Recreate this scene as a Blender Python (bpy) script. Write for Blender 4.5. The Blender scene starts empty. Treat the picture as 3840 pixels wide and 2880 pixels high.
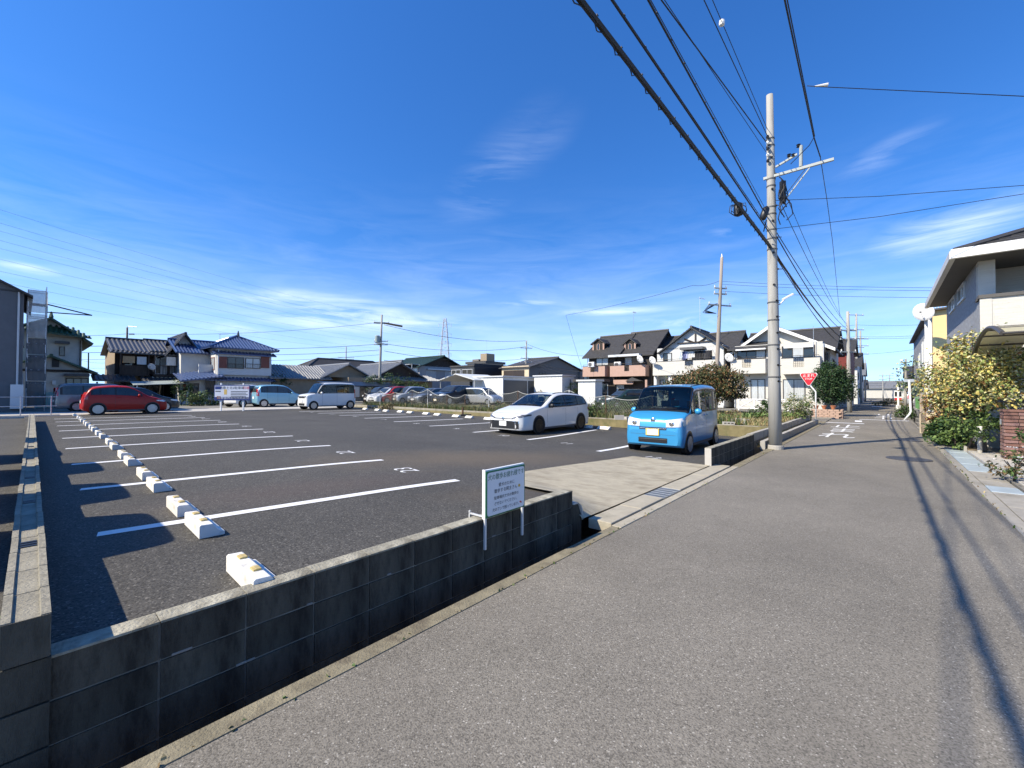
import bpy, math, random
from mathutils import Vector, Matrix
random.seed(7)
sc = bpy.context.scene
rad = math.radians
# ------------------------------------------------------------------ camera, sky, sun, exposure
FPX, CPX, CPY, HC = 1600.0, 1920.0, 1440.0, 1.6
PITCH, ROLL = math.atan(27 / 1600), 0.003
RC = Matrix.Rotation(math.pi / 2 + PITCH, 3, 'X') @ Matrix.Rotation(ROLL, 3, 'Z')
cam_d = bpy.data.cameras.new('camera')
cam_d.sensor_width = 36; cam_d.lens = 36 * FPX / 3840; cam_d.clip_start = .05; cam_d.clip_end = 6000
cam = bpy.data.objects.new('camera', cam_d)
cam.matrix_world = Matrix.Translation((0, 0, HC)) @ RC.to_4x4()
sc.collection.objects.link(cam); sc.camera = cam
SUN_EL = rad(41)
SUN_DIR = Vector((-.915 * math.cos(SUN_EL), -.404 * math.cos(SUN_EL), math.sin(SUN_EL))).normalized()
world = bpy.data.worlds.new('World'); sc.world = world; world.use_nodes = True
def build_world():
    nt = world.node_tree; nt.nodes.clear(); N = nt.nodes.new; L = nt.links.new
    out = N('ShaderNodeOutputWorld'); bg = N('ShaderNodeBackground'); bg.inputs[1].default_value = .125
    sky = N('ShaderNodeTexSky'); sky.sky_type = 'NISHITA'; sky.sun_disc = False
    sky.sun_elevation = SUN_EL; sky.sun_rotation = math.atan2(SUN_DIR.x, SUN_DIR.y)
    sky.altitude = 50; sky.air_density = 1.0; sky.dust_density = .25; sky.ozone_density = 2.2
    hsv = N('ShaderNodeHueSaturation'); hsv.inputs['Saturation'].default_value = 1.25; hsv.inputs['Hue'].default_value = .508
    L(sky.outputs[0], hsv.inputs['Color'])
    tc = N('ShaderNodeTexCoord')
    lift = N('ShaderNodeMapping'); lift.vector_type = 'POINT'; lift.inputs['Location'].default_value = (0, 0, .1); L(tc.outputs['Generated'], lift.inputs[0])
    nrm = N('ShaderNodeVectorMath'); nrm.operation = 'NORMALIZE'; L(lift.outputs[0], nrm.inputs[0]); L(nrm.outputs[0], sky.inputs[0])
    # sky tint, then cirrus: soft streaky clouds fixed in the sky by azimuth and height, and a faint general veil low down
    tint = N('ShaderNodeMix'); tint.data_type = 'RGBA'; tint.blend_type = 'MULTIPLY'; tint.inputs[0].default_value = 1; tint.inputs[7].default_value = (.64, 1.03, 1.27, 1); L(hsv.outputs[0], tint.inputs[6])
    def M(op, a, b=None, clamp=False):
        n = N('ShaderNodeMath'); n.operation = op; n.use_clamp = clamp
        for i, v in enumerate((a, b)):
            if v is None: continue
            if isinstance(v, (int, float)): n.inputs[i].default_value = v
            else: L(v, n.inputs[i])
        return n.outputs[0]
    sep = N('ShaderNodeSeparateXYZ'); L(tc.outputs['Generated'], sep.inputs[0])
    az = M('ARCTAN2', sep.outputs[0], sep.outputs[1]); el = M('ARCSINE', sep.outputs[2])
    cb = N('ShaderNodeCombineXYZ'); L(az, cb.inputs[0]); L(el, cb.inputs[1])
    def noise(rot, sc_, scale, dist=.8, det=8, rough=.6, seed=0):
        mp = N('ShaderNodeMapping'); mp.inputs['Rotation'].default_value = (0, 0, rot); mp.inputs['Scale'].default_value = (*sc_, 1); mp.inputs['Location'].default_value = (seed, seed * .7, 0); L(cb.outputs[0], mp.inputs[0])
        n = N('ShaderNodeTexNoise'); n.inputs['Scale'].default_value = scale; n.inputs['Detail'].default_value = det; n.inputs['Roughness'].default_value = rough; n.inputs['Distortion'].default_value = dist; L(mp.outputs[0], n.inputs['Vector']); return n.outputs[0]
    st1 = noise(rad(8), (.9, 5.5), 5.0, .7, seed=2.3); st2 = noise(rad(-30), (.7, 5.5), 4.0, .6, seed=5.1)
    def streak(x): 
        r = N('ShaderNodeMapRange'); r.inputs[1].default_value = .38; r.inputs[2].default_value = .68; L(x, r.inputs[0]); return r.outputs[0]
    s1, s2 = streak(st1), streak(st2); total = None
    CL = [(-23.4, 9.6, 14.5, 2.79, -3, 0.95, s1), (-12.7, 9.1, 11.2, 1.57, -3, 0.55, s1), (-33.1, 6.8, 6.5, 1.2, -6, 0.45, s1), (-2.3, 26.9, 11.8, 4.65, 40, 0.15, s2), (2.8, 29.8, 7.9, 2.86, 29, 0.1, s2), (13.4, 10.4, 11.2, 0.77, 0, 0.6, s1), (21.8, 8.7, 16.0, 0.86, -1, 0.6, s1), (1.4, 11.7, 5.7, 0.57, 0, 0.55, s1), (45.9, 14.8, 7.3, 2.99, 6, 0.62, s1), (41.0, 22.8, 5.3, 1.62, 17, 0.2, s2), (27.2, 18.6, 3.4, 0.8, -3, 0.3, s1), (-48.8, 10.7, 2.9, 0.61, -5, 0.6, s1), (-41.2, 2.1, 6.7, 0.7, 0, 0.6, s1), (31.6, 10.6, 13.0, 0.79, 0, 0.4, s1), (-0.7, 4.2, 25.1, 1.07, 0, 0.4, s1)]      # azimuth, elevation, half width, half height, tilt (degrees), density, streaks
    for (a0, e0, wx, wy, rot, amt, sn) in CL:
        mp = N('ShaderNodeMapping'); mp.vector_type = 'TEXTURE'; mp.inputs['Location'].default_value = (rad(a0), rad(e0), 0); mp.inputs['Rotation'].default_value = (0, 0, rad(rot)); mp.inputs['Scale'].default_value = (rad(wx), rad(wy), 1); L(cb.outputs[0], mp.inputs[0])
        ln = N('ShaderNodeVectorMath'); ln.operation = 'LENGTH'; L(mp.outputs[0], ln.inputs[0])
        r = N('ShaderNodeMapRange'); r.interpolation_type = 'SMOOTHSTEP'; r.inputs[1].default_value = 1.15; r.inputs[2].default_value = 0; r.inputs[3].default_value = 0; r.inputs[4].default_value = amt; L(ln.outputs['Value'], r.inputs[0])
        m = M('MULTIPLY', r.outputs[0], sn); total = m if total is None else M('MAXIMUM', total, m)
    veil = N('ShaderNodeMapRange'); veil.interpolation_type = 'SMOOTHSTEP'; veil.inputs[1].default_value = .5; veil.inputs[2].default_value = .02; veil.inputs[3].default_value = 0; veil.inputs[4].default_value = .16; L(el, veil.inputs[0])
    total = M('MAXIMUM', total, M('MULTIPLY', veil.outputs[0], s1)); hz = N('ShaderNodeMapRange'); hz.interpolation_type = 'SMOOTHSTEP'; hz.inputs[1].default_value = .34; hz.inputs[2].default_value = -.02; hz.inputs[3].default_value = 0; hz.inputs[4].default_value = .34; L(el, hz.inputs[0]); total = M('ADD', total, M('MULTIPLY', hz.outputs[0], M('SUBTRACT', 1, total))); total = M('MINIMUM', total, .92)
    mix = N('ShaderNodeMix'); mix.data_type = 'RGBA'; mix.inputs[7].default_value = (7.2, 8.0, 9.0, 1)
    L(total, mix.inputs[0]); L(tint.outputs[2], mix.inputs[6]); L(mix.outputs[2], bg.inputs[0]); L(bg.outputs[0], out.inputs[0])
build_world()
sun_d = bpy.data.lights.new('sun', 'SUN'); sun_d.energy = 5.0; sun_d.angle = rad(.55); sun_d.color = (1, .9, .73)
sun = bpy.data.objects.new('sun', sun_d); sun.rotation_euler = SUN_DIR.to_track_quat('Z', 'Y').to_euler(); sun.location = (-20, -10, 30)
sc.collection.objects.link(sun)
sc.view_settings.view_transform = 'Standard'; sc.view_settings.look = 'None'; sc.view_settings.gamma = 1
sc.view_settings.exposure = .62; sc.view_settings.use_curve_mapping = False
sc.render.engine = 'CYCLES'
sc.cycles.use_denoising = True; sc.cycles.use_adaptive_sampling = True; sc.cycles.adaptive_threshold = .02
sc.cycles.max_bounces = 6; sc.cycles.diffuse_bounces = 3; sc.cycles.glossy_bounces = 3; sc.cycles.transmission_bounces = 4; sc.cycles.transparent_max_bounces = 8
sc.cycles.caustics_reflective = False; sc.cycles.caustics_refractive = False

# ------------------------------------------------------------------ photo geometry: u runs along the road, v across it to the left
UX, UY = .656, .755
def uv(u, v, z=0.0): return Vector((u * UX - v * UY, u * UY + v * UX, z))
def to_uv(p): return (p[0] * UX + p[1] * UY, -p[0] * UY + p[1] * UX)
RZ = math.atan2(-UX, UY)          # house frame: x runs right and nearer, y runs away down the road
def ray(px, py): return RC @ Vector(((px - CPX) / FPX, -(py - CPY) / FPX, -1))
def P(px, py, z=0.0):
    d = ray(px, py); t = (z - HC) / d.z; return Vector((d.x * t, d.y * t, z))
def D(px, py, Y):
    d = ray(px, py); t = Y / d.y; return Vector((d.x * t, Y, HC + d.z * t))
def sstep(a, b, x):
    t = min(1, max(0, (x - a) / (b - a))); return t * t * (3 - 2 * t)
def lotz(X, Y):
    u, v = to_uv((X, Y))
    return .31 - sstep(3, 12.5, u) * .35 * min(1, max(0, (27 - v) / 23))
def PL(px, py, dz=0.0):
    z = .2
    for i in range(14):
        p = P(px, py, z + dz); z = .5 * z + .5 * lotz(p.x, p.y)
    return P(px, py, z + dz)

# ------------------------------------------------------------------ object helpers
COL = sc.collection
INV = {}
def tag(o, label=None, cat=None, group=None, kind=None):
    if label: o['label'] = label
    if cat: o['category'] = cat
    if group: o['group'] = group
    if kind: o['kind'] = kind
    return o
def thing(name, label, cat, loc=(0, 0, 0), rz=0.0, group=None):
    o = bpy.data.objects.new(name, None); COL.objects.link(o); o.empty_display_size = .1
    o.location = loc; o.rotation_euler = (0, 0, rz)
    o['_h'] = 0; del o['_h']
    INV[o.name] = (Matrix.Translation(Vector(loc)) @ Matrix.Rotation(rz, 4, 'Z')).inverted()
    return tag(o, label, cat, group)
def setw(o, parent):              # child whose mesh was written in world coordinates
    o.parent = parent; o.matrix_parent_inverse = INV[parent.name]; return o
def copy_tree(o, parent=None):
    c = o.copy(); COL.objects.link(c); c.parent = parent
    for ch in o.children: copy_tree(ch, c)
    return c
class MB:
    def __init__(s): s.v = []; s.f = []; s.m = []; s.mi = 0
    def add(s, vs, fs):
        n = len(s.v); s.v += [tuple(x) for x in vs]
        for f in fs: s.f.append([i + n for i in f]); s.m.append(s.mi)
        return s
    def quad(s, a, b, c, d): return s.add([a, b, c, d], [(0, 1, 2, 3)])
    def poly(s, pts): return s.add(pts, [tuple(range(len(pts)))])
    def hexa(s, p):               # 8 corners: bottom 0-3 ccw, top 4-7
        return s.add(p, [(3, 2, 1, 0), (4, 5, 6, 7), (0, 1, 5, 4), (1, 2, 6, 5), (2, 3, 7, 6), (3, 0, 4, 7)])
    def box(s, x0, x1, y0, y1, z0, z1):
        return s.hexa([(x0, y0, z0), (x1, y0, z0), (x1, y1, z0), (x0, y1, z0), (x0, y0, z1), (x1, y0, z1), (x1, y1, z1), (x0, y1, z1)])
    def prism(s, poly, h0, h1, ax='z'):   # extrude a 2-D polygon; ax z: (x,y), y: (x,z), x: (y,z)
        def m(p, h): return (p[0], p[1], h) if ax == 'z' else (p[0], h, p[1]) if ax == 'y' else (h, p[0], p[1])
        n = len(poly); vs = [m(p, h0) for p in poly] + [m(p, h1) for p in poly]
        fs = [tuple(range(n - 1, -1, -1)), tuple(range(n, 2 * n))] + [(i, (i + 1) % n, (i + 1) % n + n, i + n) for i in range(n)]
        return s.add(vs, fs)
    def tube(s, pts, r, n=6, cap=True):
        pts = [Vector(p) for p in pts]; rs = r if isinstance(r, (list, tuple)) else [r] * len(pts)
        rings = []; up = None
        for i, p in enumerate(pts):
            t = (pts[min(i + 1, len(pts) - 1)] - pts[max(i - 1, 0)]).normalized()
            if up is None: up = Vector((0, 0, 1)) if abs(t.z) < .9 else Vector((1, 0, 0))
            a = t.cross(up); a = a.normalized() if a.length > 1e-6 else Vector((1, 0, 0)); b = a.cross(t).normalized(); up = b
            rings.append([p + (a * math.cos(k * 2 * math.pi / n) + b * math.sin(k * 2 * math.pi / n)) * rs[i] for k in range(n)])
        vs = [q for rg in rings for q in rg]; fs = []
        for i in range(len(pts) - 1):
            for k in range(n):
                k2 = (k + 1) % n; fs.append((i * n + k, i * n + k2, (i + 1) * n + k2, (i + 1) * n + k))
        if cap: fs += [tuple(range(n - 1, -1, -1)), tuple(range((len(pts) - 1) * n, len(pts) * n))]
        return s.add(vs, fs)
    def lathe(s, prof, n=16, c=(0, 0, 0), ax='z'):   # prof [(r, h)]
        vs = []
        for r, h in prof:
            for k in range(n):
                a = 2 * math.pi * k / n; x, y = r * math.cos(a), r * math.sin(a)
                q = (x, y, h) if ax == 'z' else (x, h, y) if ax == 'y' else (h, x, y)
                vs.append((q[0] + c[0], q[1] + c[1], q[2] + c[2]))
        fs = []
        for i in range(len(prof) - 1):
            for k in range(n):
                k2 = (k + 1) % n; fs.append((i * n + k, i * n + k2, (i + 1) * n + k2, (i + 1) * n + k))
        fs += [tuple(range(n - 1, -1, -1)), tuple(range((len(prof) - 1) * n, len(prof) * n))]
        return s.add(vs, fs)
    def grid(s, pts):             # rows of points
        n = len(pts[0]); vs = [p for r in pts for p in r]
        fs = [(i * n + j, i * n + j + 1, (i + 1) * n + j + 1, (i + 1) * n + j) for i in range(len(pts) - 1) for j in range(n - 1)]
        return s.add(vs, fs)
    def mesh(s, name, mats, smooth=False):
        me = bpy.data.meshes.new(name); me.from_pydata(s.v, [], s.f)
        for m in (mats if isinstance(mats, (list, tuple)) else [mats]): me.materials.append(m)
        if any(s.m): me.polygons.foreach_set('material_index', s.m)
        if smooth: me.polygons.foreach_set('use_smooth', [True] * len(me.polygons))
        me.update(); return me
    def build(s, name, mats, parent=None, smooth=False, bevel=0, world=False, loc=None, rz=None):
        o = bpy.data.objects.new(name, s.mesh(name, mats, smooth)); COL.objects.link(o)
        if parent is not None:
            if world: setw(o, parent)
            else: o.parent = parent
        if loc is not None: o.location = loc
        if rz is not None: o.rotation_euler = (0, 0, rz)
        if bevel:
            b = o.modifiers.new('bevel', 'BEVEL'); b.width = bevel; b.segments = 2; b.limit_method = 'ANGLE'; b.angle_limit = rad(40)
        return o
def inst(name, me, parent=None, loc=(0, 0, 0), rz=0.0):
    o = bpy.data.objects.new(name, me); COL.objects.link(o); o.parent = parent; o.location = loc; o.rotation_euler = (0, 0, rz); return o
def struct(o): o['kind'] = 'structure'; return o

# ------------------------------------------------------------------ materials
MATS = {}
def mat(name, col, rough=.7, var=.12, scale=3.0, bump=0.0, bscale=None, metal=0.0, spec=.4, coat=0.0, stretch=None, dirt=None, alpha=None, col2=None, trans=0.0, rnd=0.0):
    if name in MATS: return MATS[name]
    m = bpy.data.materials.new(name); m.use_nodes = True; MATS[name] = m
    nt = m.node_tree; N = nt.nodes.new; L = nt.links.new; b = nt.nodes['Principled BSDF']
    b.inputs['Roughness'].default_value = rough; b.inputs['Metallic'].default_value = metal
    b.inputs['Specular IOR Level'].default_value = spec
    if coat: b.inputs['Coat Weight'].default_value = coat; b.inputs['Coat Roughness'].default_value = .04
    if alpha is not None: b.inputs['Alpha'].default_value = alpha
    if trans: b.inputs['Transmission Weight'].default_value = trans
    tc = N('ShaderNodeTexCoord'); vec = tc.outputs['Object']
    if stretch:
        mp = N('ShaderNodeMapping'); mp.inputs['Scale'].default_value = stretch; L(vec, mp.inputs[0]); vec = mp.outputs[0]
    c = (*col, 1)
    if var > 0:
        n = N('ShaderNodeTexNoise'); n.inputs['Scale'].default_value = scale; n.inputs['Detail'].default_value = 6; n.inputs['Roughness'].default_value = .65
        L(vec, n.inputs['Vector'])
        r = N('ShaderNodeValToRGB'); L(n.outputs[0], r.inputs[0])
        r.color_ramp.elements[0].position = .3; r.color_ramp.elements[1].position = .7
        lo = col2 if col2 else [x * (1 - var) for x in col]; hi = col if col2 else [min(1, x * (1 + var)) for x in col]
        r.color_ramp.elements[0].color = (*lo, 1); r.color_ramp.elements[1].color = (*hi, 1)
        out = r.outputs[0]
        if dirt:                   # (scale, colour, threshold): blotches of dirt
            n2 = N('ShaderNodeTexNoise'); n2.inputs['Scale'].default_value = dirt[0]; n2.inputs['Detail'].default_value = 8; n2.inputs['Roughness'].default_value = .7
            L(vec, n2.inputs['Vector'])
            mr = N('ShaderNodeMapRange'); mr.inputs[1].default_value = dirt[2]; mr.inputs[2].default_value = dirt[2] + .18; L(n2.outputs[0], mr.inputs[0])
            mx = N('ShaderNodeMix'); mx.data_type = 'RGBA'; L(mr.outputs[0], mx.inputs[0]); L(out, mx.inputs[6]); mx.inputs[7].default_value = (*dirt[1], 1)
            out = mx.outputs[2]
        if rnd:
            oi = N('ShaderNodeObjectInfo'); rr = N('ShaderNodeMapRange'); rr.inputs[3].default_value = 1 - rnd; rr.inputs[4].default_value = 1 + rnd; L(oi.outputs['Random'], rr.inputs[0])
            mm = N('ShaderNodeMix'); mm.data_type = 'RGBA'; mm.blend_type = 'MULTIPLY'; mm.inputs[0].default_value = 1; L(out, mm.inputs[6]); L(rr.outputs[0], mm.inputs[7]); out = mm.outputs[2]
        L(out, b.inputs['Base Color'])
    else: b.inputs['Base Color'].default_value = c
    if bump:
        n3 = N('ShaderNodeTexNoise'); n3.inputs['Scale'].default_value = bscale or scale * 8; n3.inputs['Detail'].default_value = 5
        L(vec, n3.inputs['Vector']); bp = N('ShaderNodeBump'); bp.inputs['Strength'].default_value = bump; bp.inputs['Distance'].default_value = .01
        L(n3.outputs[0], bp.inputs['Height']); L(bp.outputs[0], b.inputs['Normal'])
    return m
def asphalt(name, base, stone, stone_amt, dark, vs, patch=None):
    m = bpy.data.materials.new(name); m.use_nodes = True; MATS[name] = m
    nt = m.node_tree; N = nt.nodes.new; L = nt.links.new; b = nt.nodes['Principled BSDF']
    b.inputs['Roughness'].default_value = .85; b.inputs['Specular IOR Level'].default_value = .3
    tc = N('ShaderNodeTexCoord')
    vo = N('ShaderNodeTexVoronoi'); vo.inputs['Scale'].default_value = vs; L(tc.outputs['Object'], vo.inputs['Vector'])
    sp = N('ShaderNodeSeparateColor'); L(vo.outputs['Color'], sp.inputs[0])
    r = N('ShaderNodeValToRGB'); L(sp.outputs[0], r.inputs[0]); e = r.color_ramp.elements
    e[0].position = 0; e[0].color = (*[x * dark for x in base], 1); e[1].position = 1; e[1].color = (*stone, 1)
    a = e.new(.45); a.color = (*base, 1); a2 = e.new(1 - stone_amt); a2.color = (*[x * 1.25 for x in base], 1)
    n = N('ShaderNodeTexNoise'); n.inputs['Scale'].default_value = .4; n.inputs['Detail'].default_value = 9; n.inputs['Roughness'].default_value = .7; L(tc.outputs['Object'], n.inputs['Vector'])
    mr = N('ShaderNodeMapRange'); mr.inputs[1].default_value = .3; mr.inputs[2].default_value = .7; mr.inputs[3].default_value = .76; mr.inputs[4].default_value = 1.18; L(n.outputs[0], mr.inputs[0])
    mx = N('ShaderNodeMix'); mx.data_type = 'RGBA'; mx.blend_type = 'MULTIPLY'; mx.inputs[0].default_value = 1; L(r.outputs[0], mx.inputs[6]); L(mr.outputs[0], mx.inputs[7])
    out = mx.outputs[2]
    if patch:                      # [(centre, radius xy, colour, amount)] muddy stains left on the surface
        for cen, rr, colr, amt in patch:
            mp = N('ShaderNodeMapping'); mp.vector_type = 'TEXTURE'; mp.inputs['Location'].default_value = cen; mp.inputs['Rotation'].default_value = (0, 0, rr[2]); mp.inputs['Scale'].default_value = (rr[0], rr[1], 50)
            L(tc.outputs['Object'], mp.inputs[0])
            g = N('ShaderNodeVectorMath'); g.operation = 'LENGTH'; L(mp.outputs[0], g.inputs[0])
            nn = N('ShaderNodeTexNoise'); nn.inputs['Scale'].default_value = 1.3; nn.inputs['Detail'].default_value = 8; nn.inputs['Roughness'].default_value = .7; L(tc.outputs['Object'], nn.inputs['Vector'])
            ad = N('ShaderNodeMath'); ad.operation = 'ADD'; L(g.outputs['Value'], ad.inputs[0]); L(nn.outputs[0], ad.inputs[1])
            m2 = N('ShaderNodeMapRange'); m2.inputs[1].default_value = 1.55; m2.inputs[2].default_value = .75; m2.inputs[3].default_value = 0; m2.inputs[4].default_value = amt; L(ad.outputs[0], m2.inputs[0])
            mx2 = N('ShaderNodeMix'); mx2.data_type = 'RGBA'; L(m2.outputs[0], mx2.inputs[0]); L(out, mx2.inputs[6]); mx2.inputs[7].default_value = (*colr, 1); out = mx2.outputs[2]
    L(out, b.inputs['Base Color'])
    n3 = N('ShaderNodeTexNoise'); n3.inputs['Scale'].default_value = vs * .8; n3.inputs['Detail'].default_value = 3; L(tc.outputs['Object'], n3.inputs['Vector'])
    bp = N('ShaderNodeBump'); bp.inputs['Strength'].default_value = .7; bp.inputs['Distance'].default_value = .006; L(n3.outputs[0], bp.inputs['Height']); L(bp.outputs[0], b.inputs['Normal'])
    return m
def plain(name, col, rough=.5, metal=0.0, spec=.5, coat=0.0): return mat(name, col, rough, 0, 1, metal=metal, spec=spec, coat=coat)
WHITE = mat('white_paint', (.78, .78, .76), .55, .05, 6)
BLACK = plain('black_plastic', (.012, .012, .013), .45)
DARKM = plain('dark_metal', (.03, .03, .032), .4, .6)
STEEL = mat('galvanised_steel', (.5, .52, .53), .45, .12, 8, metal=.7)
ALU = plain('white_aluminium', (.62, .63, .63), .4, .2)
BROWNM = plain('brown_aluminium', (.055, .042, .034), .4, .2)
GLASS = plain('dark_window_glass', (.02, .026, .03), .06, 0, .7)
CURT = mat('curtain_cloth', (.62, .62, .6), .8, .25, 9, stretch=(7, 7, .3))
RUB = plain('tyre_rubber', (.014, .014, .015), .8, 0, .25)
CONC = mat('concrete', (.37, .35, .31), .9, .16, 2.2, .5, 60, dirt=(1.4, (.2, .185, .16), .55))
CONCD = mat('weathered_shade_block', (.098, .089, .068), .95, .45, 3.2, 1.0, 70, stretch=(3, 3, .8), dirt=(1.6, (.03, .026, .02), .48), rnd=.3)  # weathering mottled in; base colour darkened to carry the shade of unlit faces
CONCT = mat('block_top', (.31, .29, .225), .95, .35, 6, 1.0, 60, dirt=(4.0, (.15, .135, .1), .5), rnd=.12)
STOPC = mat('white_concrete_stop', (.72, .7, .65), .8, .08, 5, .25, 90, dirt=(5, (.46, .44, .38), .52), rnd=.08)
PAINT = mat('road_paint', (.74, .74, .73), .6, .05, 7, .2, 90, dirt=(16, (.36, .355, .34), .6))
POLEC = mat('pole_concrete', (.35, .34, .31), .85, .1, 1.6, .25, 40, stretch=(3, 3, .25), dirt=(2, (.22, .21, .19), .52))
BARK = mat('bark', (.12, .09, .065), .95, .3, 12, .6)
SOIL = mat('soil', (.16, .125, .08), .95, .3, 2.5, .8, 40, dirt=(3, (.085, .065, .045), .5))
CABLE = plain('cable_black', (.012, .012, .014), .6)
ROADM = asphalt('road_asphalt', (.188, .171, .141), (.41, .385, .335), .035, .58, 140)
LOTM = None
# ------------------------------------------------------------------ the setting
def sheet(name, pts, z, m, depth=.5, kind='structure'):
    mb = MB(); n = len(pts)
    zt = z if isinstance(z, (list, tuple)) else [z] * n
    top = [(p[0], p[1], zt[i]) for i, p in enumerate(pts)]; bot = [(p[0], p[1], -.6) for p in pts]
    mb.add(top + bot, [tuple(range(n))] + [(i, i + n, (i + 1) % n + n, (i + 1) % n) for i in range(n)])
    o = mb.build(name, m); o['kind'] = kind; return o
def urect(u0, u1, v0, v1): return [uv(u0, v0), uv(u1, v0), uv(u1, v1), uv(u0, v1)]
GRND = mat('plain_ground', (.2, .19, .165), .95, .2, .5, .4, 20, dirt=(.3, (.12, .12, .09), .52))
GRASSY = mat('dry_grass_ground', (.2, .17, .085), .95, .3, 2.0, .9, 30, dirt=(1.3, (.09, .11, .04), .5))
PALECON = mat('pale_concrete', (.44, .42, .38), .9, .1, 2.0, .4, 50, dirt=(1.1, (.3, .28, .25), .56))
APRONM = mat('apron_concrete', (.4, .355, .26), .9, .16, 4, .8, 90, stretch=(1, 2.2, 1), dirt=(1.6, (.25, .215, .15), .5))
GUTM = mat('mossy_gutter_concrete', (.21, .185, .125), .95, .3, 6, .8, 80, dirt=(4, (.12, .1, .07), .5))
sheet('ground', [(-2500, -800, 0), (2500, -800, 0), (2500, 3500, 0), (-2500, 3500, 0)], -.5, GRND)
sheet('road', [uv(-14, -1.165), uv(160, -1.5), uv(160, 2.15), uv(12.4, 2.32), uv(-14, 2.32)], 0.0, ROADM)
sheet('cross_street', urect(28.6, 31.9, 2.36, 70), .006, ROADM)
sheet('cross_street', urect(28.6, 31.9, -40, -1.3), .006, ROADM)
LOTM = asphalt('lot_asphalt', (.072, .068, .06), (.19, .18, .16), .08, .42, 90,
               patch=[(PL(1800, 1716), (3.6, 1.7, .35), (.15, .115, .075), .5), (PL(1180, 1830), (2.2, .8, .6), (.1, .07, .06), .3), (PL(1900, 1850), (1.2, .6, .3), (.12, .095, .065), .35), (PL(2200, 1690), (2.5, .8, .3), (.11, .095, .075), .25)])
def build_lot():
    rows = []; nu, nv = 50, 70
    for j in range(nv + 1):
        v = 2.9 + (31.2 - 2.9) * j / nv; r = []
        for i in range(nu + 1):
            u = .12 + (17.25 - .12) * i / nu; p = uv(u, v); r.append((p.x, p.y, lotz(p.x, p.y)))
        rows.append(r)
    o = MB().grid(rows).build('parking_lot', LOTM, smooth=True); return struct(o)
LOT = build_lot()
INV[LOT.name] = Matrix.Identity(4)
sheet('neighbouring_car_park', [uv(-30, 2.98), uv(-.05, 2.98), uv(.27, 31.2), uv(-30, 31.2)], .24, LOTM)
sheet('back_lane', urect(-60, 17.2, 31.0, 35.5), .335, PALECON)
sheet('back_ground', urect(-200, 17.2, 35.5, 300), .33, GRND)
PLOT = sheet('vegetable_plot', urect(17.2, 28.6, 2.97, 36), .36, GRASSY)
sheet('gravel_car_park', urect(17.2, 70, 36, 80), .4, GRND)
sheet('house_plots', urect(31.9, 160, 2.2, 36), .05, GRND)
sheet('far_plots', urect(-200, 160, 80, 300), .33, GRND)
# kerb strips and slabs on the right of the road
sheet('right_plots', urect(-14, 28.6, -60, -1.7), .03, GRND)
sheet('far_right_plots', urect(31.9, 160, -60, -1.5), .03, GRND)
def marking(name, pts, dz=.004, m=None, parent=None, lot=True):
    mb = MB(); a = [Vector(p) for p in pts]
    mb.add([(p.x, p.y, (lotz(p.x, p.y) if lot else 0) + dz) for p in a], [tuple(range(len(a)))])
    o = mb.build(name, m or PAINT)
    if parent: o.parent = parent
    return o
def stripe(pa, pb, w, n=14, lot=True, parent=None, name='parking_line', dz=.005):
    pa, pb = Vector(pa), Vector(pb); d = (pb - pa); d.z = 0; d.normalize(); s = Vector((-d.y, d.x, 0)) * w / 2
    rows = []
    for i in range(n + 1):
        p = pa.lerp(pb, i / n); r = []
        for q in (p + s, p - s):
            z = (lotz(q.x, q.y) if lot else 0) + dz; r.append((q.x, q.y, z))
        rows.append(r)
    o = MB().grid(rows).build(name, PAINT); o.parent = parent; return o
LINES_L = [((364.9, 2005.4), (1716.5, 1801.3)), ((301.3, 1836.4), (1434.8, 1725.3)), ((268, 1742.7), (1238.6, 1671.2)), ((245.9, 1683.2), (1097.8, 1635.1)),
           ((233, 1644.3), (987, 1609.2)), ((220.6, 1617), (896, 1590.2)), ((214, 1597.8), (826.6, 1576)), ((208, 1583), (768, 1566)), ((203, 1571.8), (719, 1557.9))]
for a, b in LINES_L: stripe(PL(*a), PL(*b), .15, parent=LOT)
LINES_R = [((1121.8, 1543.4), (1354, 1540)), ((1192.4, 1550), (1429, 1545.6)), ((1272, 1558), (1522, 1553)), ((1367, 1568.7), (1622, 1560.4)), ((1477, 1582), (1735, 1571)),
           ((1610.8, 1598), (1850, 1585)), ((1775, 1621.5), (2000, 1601)), ((1979, 1649), (2235, 1612)), ((2243, 1693), (2560, 1622))]
for a, b in LINES_R: stripe(PL(*a), PL(*b), .15, parent=LOT)
LDIR = (PL(*LINES_L[1][1]) - PL(*LINES_L[1][0])); LDIR.z = 0; LDIR.normalize()   # stall direction
LANG = math.atan2(LDIR.y, LDIR.x)
def text_mesh(body, size, ext=0.0, align='CENTER'):
    c = bpy.data.curves.new('lettering', 'FONT'); c.body = body; c.size = size; c.extrude = ext; c.align_x = align; c.resolution_u = 2
    o = bpy.data.objects.new('lettering', c); COL.objects.link(o); bpy.context.view_layer.update()
    me = bpy.data.meshes.new_from_object(o.evaluated_get(bpy.context.evaluated_depsgraph_get())); bpy.data.objects.remove(o)
    return me
def lettering(body, size, m, parent, mtx, name='lettering', ext=0.0, sx=1.0, sy=1.0, bold=0.0, align='CENTER'):
    me = text_mesh(body, size, ext, align); me.materials.clear(); me.materials.append(m)
    me.transform(mtx @ Matrix.Diagonal((sx, sy, 1, 1)))
    if bold:
        import bmesh
        pass
    o = bpy.data.objects.new(name, me); COL.objects.link(o); o.parent = parent; return o
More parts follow.
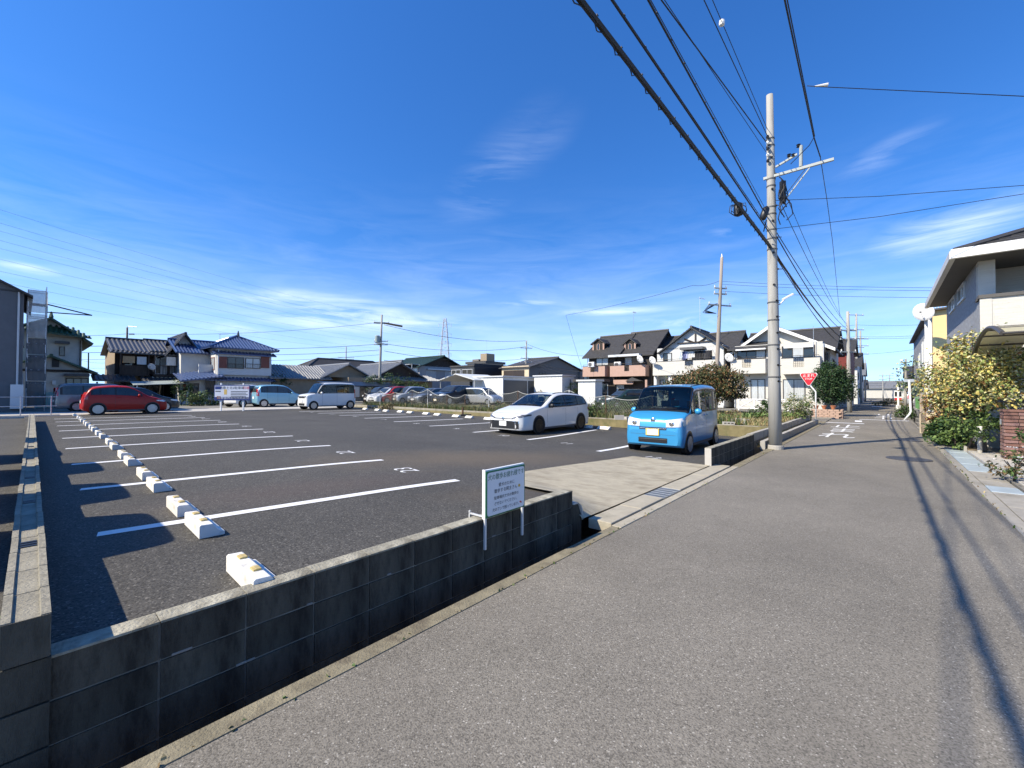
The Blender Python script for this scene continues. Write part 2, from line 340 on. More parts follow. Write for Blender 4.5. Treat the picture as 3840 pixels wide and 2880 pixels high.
def ground_text(body, p, ang, sx, sy, lot=True, parent=None, name='stall_number'):
    me = text_mesh(body, 1.0); me.materials.clear(); me.materials.append(PAINT)
    M = Matrix.Translation((p.x, p.y, 0)) @ Matrix.Rotation(ang, 4, 'Z') @ Matrix.Diagonal((sx, sy, 1, 1)) @ Matrix.Translation((0, -.35, 0)); me.transform(M)
    for v in me.vertices: v.co.z = (lotz(v.co.x, v.co.y) if lot else 0) + .006
    o = bpy.data.objects.new(name, me); COL.objects.link(o); o.parent = parent; return o
for n, (x, y) in {'23': (1520, 1763), '22': (1293, 1697), '21': (1132, 1653), '20': (1008, 1621), '19': (925, 1599), '18': (834, 1583), '17': (772, 1571), '16': (719, 1562)}.items():
    ground_text(n, PL(x, y), LANG + math.pi / 2, .46, .44, parent=LOT)
for n, (x, y) in {'12': (2449, 1716), '11': (2126, 1663), '10': (1890, 1633.5), '9': (1711, 1608), '8': (1562, 1588.6), '7': (1438, 1574), '6': (1335, 1562), '5': (1248, 1553.5), '4': (1171, 1546)}.items():
    ground_text(n, PL(x, y), LANG - math.pi / 2, .45, .42, parent=LOT)
ROAD = bpy.data.objects['road']
stripe(uv(28.0, 2.4), uv(28.05, .72), .36, lot=False, parent=ROAD, name='stop_line')
stripe(uv(32.3, 1.05), uv(32.4, -1.1), .36, lot=False, parent=ROAD, name='stop_line', dz=.011)
UANG = math.atan2(UY, UX)
for ch, u in (('止', 25.3), ('ま', 22.6), ('れ', 19.8)): ground_text(ch, uv(u, 1.3), UANG - math.pi / 2, 1.15, 2.5, lot=False, parent=ROAD, name='road_lettering')
for ch, u in (('止', 35.0), ('ま', 37.7), ('れ', 40.4)): ground_text(ch, uv(u, -.05), UANG + math.pi / 2, 1.15, 2.5, lot=False, parent=ROAD, name='road_lettering')
stripe(uv(29.6, 1.0), uv(31.0, 1.05), .3, lot=False, parent=ROAD, name='crossing_mark')
stripe(uv(62, .5), uv(64, .5), .9, lot=False, parent=ROAD, name='road_lettering')
# manhole covers on the road
MANH = mat('iron_cover', (.1, .1, .105), .6, .3, 12, .6, metal=.5)
for (x, y, r) in ((3408, 1722, .42), (3415, 1653, .3)):
    p = P(x, y); o = MB().lathe([(r, .002), (r, .012), (r - .03, .016), (r - .05, .012), (.02, .013)], 20, (p.x, p.y, 0)).build('manhole_cover', MANH); o.parent = ROAD

# open gutter beside the lot, its edge strip, the apron and its slabs
struct(MB().box(-7, 4.62, 2.32, 2.44, -.5, .006).build('gutter_edge', GUTM, rz=math.atan2(UY, UX)))
struct(MB().box(-7, 4.62, 2.44, 2.86, -.5, -.38).build('gutter_floor', mat('dark_gutter', (.07, .065, .055), .8, .3, 3, .5, 50), rz=math.atan2(UY, UX)))  # floor concrete darker than the edge strip
struct(MB().box(9.98, 13.3, 2.3, 2.46, -.5, .008).build('gutter_edge', GUTM, rz=math.atan2(UY, UX)))
struct(MB().box(13.3, 28.5, 2.28, 2.46, -.5, .01).build('gutter_edge', GUTM, rz=math.atan2(UY, UX)))
AP = thing('concrete_apron', 'worn concrete entrance apron sloping from the road up to the dark parking lot', 'pavement', (0, 0, 0)); AP['kind'] = 'structure'; del AP['category']
def apron_z(u, v):
    zl = lotz(*uv(u, max(v, 4.4)).xy) + .012; t = min(1, max(0, (v - 2.8) / 1.6)); z = .03 + (zl - .03) * (t * (1.15 - .15 * t)); k = sstep(5.2, 4.6, u)
    return z + (max(z, min(lotz(*uv(u, v).xy) + .012, .035 + (v - 2.8) * .8)) - z) * k
def build_apron():
    rows = []
    for j in range(15):
        r = []
        for i in range(27):
            u = 4.555 + (9.66 - 4.555) * i / 26; v = 2.8 + (4.53 - 2.8) * j / 14; p = uv(u, v); r.append((p.x, p.y, apron_z(u, v)))
        rows.append(r)
    return MB().grid(rows).build('apron_slab', APRONM, AP, smooth=True)
build_apron()
for v_ in LOT.data.vertices:           # the lot dips under the apron
    u, v = to_uv(v_.co)
    if 4.5 < u < 9.7 and v < 4.45: v_.co.z = min(v_.co.z, apron_z(min(9.6, max(4.67, u)), v) - .03)
ua = math.atan2(UY, UX)
SLABM = mat('slab_concrete', (.36, .325, .25), .9, .12, 5, .6, 70, dirt=(2.4, (.27, .25, .19), .55))
us = [4.66, 5.5, 6.28, 6.98, 7.7, 8.45, 9.2, 9.97]
for i in range(7):
    if i == 2: continue
    MB().box(us[i] + .006, us[i + 1] - .006, 2.47, 2.785, -.1, .022 + .004 * (i % 2)).build('gutter_slab', SLABM, AP, rz=ua, bevel=.008)
mb = MB(); 
for k in range(6): mb.box(6.3 + k * .134, 6.3 + k * .134 + .012, 2.47, 2.785, -.02, .02)
for k in range(12): mb.box(6.29, 6.99, 2.475 + k * .028, 2.482 + k * .028, -.015, .016)
mb.build('grating', STEEL, AP, rz=ua)
MB().box(6.28, 6.98, 2.47, 2.785, -.3, -.12).build('grating_pit', BLACK, AP, rz=ua)
for i in range(9):
    MB().box(4.62 + i * .6 + .004, 4.62 + (i + 1) * .6 - .004, 2.32, 2.445, -.1, .012).build('kerb_slab', SLABM, AP, rz=ua, bevel=.006)

# ------------------------------------------------------------------ block walls
def block_mesh(name, l, t, h, m, channel=False, slots=False, top=None):
    mb = MB(); j = random.Random(len(name))
    if channel:
        prof = [(-t / 2, 0), (t / 2, 0), (t / 2, h), (t / 2 - .03, h), (t / 2 - .034, h - .012), (-t / 2 + .034, h - .012), (-t / 2 + .03, h), (-t / 2, h)]
        mb.prism(prof, 0, l, 'x')
    else: mb.box(0, l, -t / 2, t / 2, 0, h)
    if slots:
        mb.mi = 1
        for k in range(3): mb.box(.12 + k * .055, .15 + k * .055, -t / 2 + .038, t / 2 - .038, h - .012, h - .006)
    return mb.mesh(name, [m, BLACK])
FW = thing('block_wall', 'low weathered concrete block wall between the near road edge and the parking lot, carrying the dog notice', 'wall', uv(.093, 2.91, 0), ua)
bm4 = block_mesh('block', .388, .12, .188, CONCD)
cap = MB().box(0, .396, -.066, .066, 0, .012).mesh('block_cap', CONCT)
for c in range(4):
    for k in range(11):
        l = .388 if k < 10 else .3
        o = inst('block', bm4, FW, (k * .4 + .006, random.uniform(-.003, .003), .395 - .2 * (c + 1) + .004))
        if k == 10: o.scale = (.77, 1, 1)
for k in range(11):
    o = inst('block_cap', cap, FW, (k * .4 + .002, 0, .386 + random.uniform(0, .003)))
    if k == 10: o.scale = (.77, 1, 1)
MB().box(0.002, 4.30, -.05, .05, -.42, .386).build('mortar', mat('mortar', (.2, .19, .165), .95, .3, 6, .6), FW)
eb = MB()
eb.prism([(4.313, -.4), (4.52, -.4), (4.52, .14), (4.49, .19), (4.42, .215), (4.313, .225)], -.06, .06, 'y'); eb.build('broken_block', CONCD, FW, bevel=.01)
eb = MB(); eb.prism([(4.313, .227), (4.42, .217), (4.495, .19), (4.53, .13), (4.545, .02), (4.53, .0), (4.515, .13), (4.48, .2), (4.41, .24), (4.33, .25)], -.07, .07, 'y'); eb.build('mortar_patch', mat('white_mortar', (.5, .48, .43), .9, .15, 8, .5), FW)
for (x, z, w) in ((.45, .2, .09), (1.15, .2, .04), (1.75, .203, .035), (2.9, .2, .05), (.75, 0, .1)):
    MB().box(x, x + w, -.064, -.058, z - .007, z + .007).build('mortar_smear', mat('grey_mortar', (.22, .21, .19), .9, .2, 9), FW, bevel=.003)

LWE = None
LW = thing('block_wall', 'long low block wall with grooved top running away along the left side of the lot', 'wall', uv(.03, 2.83, 0), math.atan2(UX, -UY) - .0118)
bl = block_mesh('block', .39, .15, .19, CONCD, True, False)
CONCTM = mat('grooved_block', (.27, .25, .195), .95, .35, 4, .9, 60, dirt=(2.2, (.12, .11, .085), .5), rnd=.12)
bd_ = block_mesh('block', .39, .15, .19, CONCD)  # dark copy carries the shade of the left wall's end in its colour
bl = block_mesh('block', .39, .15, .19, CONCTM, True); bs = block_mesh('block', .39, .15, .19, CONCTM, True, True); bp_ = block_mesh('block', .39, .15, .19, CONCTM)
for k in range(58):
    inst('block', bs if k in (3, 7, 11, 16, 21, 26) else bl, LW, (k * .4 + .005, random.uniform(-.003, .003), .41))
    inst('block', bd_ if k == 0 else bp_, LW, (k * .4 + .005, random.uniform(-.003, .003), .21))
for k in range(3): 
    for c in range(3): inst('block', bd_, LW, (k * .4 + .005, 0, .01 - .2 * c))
MB().box(.03, 23.2, -.06, .06, -.4, .585).build('mortar', MATS['mortar'], LW)
MB().box(-.006, .0, -.072, .072, .41, .597).build('end_shade_skin', CONCD, LW)  # added dark skin: shade painted onto the wall's near end
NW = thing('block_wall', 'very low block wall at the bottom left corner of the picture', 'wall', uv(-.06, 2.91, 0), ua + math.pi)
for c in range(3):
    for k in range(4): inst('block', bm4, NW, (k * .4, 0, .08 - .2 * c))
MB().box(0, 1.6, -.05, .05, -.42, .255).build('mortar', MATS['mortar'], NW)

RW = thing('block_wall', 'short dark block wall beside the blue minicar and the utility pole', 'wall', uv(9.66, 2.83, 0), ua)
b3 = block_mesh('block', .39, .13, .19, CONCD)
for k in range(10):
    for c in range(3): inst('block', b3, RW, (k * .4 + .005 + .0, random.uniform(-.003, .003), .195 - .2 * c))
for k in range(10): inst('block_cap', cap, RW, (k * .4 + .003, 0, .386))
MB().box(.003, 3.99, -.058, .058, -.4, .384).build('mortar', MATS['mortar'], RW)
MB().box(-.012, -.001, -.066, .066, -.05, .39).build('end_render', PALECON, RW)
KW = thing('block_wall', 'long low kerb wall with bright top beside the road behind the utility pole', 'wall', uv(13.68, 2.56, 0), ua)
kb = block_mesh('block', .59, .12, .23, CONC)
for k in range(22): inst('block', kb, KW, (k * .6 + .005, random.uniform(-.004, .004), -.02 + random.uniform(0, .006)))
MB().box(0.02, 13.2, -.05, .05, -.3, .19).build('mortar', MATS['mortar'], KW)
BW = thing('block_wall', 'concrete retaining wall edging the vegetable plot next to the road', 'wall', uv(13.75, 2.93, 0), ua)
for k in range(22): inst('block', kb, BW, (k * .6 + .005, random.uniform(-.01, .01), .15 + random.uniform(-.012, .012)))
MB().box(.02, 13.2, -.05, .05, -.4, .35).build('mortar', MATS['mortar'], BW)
GW = thing('retaining_wall', 'low stained concrete wall behind the right row of parking stalls', 'wall', uv(17.27, 3.35, 0), math.atan2(UX, -UY))
GWM = mat('stained_wall', (.3, .275, .22), .9, .2, 3, .5, 50, stretch=(1, 1, .35), dirt=(2, (.16, .14, .105), .52))
for k in range(14): MB().hexa([(k * 2 + .004, -.07, -.2), (k * 2 + 1.996, -.07, -.2), (k * 2 + 1.996, .07, -.2), (k * 2 + .004, .07, -.2), (k * 2 + .004, -.07, .37 + .011 * k), (k * 2 + 1.996, -.07, .37 + .011 * k + .01), (k * 2 + 1.996, .07, .37 + .011 * k + .01), (k * 2 + .004, .07, .37 + .011 * k)]).build('wall_panel', GWM, GW, bevel=.01)

# ------------------------------------------------------------------ wheel stops
def make_stop():
    t = thing('wheel_stop', 'white concrete wheel stop with two yellow reflectors, nearest to the front wall', 'wheel stop', group='wheel stops')
    # local: y along its length (0..0.6), x from the tall back (0) to the low front
    prof = [(0, 0), (.19, 0), (.19, .035), (.168, .04), (.135, .062), (.105, .108), (.098, .115), (.012, .12), (0, .112)]
    MB().prism(prof, 0, .6, 'y').build('body', STOPC, t, bevel=.006)
    for y in (.14, .43):
        MB().prism([(.04, .1165), (.09, .114), (.09, .128), (.06, .131), (.04, .127)], y, y + .075, 'y').build('reflector', mat('yellow_reflector', (.5, .38, .14), .5, .25, 20, spec=.5), t, bevel=.003)
    return t
STOP0 = make_stop(); _first = [True]
RDIR = Vector((-LDIR.y, LDIR.x, 0))
def put_stop(p, ang, label, flip=False):
    o = STOP0 if _first[0] else copy_tree(STOP0); _first[0] = False
    o.location = (p.x, p.y, lotz(p.x, p.y) + .002); o.rotation_euler = (0, 0, ang); o['label'] = label; return o
# left row: corner nearest to the camera at the tall back edge; the stop runs away from it along the row
ROWV = (PL(345.6, 1619.6) - PL(746.8, 2024.4)); ROWV.z = 0; ROWV.normalize(); RA = math.atan2(ROWV.y, ROWV.x) - math.pi / 2
LS = [((949, 2250), 'wheel stop partly hidden behind the front block wall'), ((746.8, 2024.4), 'big wheel stop standing on the nearest stall line, left row'), ((664, 1943), 'wheel stop just behind the nearest stall line, left row'),
      ((575, 1849.7), 'wheel stop on the second stall line from the front, left row'), ((532.3, 1803.8), 'wheel stop just behind the second stall line, left row'), ((478.5, 1750), 'wheel stop on the third stall line, left row'), ((453, 1723.7), 'wheel stop just behind the third stall line, left row'),
      ((420, 1689), 'wheel stop on the fourth stall line, left row'), ((402.5, 1670), 'wheel stop just behind the fourth stall line, left row'), ((377, 1647), 'wheel stop on the fifth stall line, left row'), ((361.4, 1634.5), 'wheel stop just behind the fifth stall line, left row'),
      ((345.6, 1619.6), 'wheel stop on the sixth stall line, left row'), ((336, 1609.8), 'wheel stop just behind the sixth stall line, left row'), ((321.8, 1599.7), 'wheel stop on the seventh stall line, left row'), ((314, 1591.8), 'wheel stop just behind the seventh stall line, left row'),
      ((302.8, 1583.9), 'wheel stop on the eighth stall line, left row'), ((297.5, 1577), 'wheel stop just behind the eighth stall line, left row'), ((290, 1571.5), 'sunlit wheel stop nearest to the red hatchback, left row'), ((274, 1561), 'shaded wheel stop in front of the red hatchback rear wheel')]
for (a, b) in LS: put_stop(PL(*a), RA, 'white concrete ' + b)
for (a, b) in [((1368.7, 1536), 'wheel stop farthest along the right row, beside a dark slot'), ((1414.6, 1540), 'second farthest wheel stop of the right row'), ((1446, 1543.4), 'third farthest wheel stop of the right row'), ((1500, 1546.5), 'fourth farthest wheel stop of the right row'), ((1536.4, 1549.4), 'fifth farthest wheel stop of the right row'), ((1596.5, 1554), 'sixth farthest wheel stop of the right row'),
               ((1639, 1558), 'seventh farthest wheel stop of the right row'), ((1709.5, 1564), 'wheel stop left of the small post, right row'), ((1759, 1568), 'wheel stop right of the small post, right row'), ((1830, 1574), 'wheel stop partly hidden by the front corner of the white wagon'), ((2197.5, 1605), 'wheel stop in the shadow behind the white wagon'), ((2264, 1610.4), 'wheel stop between the white wagon and the blue minicar')]:
    p = PL(*a) + RDIR * -.3 + LDIR * .1; q = Vector((p.x, p.y, 0)); put_stop(q + RDIR * .6, LANG + math.pi, 'white concrete ' + b)

# ------------------------------------------------------------------ notice on the wall
DS = thing('notice_board', 'white notice board with green border about dog walking, clamped to the front wall', 'sign', uv(2.86, 2.80, 0), ua)
GRN = plain('sign_green', (.012, .13, .05), .4); SIGNW = plain('sign_white', (.74, .75, .75), .35); INK = plain('sign_ink', (.01, .01, .012), .5)
MB().box(0, .57, 0, .012, .41, .845).build('border', GRN, DS, bevel=.004)
def rrect(x0, x1, z0, z1, r, n=4):
    pts = []
    for (cx, cz, a0) in ((x1 - r, z1 - r, 0), (x0 + r, z1 - r, 90), (x0 + r, z0 + r, 180), (x1 - r, z0 + r, 270)):
        for k in range(n + 1): a = rad(a0 + 90 * k / n); pts.append((cx + r * math.cos(a), cz + r * math.sin(a)))
    return pts
MB().prism(rrect(.014, .556, .424, .831, .025), -.0025, .002, 'y').build('panel', SIGNW, DS)
MB().box(-.002, .012, .012, .05, .395, .86).build('leg_top', SIGNW, DS); MB().box(0, .57, .012, .04, .83, .858).build('back_frame', SIGNW, DS)
for x in (0.0, .545):
    MB().box(x, x + .022, .012, .036, .115, .84).build('leg', ALU, DS, bevel=.003)
    MB().box(x + .004, x + .02, .036, .24, .412, .425).build('clamp_arm', ALU, DS)
    MB().box(x + .004, x + .02, .225, .24, .33, .445).build('clamp_plate', ALU, DS)
def stext(body, size, x, z, m, sx=1.0, al='CENTER'):
    M = Matrix.Translation((x, -.0045, z)) @ Matrix.Rotation(math.pi / 2, 4, 'X'); return lettering(body, size, m, DS, M, sx=sx, align=al)
stext('犬の散歩お疲れ様です', .062, .285, .762, GRN, .86)
stext('愛犬のために', .04, .285, .685, INK, .98); stext('散歩する飼主さん', .042, .275, .63, INK)
stext('駐車場内で犬の散歩は', .036, .285, .567, INK); stext('させないでください。', .036, .285, .513, INK); stext('犬のフンで困っています。', .036, .285, .457, INK, .95)
MB().lathe([(.016, -.0045), (.016, -.003)], 12, (.475, 0, .645), 'y').build('round_mark', plain('sign_yellow', (.6, .38, .05), .5), DS)
for (x, z) in ((.49, .478), (.505, .47)): MB().lathe([(.009, -.0045), (.009, -.003)], 10, (x, 0, z), 'y').build('paw_mark', plain('sign_red', (.5, .05, .04), .5), DS)
# ------------------------------------------------------------------ vehicles
def pchip(pts):
    xs = [p[0] for p in pts]; ys = [p[1] for p in pts]; n = len(xs)
    d = [(ys[i + 1] - ys[i]) / (xs[i + 1] - xs[i]) for i in range(n - 1)]
    m = [d[0]] + [0 if d[i - 1] * d[i] <= 0 else 2 * d[i - 1] * d[i] / (d[i - 1] + d[i]) for i in range(1, n - 1)] + [d[-1]]
    def f(x):
        if x <= xs[0]: return ys[0]
        if x >= xs[-1]: return ys[-1]
        i = 0
        while xs[i + 1] < x: i += 1
        h = xs[i + 1] - xs[i]; t = (x - xs[i]) / h
        return ys[i] * (1 + 2 * t) * (1 - t) ** 2 + h * m[i] * t * (1 - t) ** 2 + ys[i + 1] * t * t * (3 - 2 * t) + h * m[i + 1] * t * t * (t - 1)
    return f
CARGLASS = mat('car_glass', (.03, .036, .036), .04, .5, 2.2, spec=.8)
def see_glass():
    m = bpy.data.materials.new('clear_car_glass'); m.use_nodes = True; nt = m.node_tree; nt.nodes.clear(); N = nt.nodes.new
    o = N('ShaderNodeOutputMaterial'); mx = N('ShaderNodeMixShader'); tr = N('ShaderNodeBsdfTransparent'); gl = N('ShaderNodeBsdfGlossy'); lw = N('ShaderNodeLayerWeight'); lw.inputs[0].default_value = .5; pw = N('ShaderNodeMath'); pw.operation = 'POWER'; pw.inputs[1].default_value = 4; fr = N('ShaderNodeMath'); fr.operation = 'MULTIPLY_ADD'; fr.inputs[1].default_value = .9; fr.inputs[2].default_value = .05
    tr.inputs[0].default_value = (.42, .48, .46, 1); gl.inputs['Roughness'].default_value = .02
    for a, b in ((lw.outputs['Facing'], pw.inputs[0]), (pw.outputs[0], fr.inputs[0]), (fr.outputs[0], mx.inputs[0]), (tr.outputs[0], mx.inputs[1]), (gl.outputs[0], mx.inputs[2]), (mx.outputs[0], o.inputs[0])): nt.links.new(a, b)
    return m
CARGLASS_T = see_glass()
CHROME = plain('chrome', (.75, .75, .76), .12, 1)
LAMP = mat('headlamp_glass', (.62, .63, .62), .08, .25, 30, spec=.8, coat=.8)
LAMPD = mat('dark_headlamp', (.12, .12, .125), .08, .5, 40, spec=.8, coat=.8)
TAIL = plain('tail_lamp_red', (.4, .01, .012), .12, 0, .6, .8)
RIM = plain('silver_rim', (.5, .51, .52), .3, .7)
RIMB = plain('black_rim', (.03, .03, .032), .3, .5)
PLATEW = plain('plate_white', (.72, .72, .7), .5); PLATEY = plain('plate_yellow', (.75, .5, .05), .5)
GREYPL = plain('grey_plastic', (.09, .09, .095), .5)
def paint(name, col, metal=.35): return plain(name, col, .34, metal, .45, .7)
class Car:
    def __init__(s, name, label, spec, col, loc, ang, group=None, scale=1.0, z=0.0, detail=True):
        sp = s.sp = spec; s.L = sp['L']; s.W = sp['W'] / 2
        s.t = thing(name, label, sp.get('cat', 'car'), (loc[0], loc[1], z), ang, group); s.t.scale = (scale,) * 3
        s.zt = pchip(sp['top']); s.zb = pchip(sp.get('bot', [(0, .26), (.12, .2), (s.L - .15, .2), (s.L, .32)])); s.belt = pchip(sp['belt'])
        s.pf = pchip(sp.get('plan', [(0, .76), (.06, .88), (.2, .96), (.45, .995), (.7, 1), (s.L - .7, 1), (s.L - .25, .97), (s.L - .06, .92), (s.L, .85)]))
        s.tum = sp.get('tum', .22); s.rr = sp.get('rr', .1); s.col = col; s.detail = detail
        s.make()
    def X(s, x): return s.L / 2 - x
    def half(s, x, z):
        zb, zt = s.zb(x), s.zt(x); zs = min(s.belt(x), zt - .05); b = s.W * s.pf(x)
        if z <= zs:
            t = max(0, (z - zb) / max(.05, zs - zb))
            w = b * (.965 + .035 * math.sin(math.pi / 2 * min(1, t / .35))) if t < .35 else b * (1 - .03 * ((t - .35) / .65) ** 1.6)
        else: w = b * .97 - s.tum * (z - zs)
        rr = min(s.rr, .5 * (zt - zs) + .03)
        if z > zt - rr: k = min(1, (z - (zt - rr)) / rr); w -= s.rr * 1.5 * (1 - math.sqrt(max(0, 1 - k * k)))
        return max(.05, w)
    def top(s, x, y):
        ye = s.half(x, s.zt(x)); k = min(1.3, abs(y) / max(.1, ye)); zt = s.zt(x)
        if k <= 1: return zt + .018 * (1 - k * k)
        lo, hi = s.zb(x), zt
        for i in range(16):
            m = (lo + hi) / 2
            if s.half(x, m) >= abs(y): lo = m
            else: hi = m
        return lo
    def endx(s, y, z, front=True):
        a, b = (0, s.L * .45) if front else (s.L, s.L * .55)
        def ins(x): return s.zb(x) - .001 <= z <= s.zt(x) + .018 and s.half(x, min(z, s.zt(x))) >= abs(y)
        if ins(a): return a
        for i in range(18):
            m = (a + b) / 2
            if ins(m): b = m
            else: a = m
        return b
    def shell(s):
        op = s.sp.get('open'); nx = 110 if op else 44
        xs = sorted(set([round(s.L * i / nx, 3) for i in range(nx + 1)] + [.02, .05, .1, .15, s.L - .03, s.L - .08, s.L - .14] + [p[0] for p in s.sp['top']]))
        rows = []
        for x in xs:
            zb, zt = s.zb(x), s.zt(x); r = [(0, zb)]
            zs = [zb + (zt - zb) * k for k in ([0, .05, .12, .2] + [.28 + .03 * j for j in range(23)] + [.96, .975, .99, 1])] if op else [zb + (zt - zb) * k for k in (0, .05, .12, .22, .35, .5, .62, .74, .83, .89, .93, .96, .985, 1)]
            for z in zs: r.append((s.half(x, z), z))
            ye = s.half(x, zt)
            for k in ((.92, .84, .75, .66, .57, .48, .38, .28, .18, .09) if op else (.75, .4)): r.append((ye * k, s.top(x, ye * k)))
            r.append((0, s.top(x, 0)))
            rows.append([(s.X(x), -y, z) for y, z in r] + [(s.X(x), y, z) for y, z in r[-2:0:-1]] + [(s.X(x), 0, r[0][1])])
        mb = MB(); mb.grid(rows)
        n = len(rows[0])
        if op:
            keep = []
            for fc in mb.f:
                cx = s.L / 2 - sum(mb.v[i][0] for i in fc) / 4; cy = abs(sum(mb.v[i][1] for i in fc) / 4); cz = sum(mb.v[i][2] for i in fc) / 4
                if not s.in_glass(cx, cy, cz, .028): keep.append(fc)
            mb.f = keep; mb.m = [0] * len(keep)
        for rw, rev in ((rows[0], 0), (rows[-1], 1)): mb.add(rw[:-1], [tuple(range(n - 1)) if rev else tuple(range(n - 2, -1, -1))])
        return mb
    def gl(s, x): return min(s.belt(x) + .03, s.zt(x) - .02)
    def gu(s, x):
        rf = s.sp['rf']; return max(s.gl(x) + .001, s.zt(x) - s.sp.get('hdr', .13) if x > rf - .02 else s.zt(x) - .1 - .05 * max(0, rf - x))
    def in_glass(s, x, y, z, g):
        sp = s.sp; zt = s.zt(x)
        if sp['cowl'] + .05 - g < x < sp['rf'] - .01 + g and z > zt - .12 and y < s.half(x, zt) * (sp.get('wk', .98) - .015) + g and z > s.top(x, y) - .05: return True
        if y > .5 * s.half(x, z) and s.gl(x) - g * .6 < z < s.gu(x) + g * .6 and z < zt - .05:
            return any(a - g < x < b + g for a, b in sp['wins'])
        return False
    def side(s, name, x0, x1, zl, zu, m, off=.006, n=8, sides=(-1, 1), parent=None, nz=4):
        out = []
        for sd in sides:
            rows = []
            for i in range(n + 1):
                x = x0 + (x1 - x0) * i / n; a = zl(x) if callable(zl) else zl; b = zu(x) if callable(zu) else zu; b = max(b, a + .002)
                rows.append([(s.X(x), sd * (s.half(x, a + (b - a) * k / nz) + off), a + (b - a) * k / nz) for k in range(nz + 1)])
            out.append(MB().grid(rows).build(name, m, parent or s.t, smooth=True))
        return out
    def end(s, name, y0, y1, z0, z1, m, front=True, off=.006, n=6, parent=None, zfun=None):
        rows = []
        for i in range(n + 1):
            y = y0 + (y1 - y0) * i / n; a, b = (z0, z1) if zfun is None else zfun(y)
            rows.append([(s.X(s.endx(y, a + (b - a) * k / 4, front)) + (off if front else -off), y, a + (b - a) * k / 4) for k in range(5)])
        return MB().grid(rows).build(name, m, parent or s.t, smooth=True)
    def topp(s, name, x0, x1, k, m, off=.007, k1=None, n=8):
        rows = []
        for i in range(n + 1):
            x = x0 + (x1 - x0) * i / n; kk = k + ((k1 or k) - k) * i / n; ye = s.half(x, s.zt(x)) * kk + (kk - 1) * .0
            rows.append([(s.X(x) + off * .6, ye * j / 5, s.top(x, ye * j / 5) + off) for j in range(-5, 6)])
        return MB().grid(rows).build(name, m, s.t, smooth=True)
    def wheel(s, x, sd):
        sp = s.sp; r = sp.get('wr', .29); y = sd * (max(s.half(x + dx * r, z) for dx in (-.7, 0, .7) for z in (r * .7, r, r * 1.5, r * 2.1)) - .004)
        arch = MB().lathe([(r + .032, -.03), (r + .032, .004), (r + .02, .006), (.05, .006)], 24, (0, 0, 0), 'y')
        o = arch.build('wheel_arch', BLACK, s.t, loc=(s.X(x), y - 0 * sd, r + .012)); o.scale = (1, sd, 1)
        w = bpy.data.objects.new('wheel', None); COL.objects.link(w); w.parent = s.t; w.location = (s.X(x), y, r); w.scale = (1, sd, 1); w.empty_display_size = .1
        rm = RIMB if sp.get('dark_rim') else RIM; ri = r * sp.get('rk', .66)
        MB().lathe([(ri, -.16), (r - .02, -.16), (r, -.13), (r, -.01), (r - .015, .014), (ri + .02, .02), (ri, .012)], 28, (0, 0, 0), 'y').build('tyre', RUB, w, smooth=True)
        rim = MB(); rim.lathe([(ri + .002, .0), (ri + .004, .018), (ri - .012, .02), (ri - .02, .004), (.03, .002)], 24, (0, 0, 0), 'y'); rim.build('rim_dish', GREYPL if not sp.get('dark_rim') else BLACK, w)
        sk = MB(); ns = sp.get('spokes', 8)
        for k in range(ns):
            a = 2 * math.pi * k / ns; c, d = math.cos(a), math.sin(a); wd = .032 if ns < 9 else .022; r2 = ri - .006
            p = [(c * .03 - d * wd * .8, d * .03 + c * wd * .8), (c * .03 + d * wd * .8, d * .03 - c * wd * .8), (c * r2 + d * wd * 1.35, d * r2 - c * wd * 1.35), (c * r2 - d * wd * 1.35, d * r2 + c * wd * 1.35)]
            sk.add([(q[0], .012, q[1]) for q in p] + [(q[0], .022, q[1]) for q in p], [(0, 1, 2, 3), (7, 6, 5, 4), (0, 4, 5, 1), (1, 5, 6, 2), (2, 6, 7, 3), (3, 7, 4, 0)])
        sk.lathe([(.05, .012), (.05, .026), (.02, .03)], 12, (0, 0, 0), 'y'); sk.lathe([(ri - .014, .015), (ri - .012, .024), (ri + .003, .024), (ri + .004, .015)], 24, (0, 0, 0), 'y')
        sk.build('rim', rm, w)
    def frames(s):
        sp = s.sp; a0, a1 = sp['glass']; cw, rf = sp['cowl'], sp['rf']
        for sd in (-1, 1):
            mb = MB(); n, nz = 110, 16
            for i in range(n):
                for k in range(nz):
                    q = []
                    for (di, dk) in ((0, 0), (1, 0), (1, 1), (0, 1)):
                        x = a0 + (a1 - a0) * (i + di) / n; lo, hi = s.gl(x) - .05, max(s.gu(x) + .035, s.gl(x) - .04); z = lo + (hi - lo) * (k + dk) / nz; q.append((x, z))
                    cx = sum(p[0] for p in q) / 4; cz = sum(p[1] for p in q) / 4
                    if s.gl(cx) + .004 < cz < s.gu(cx) - .004 and any(a + .004 < cx < b - .004 for a, b in sp['wins']): continue
                    mb.quad(*[(s.X(x), sd * (s.half(x, z) + .005), z) for x, z in q])
            mb.build('window_surround', BLACK, s.t)
        mb = MB(); n, m = 44, 44; wk = sp.get('wk', 1.0); x0, x1 = cw - .04, rf + .05
        for i in range(n):
            for j in range(m):
                q = []
                for (di, dj) in ((0, 0), (1, 0), (1, 1), (0, 1)):
                    x = x0 + (x1 - x0) * (i + di) / n; f = (x - x0) / (x1 - x0); k = (wk + .07 - .05 * f) * (2 * (j + dj) / m - 1); q.append((x, s.half(x, s.zt(x)) * k, k))
                cx = sum(p[0] for p in q) / 4; ck = abs(sum(p[2] for p in q) / 4); lim = wk - .03 * (cx - cw) / (rf - cw)
                if cw + .055 < cx < rf - .015 and ck < lim - .01: continue
                mb.quad(*[(s.X(x) + .002, y, s.top(x, y) + .004) for x, y, k in q])
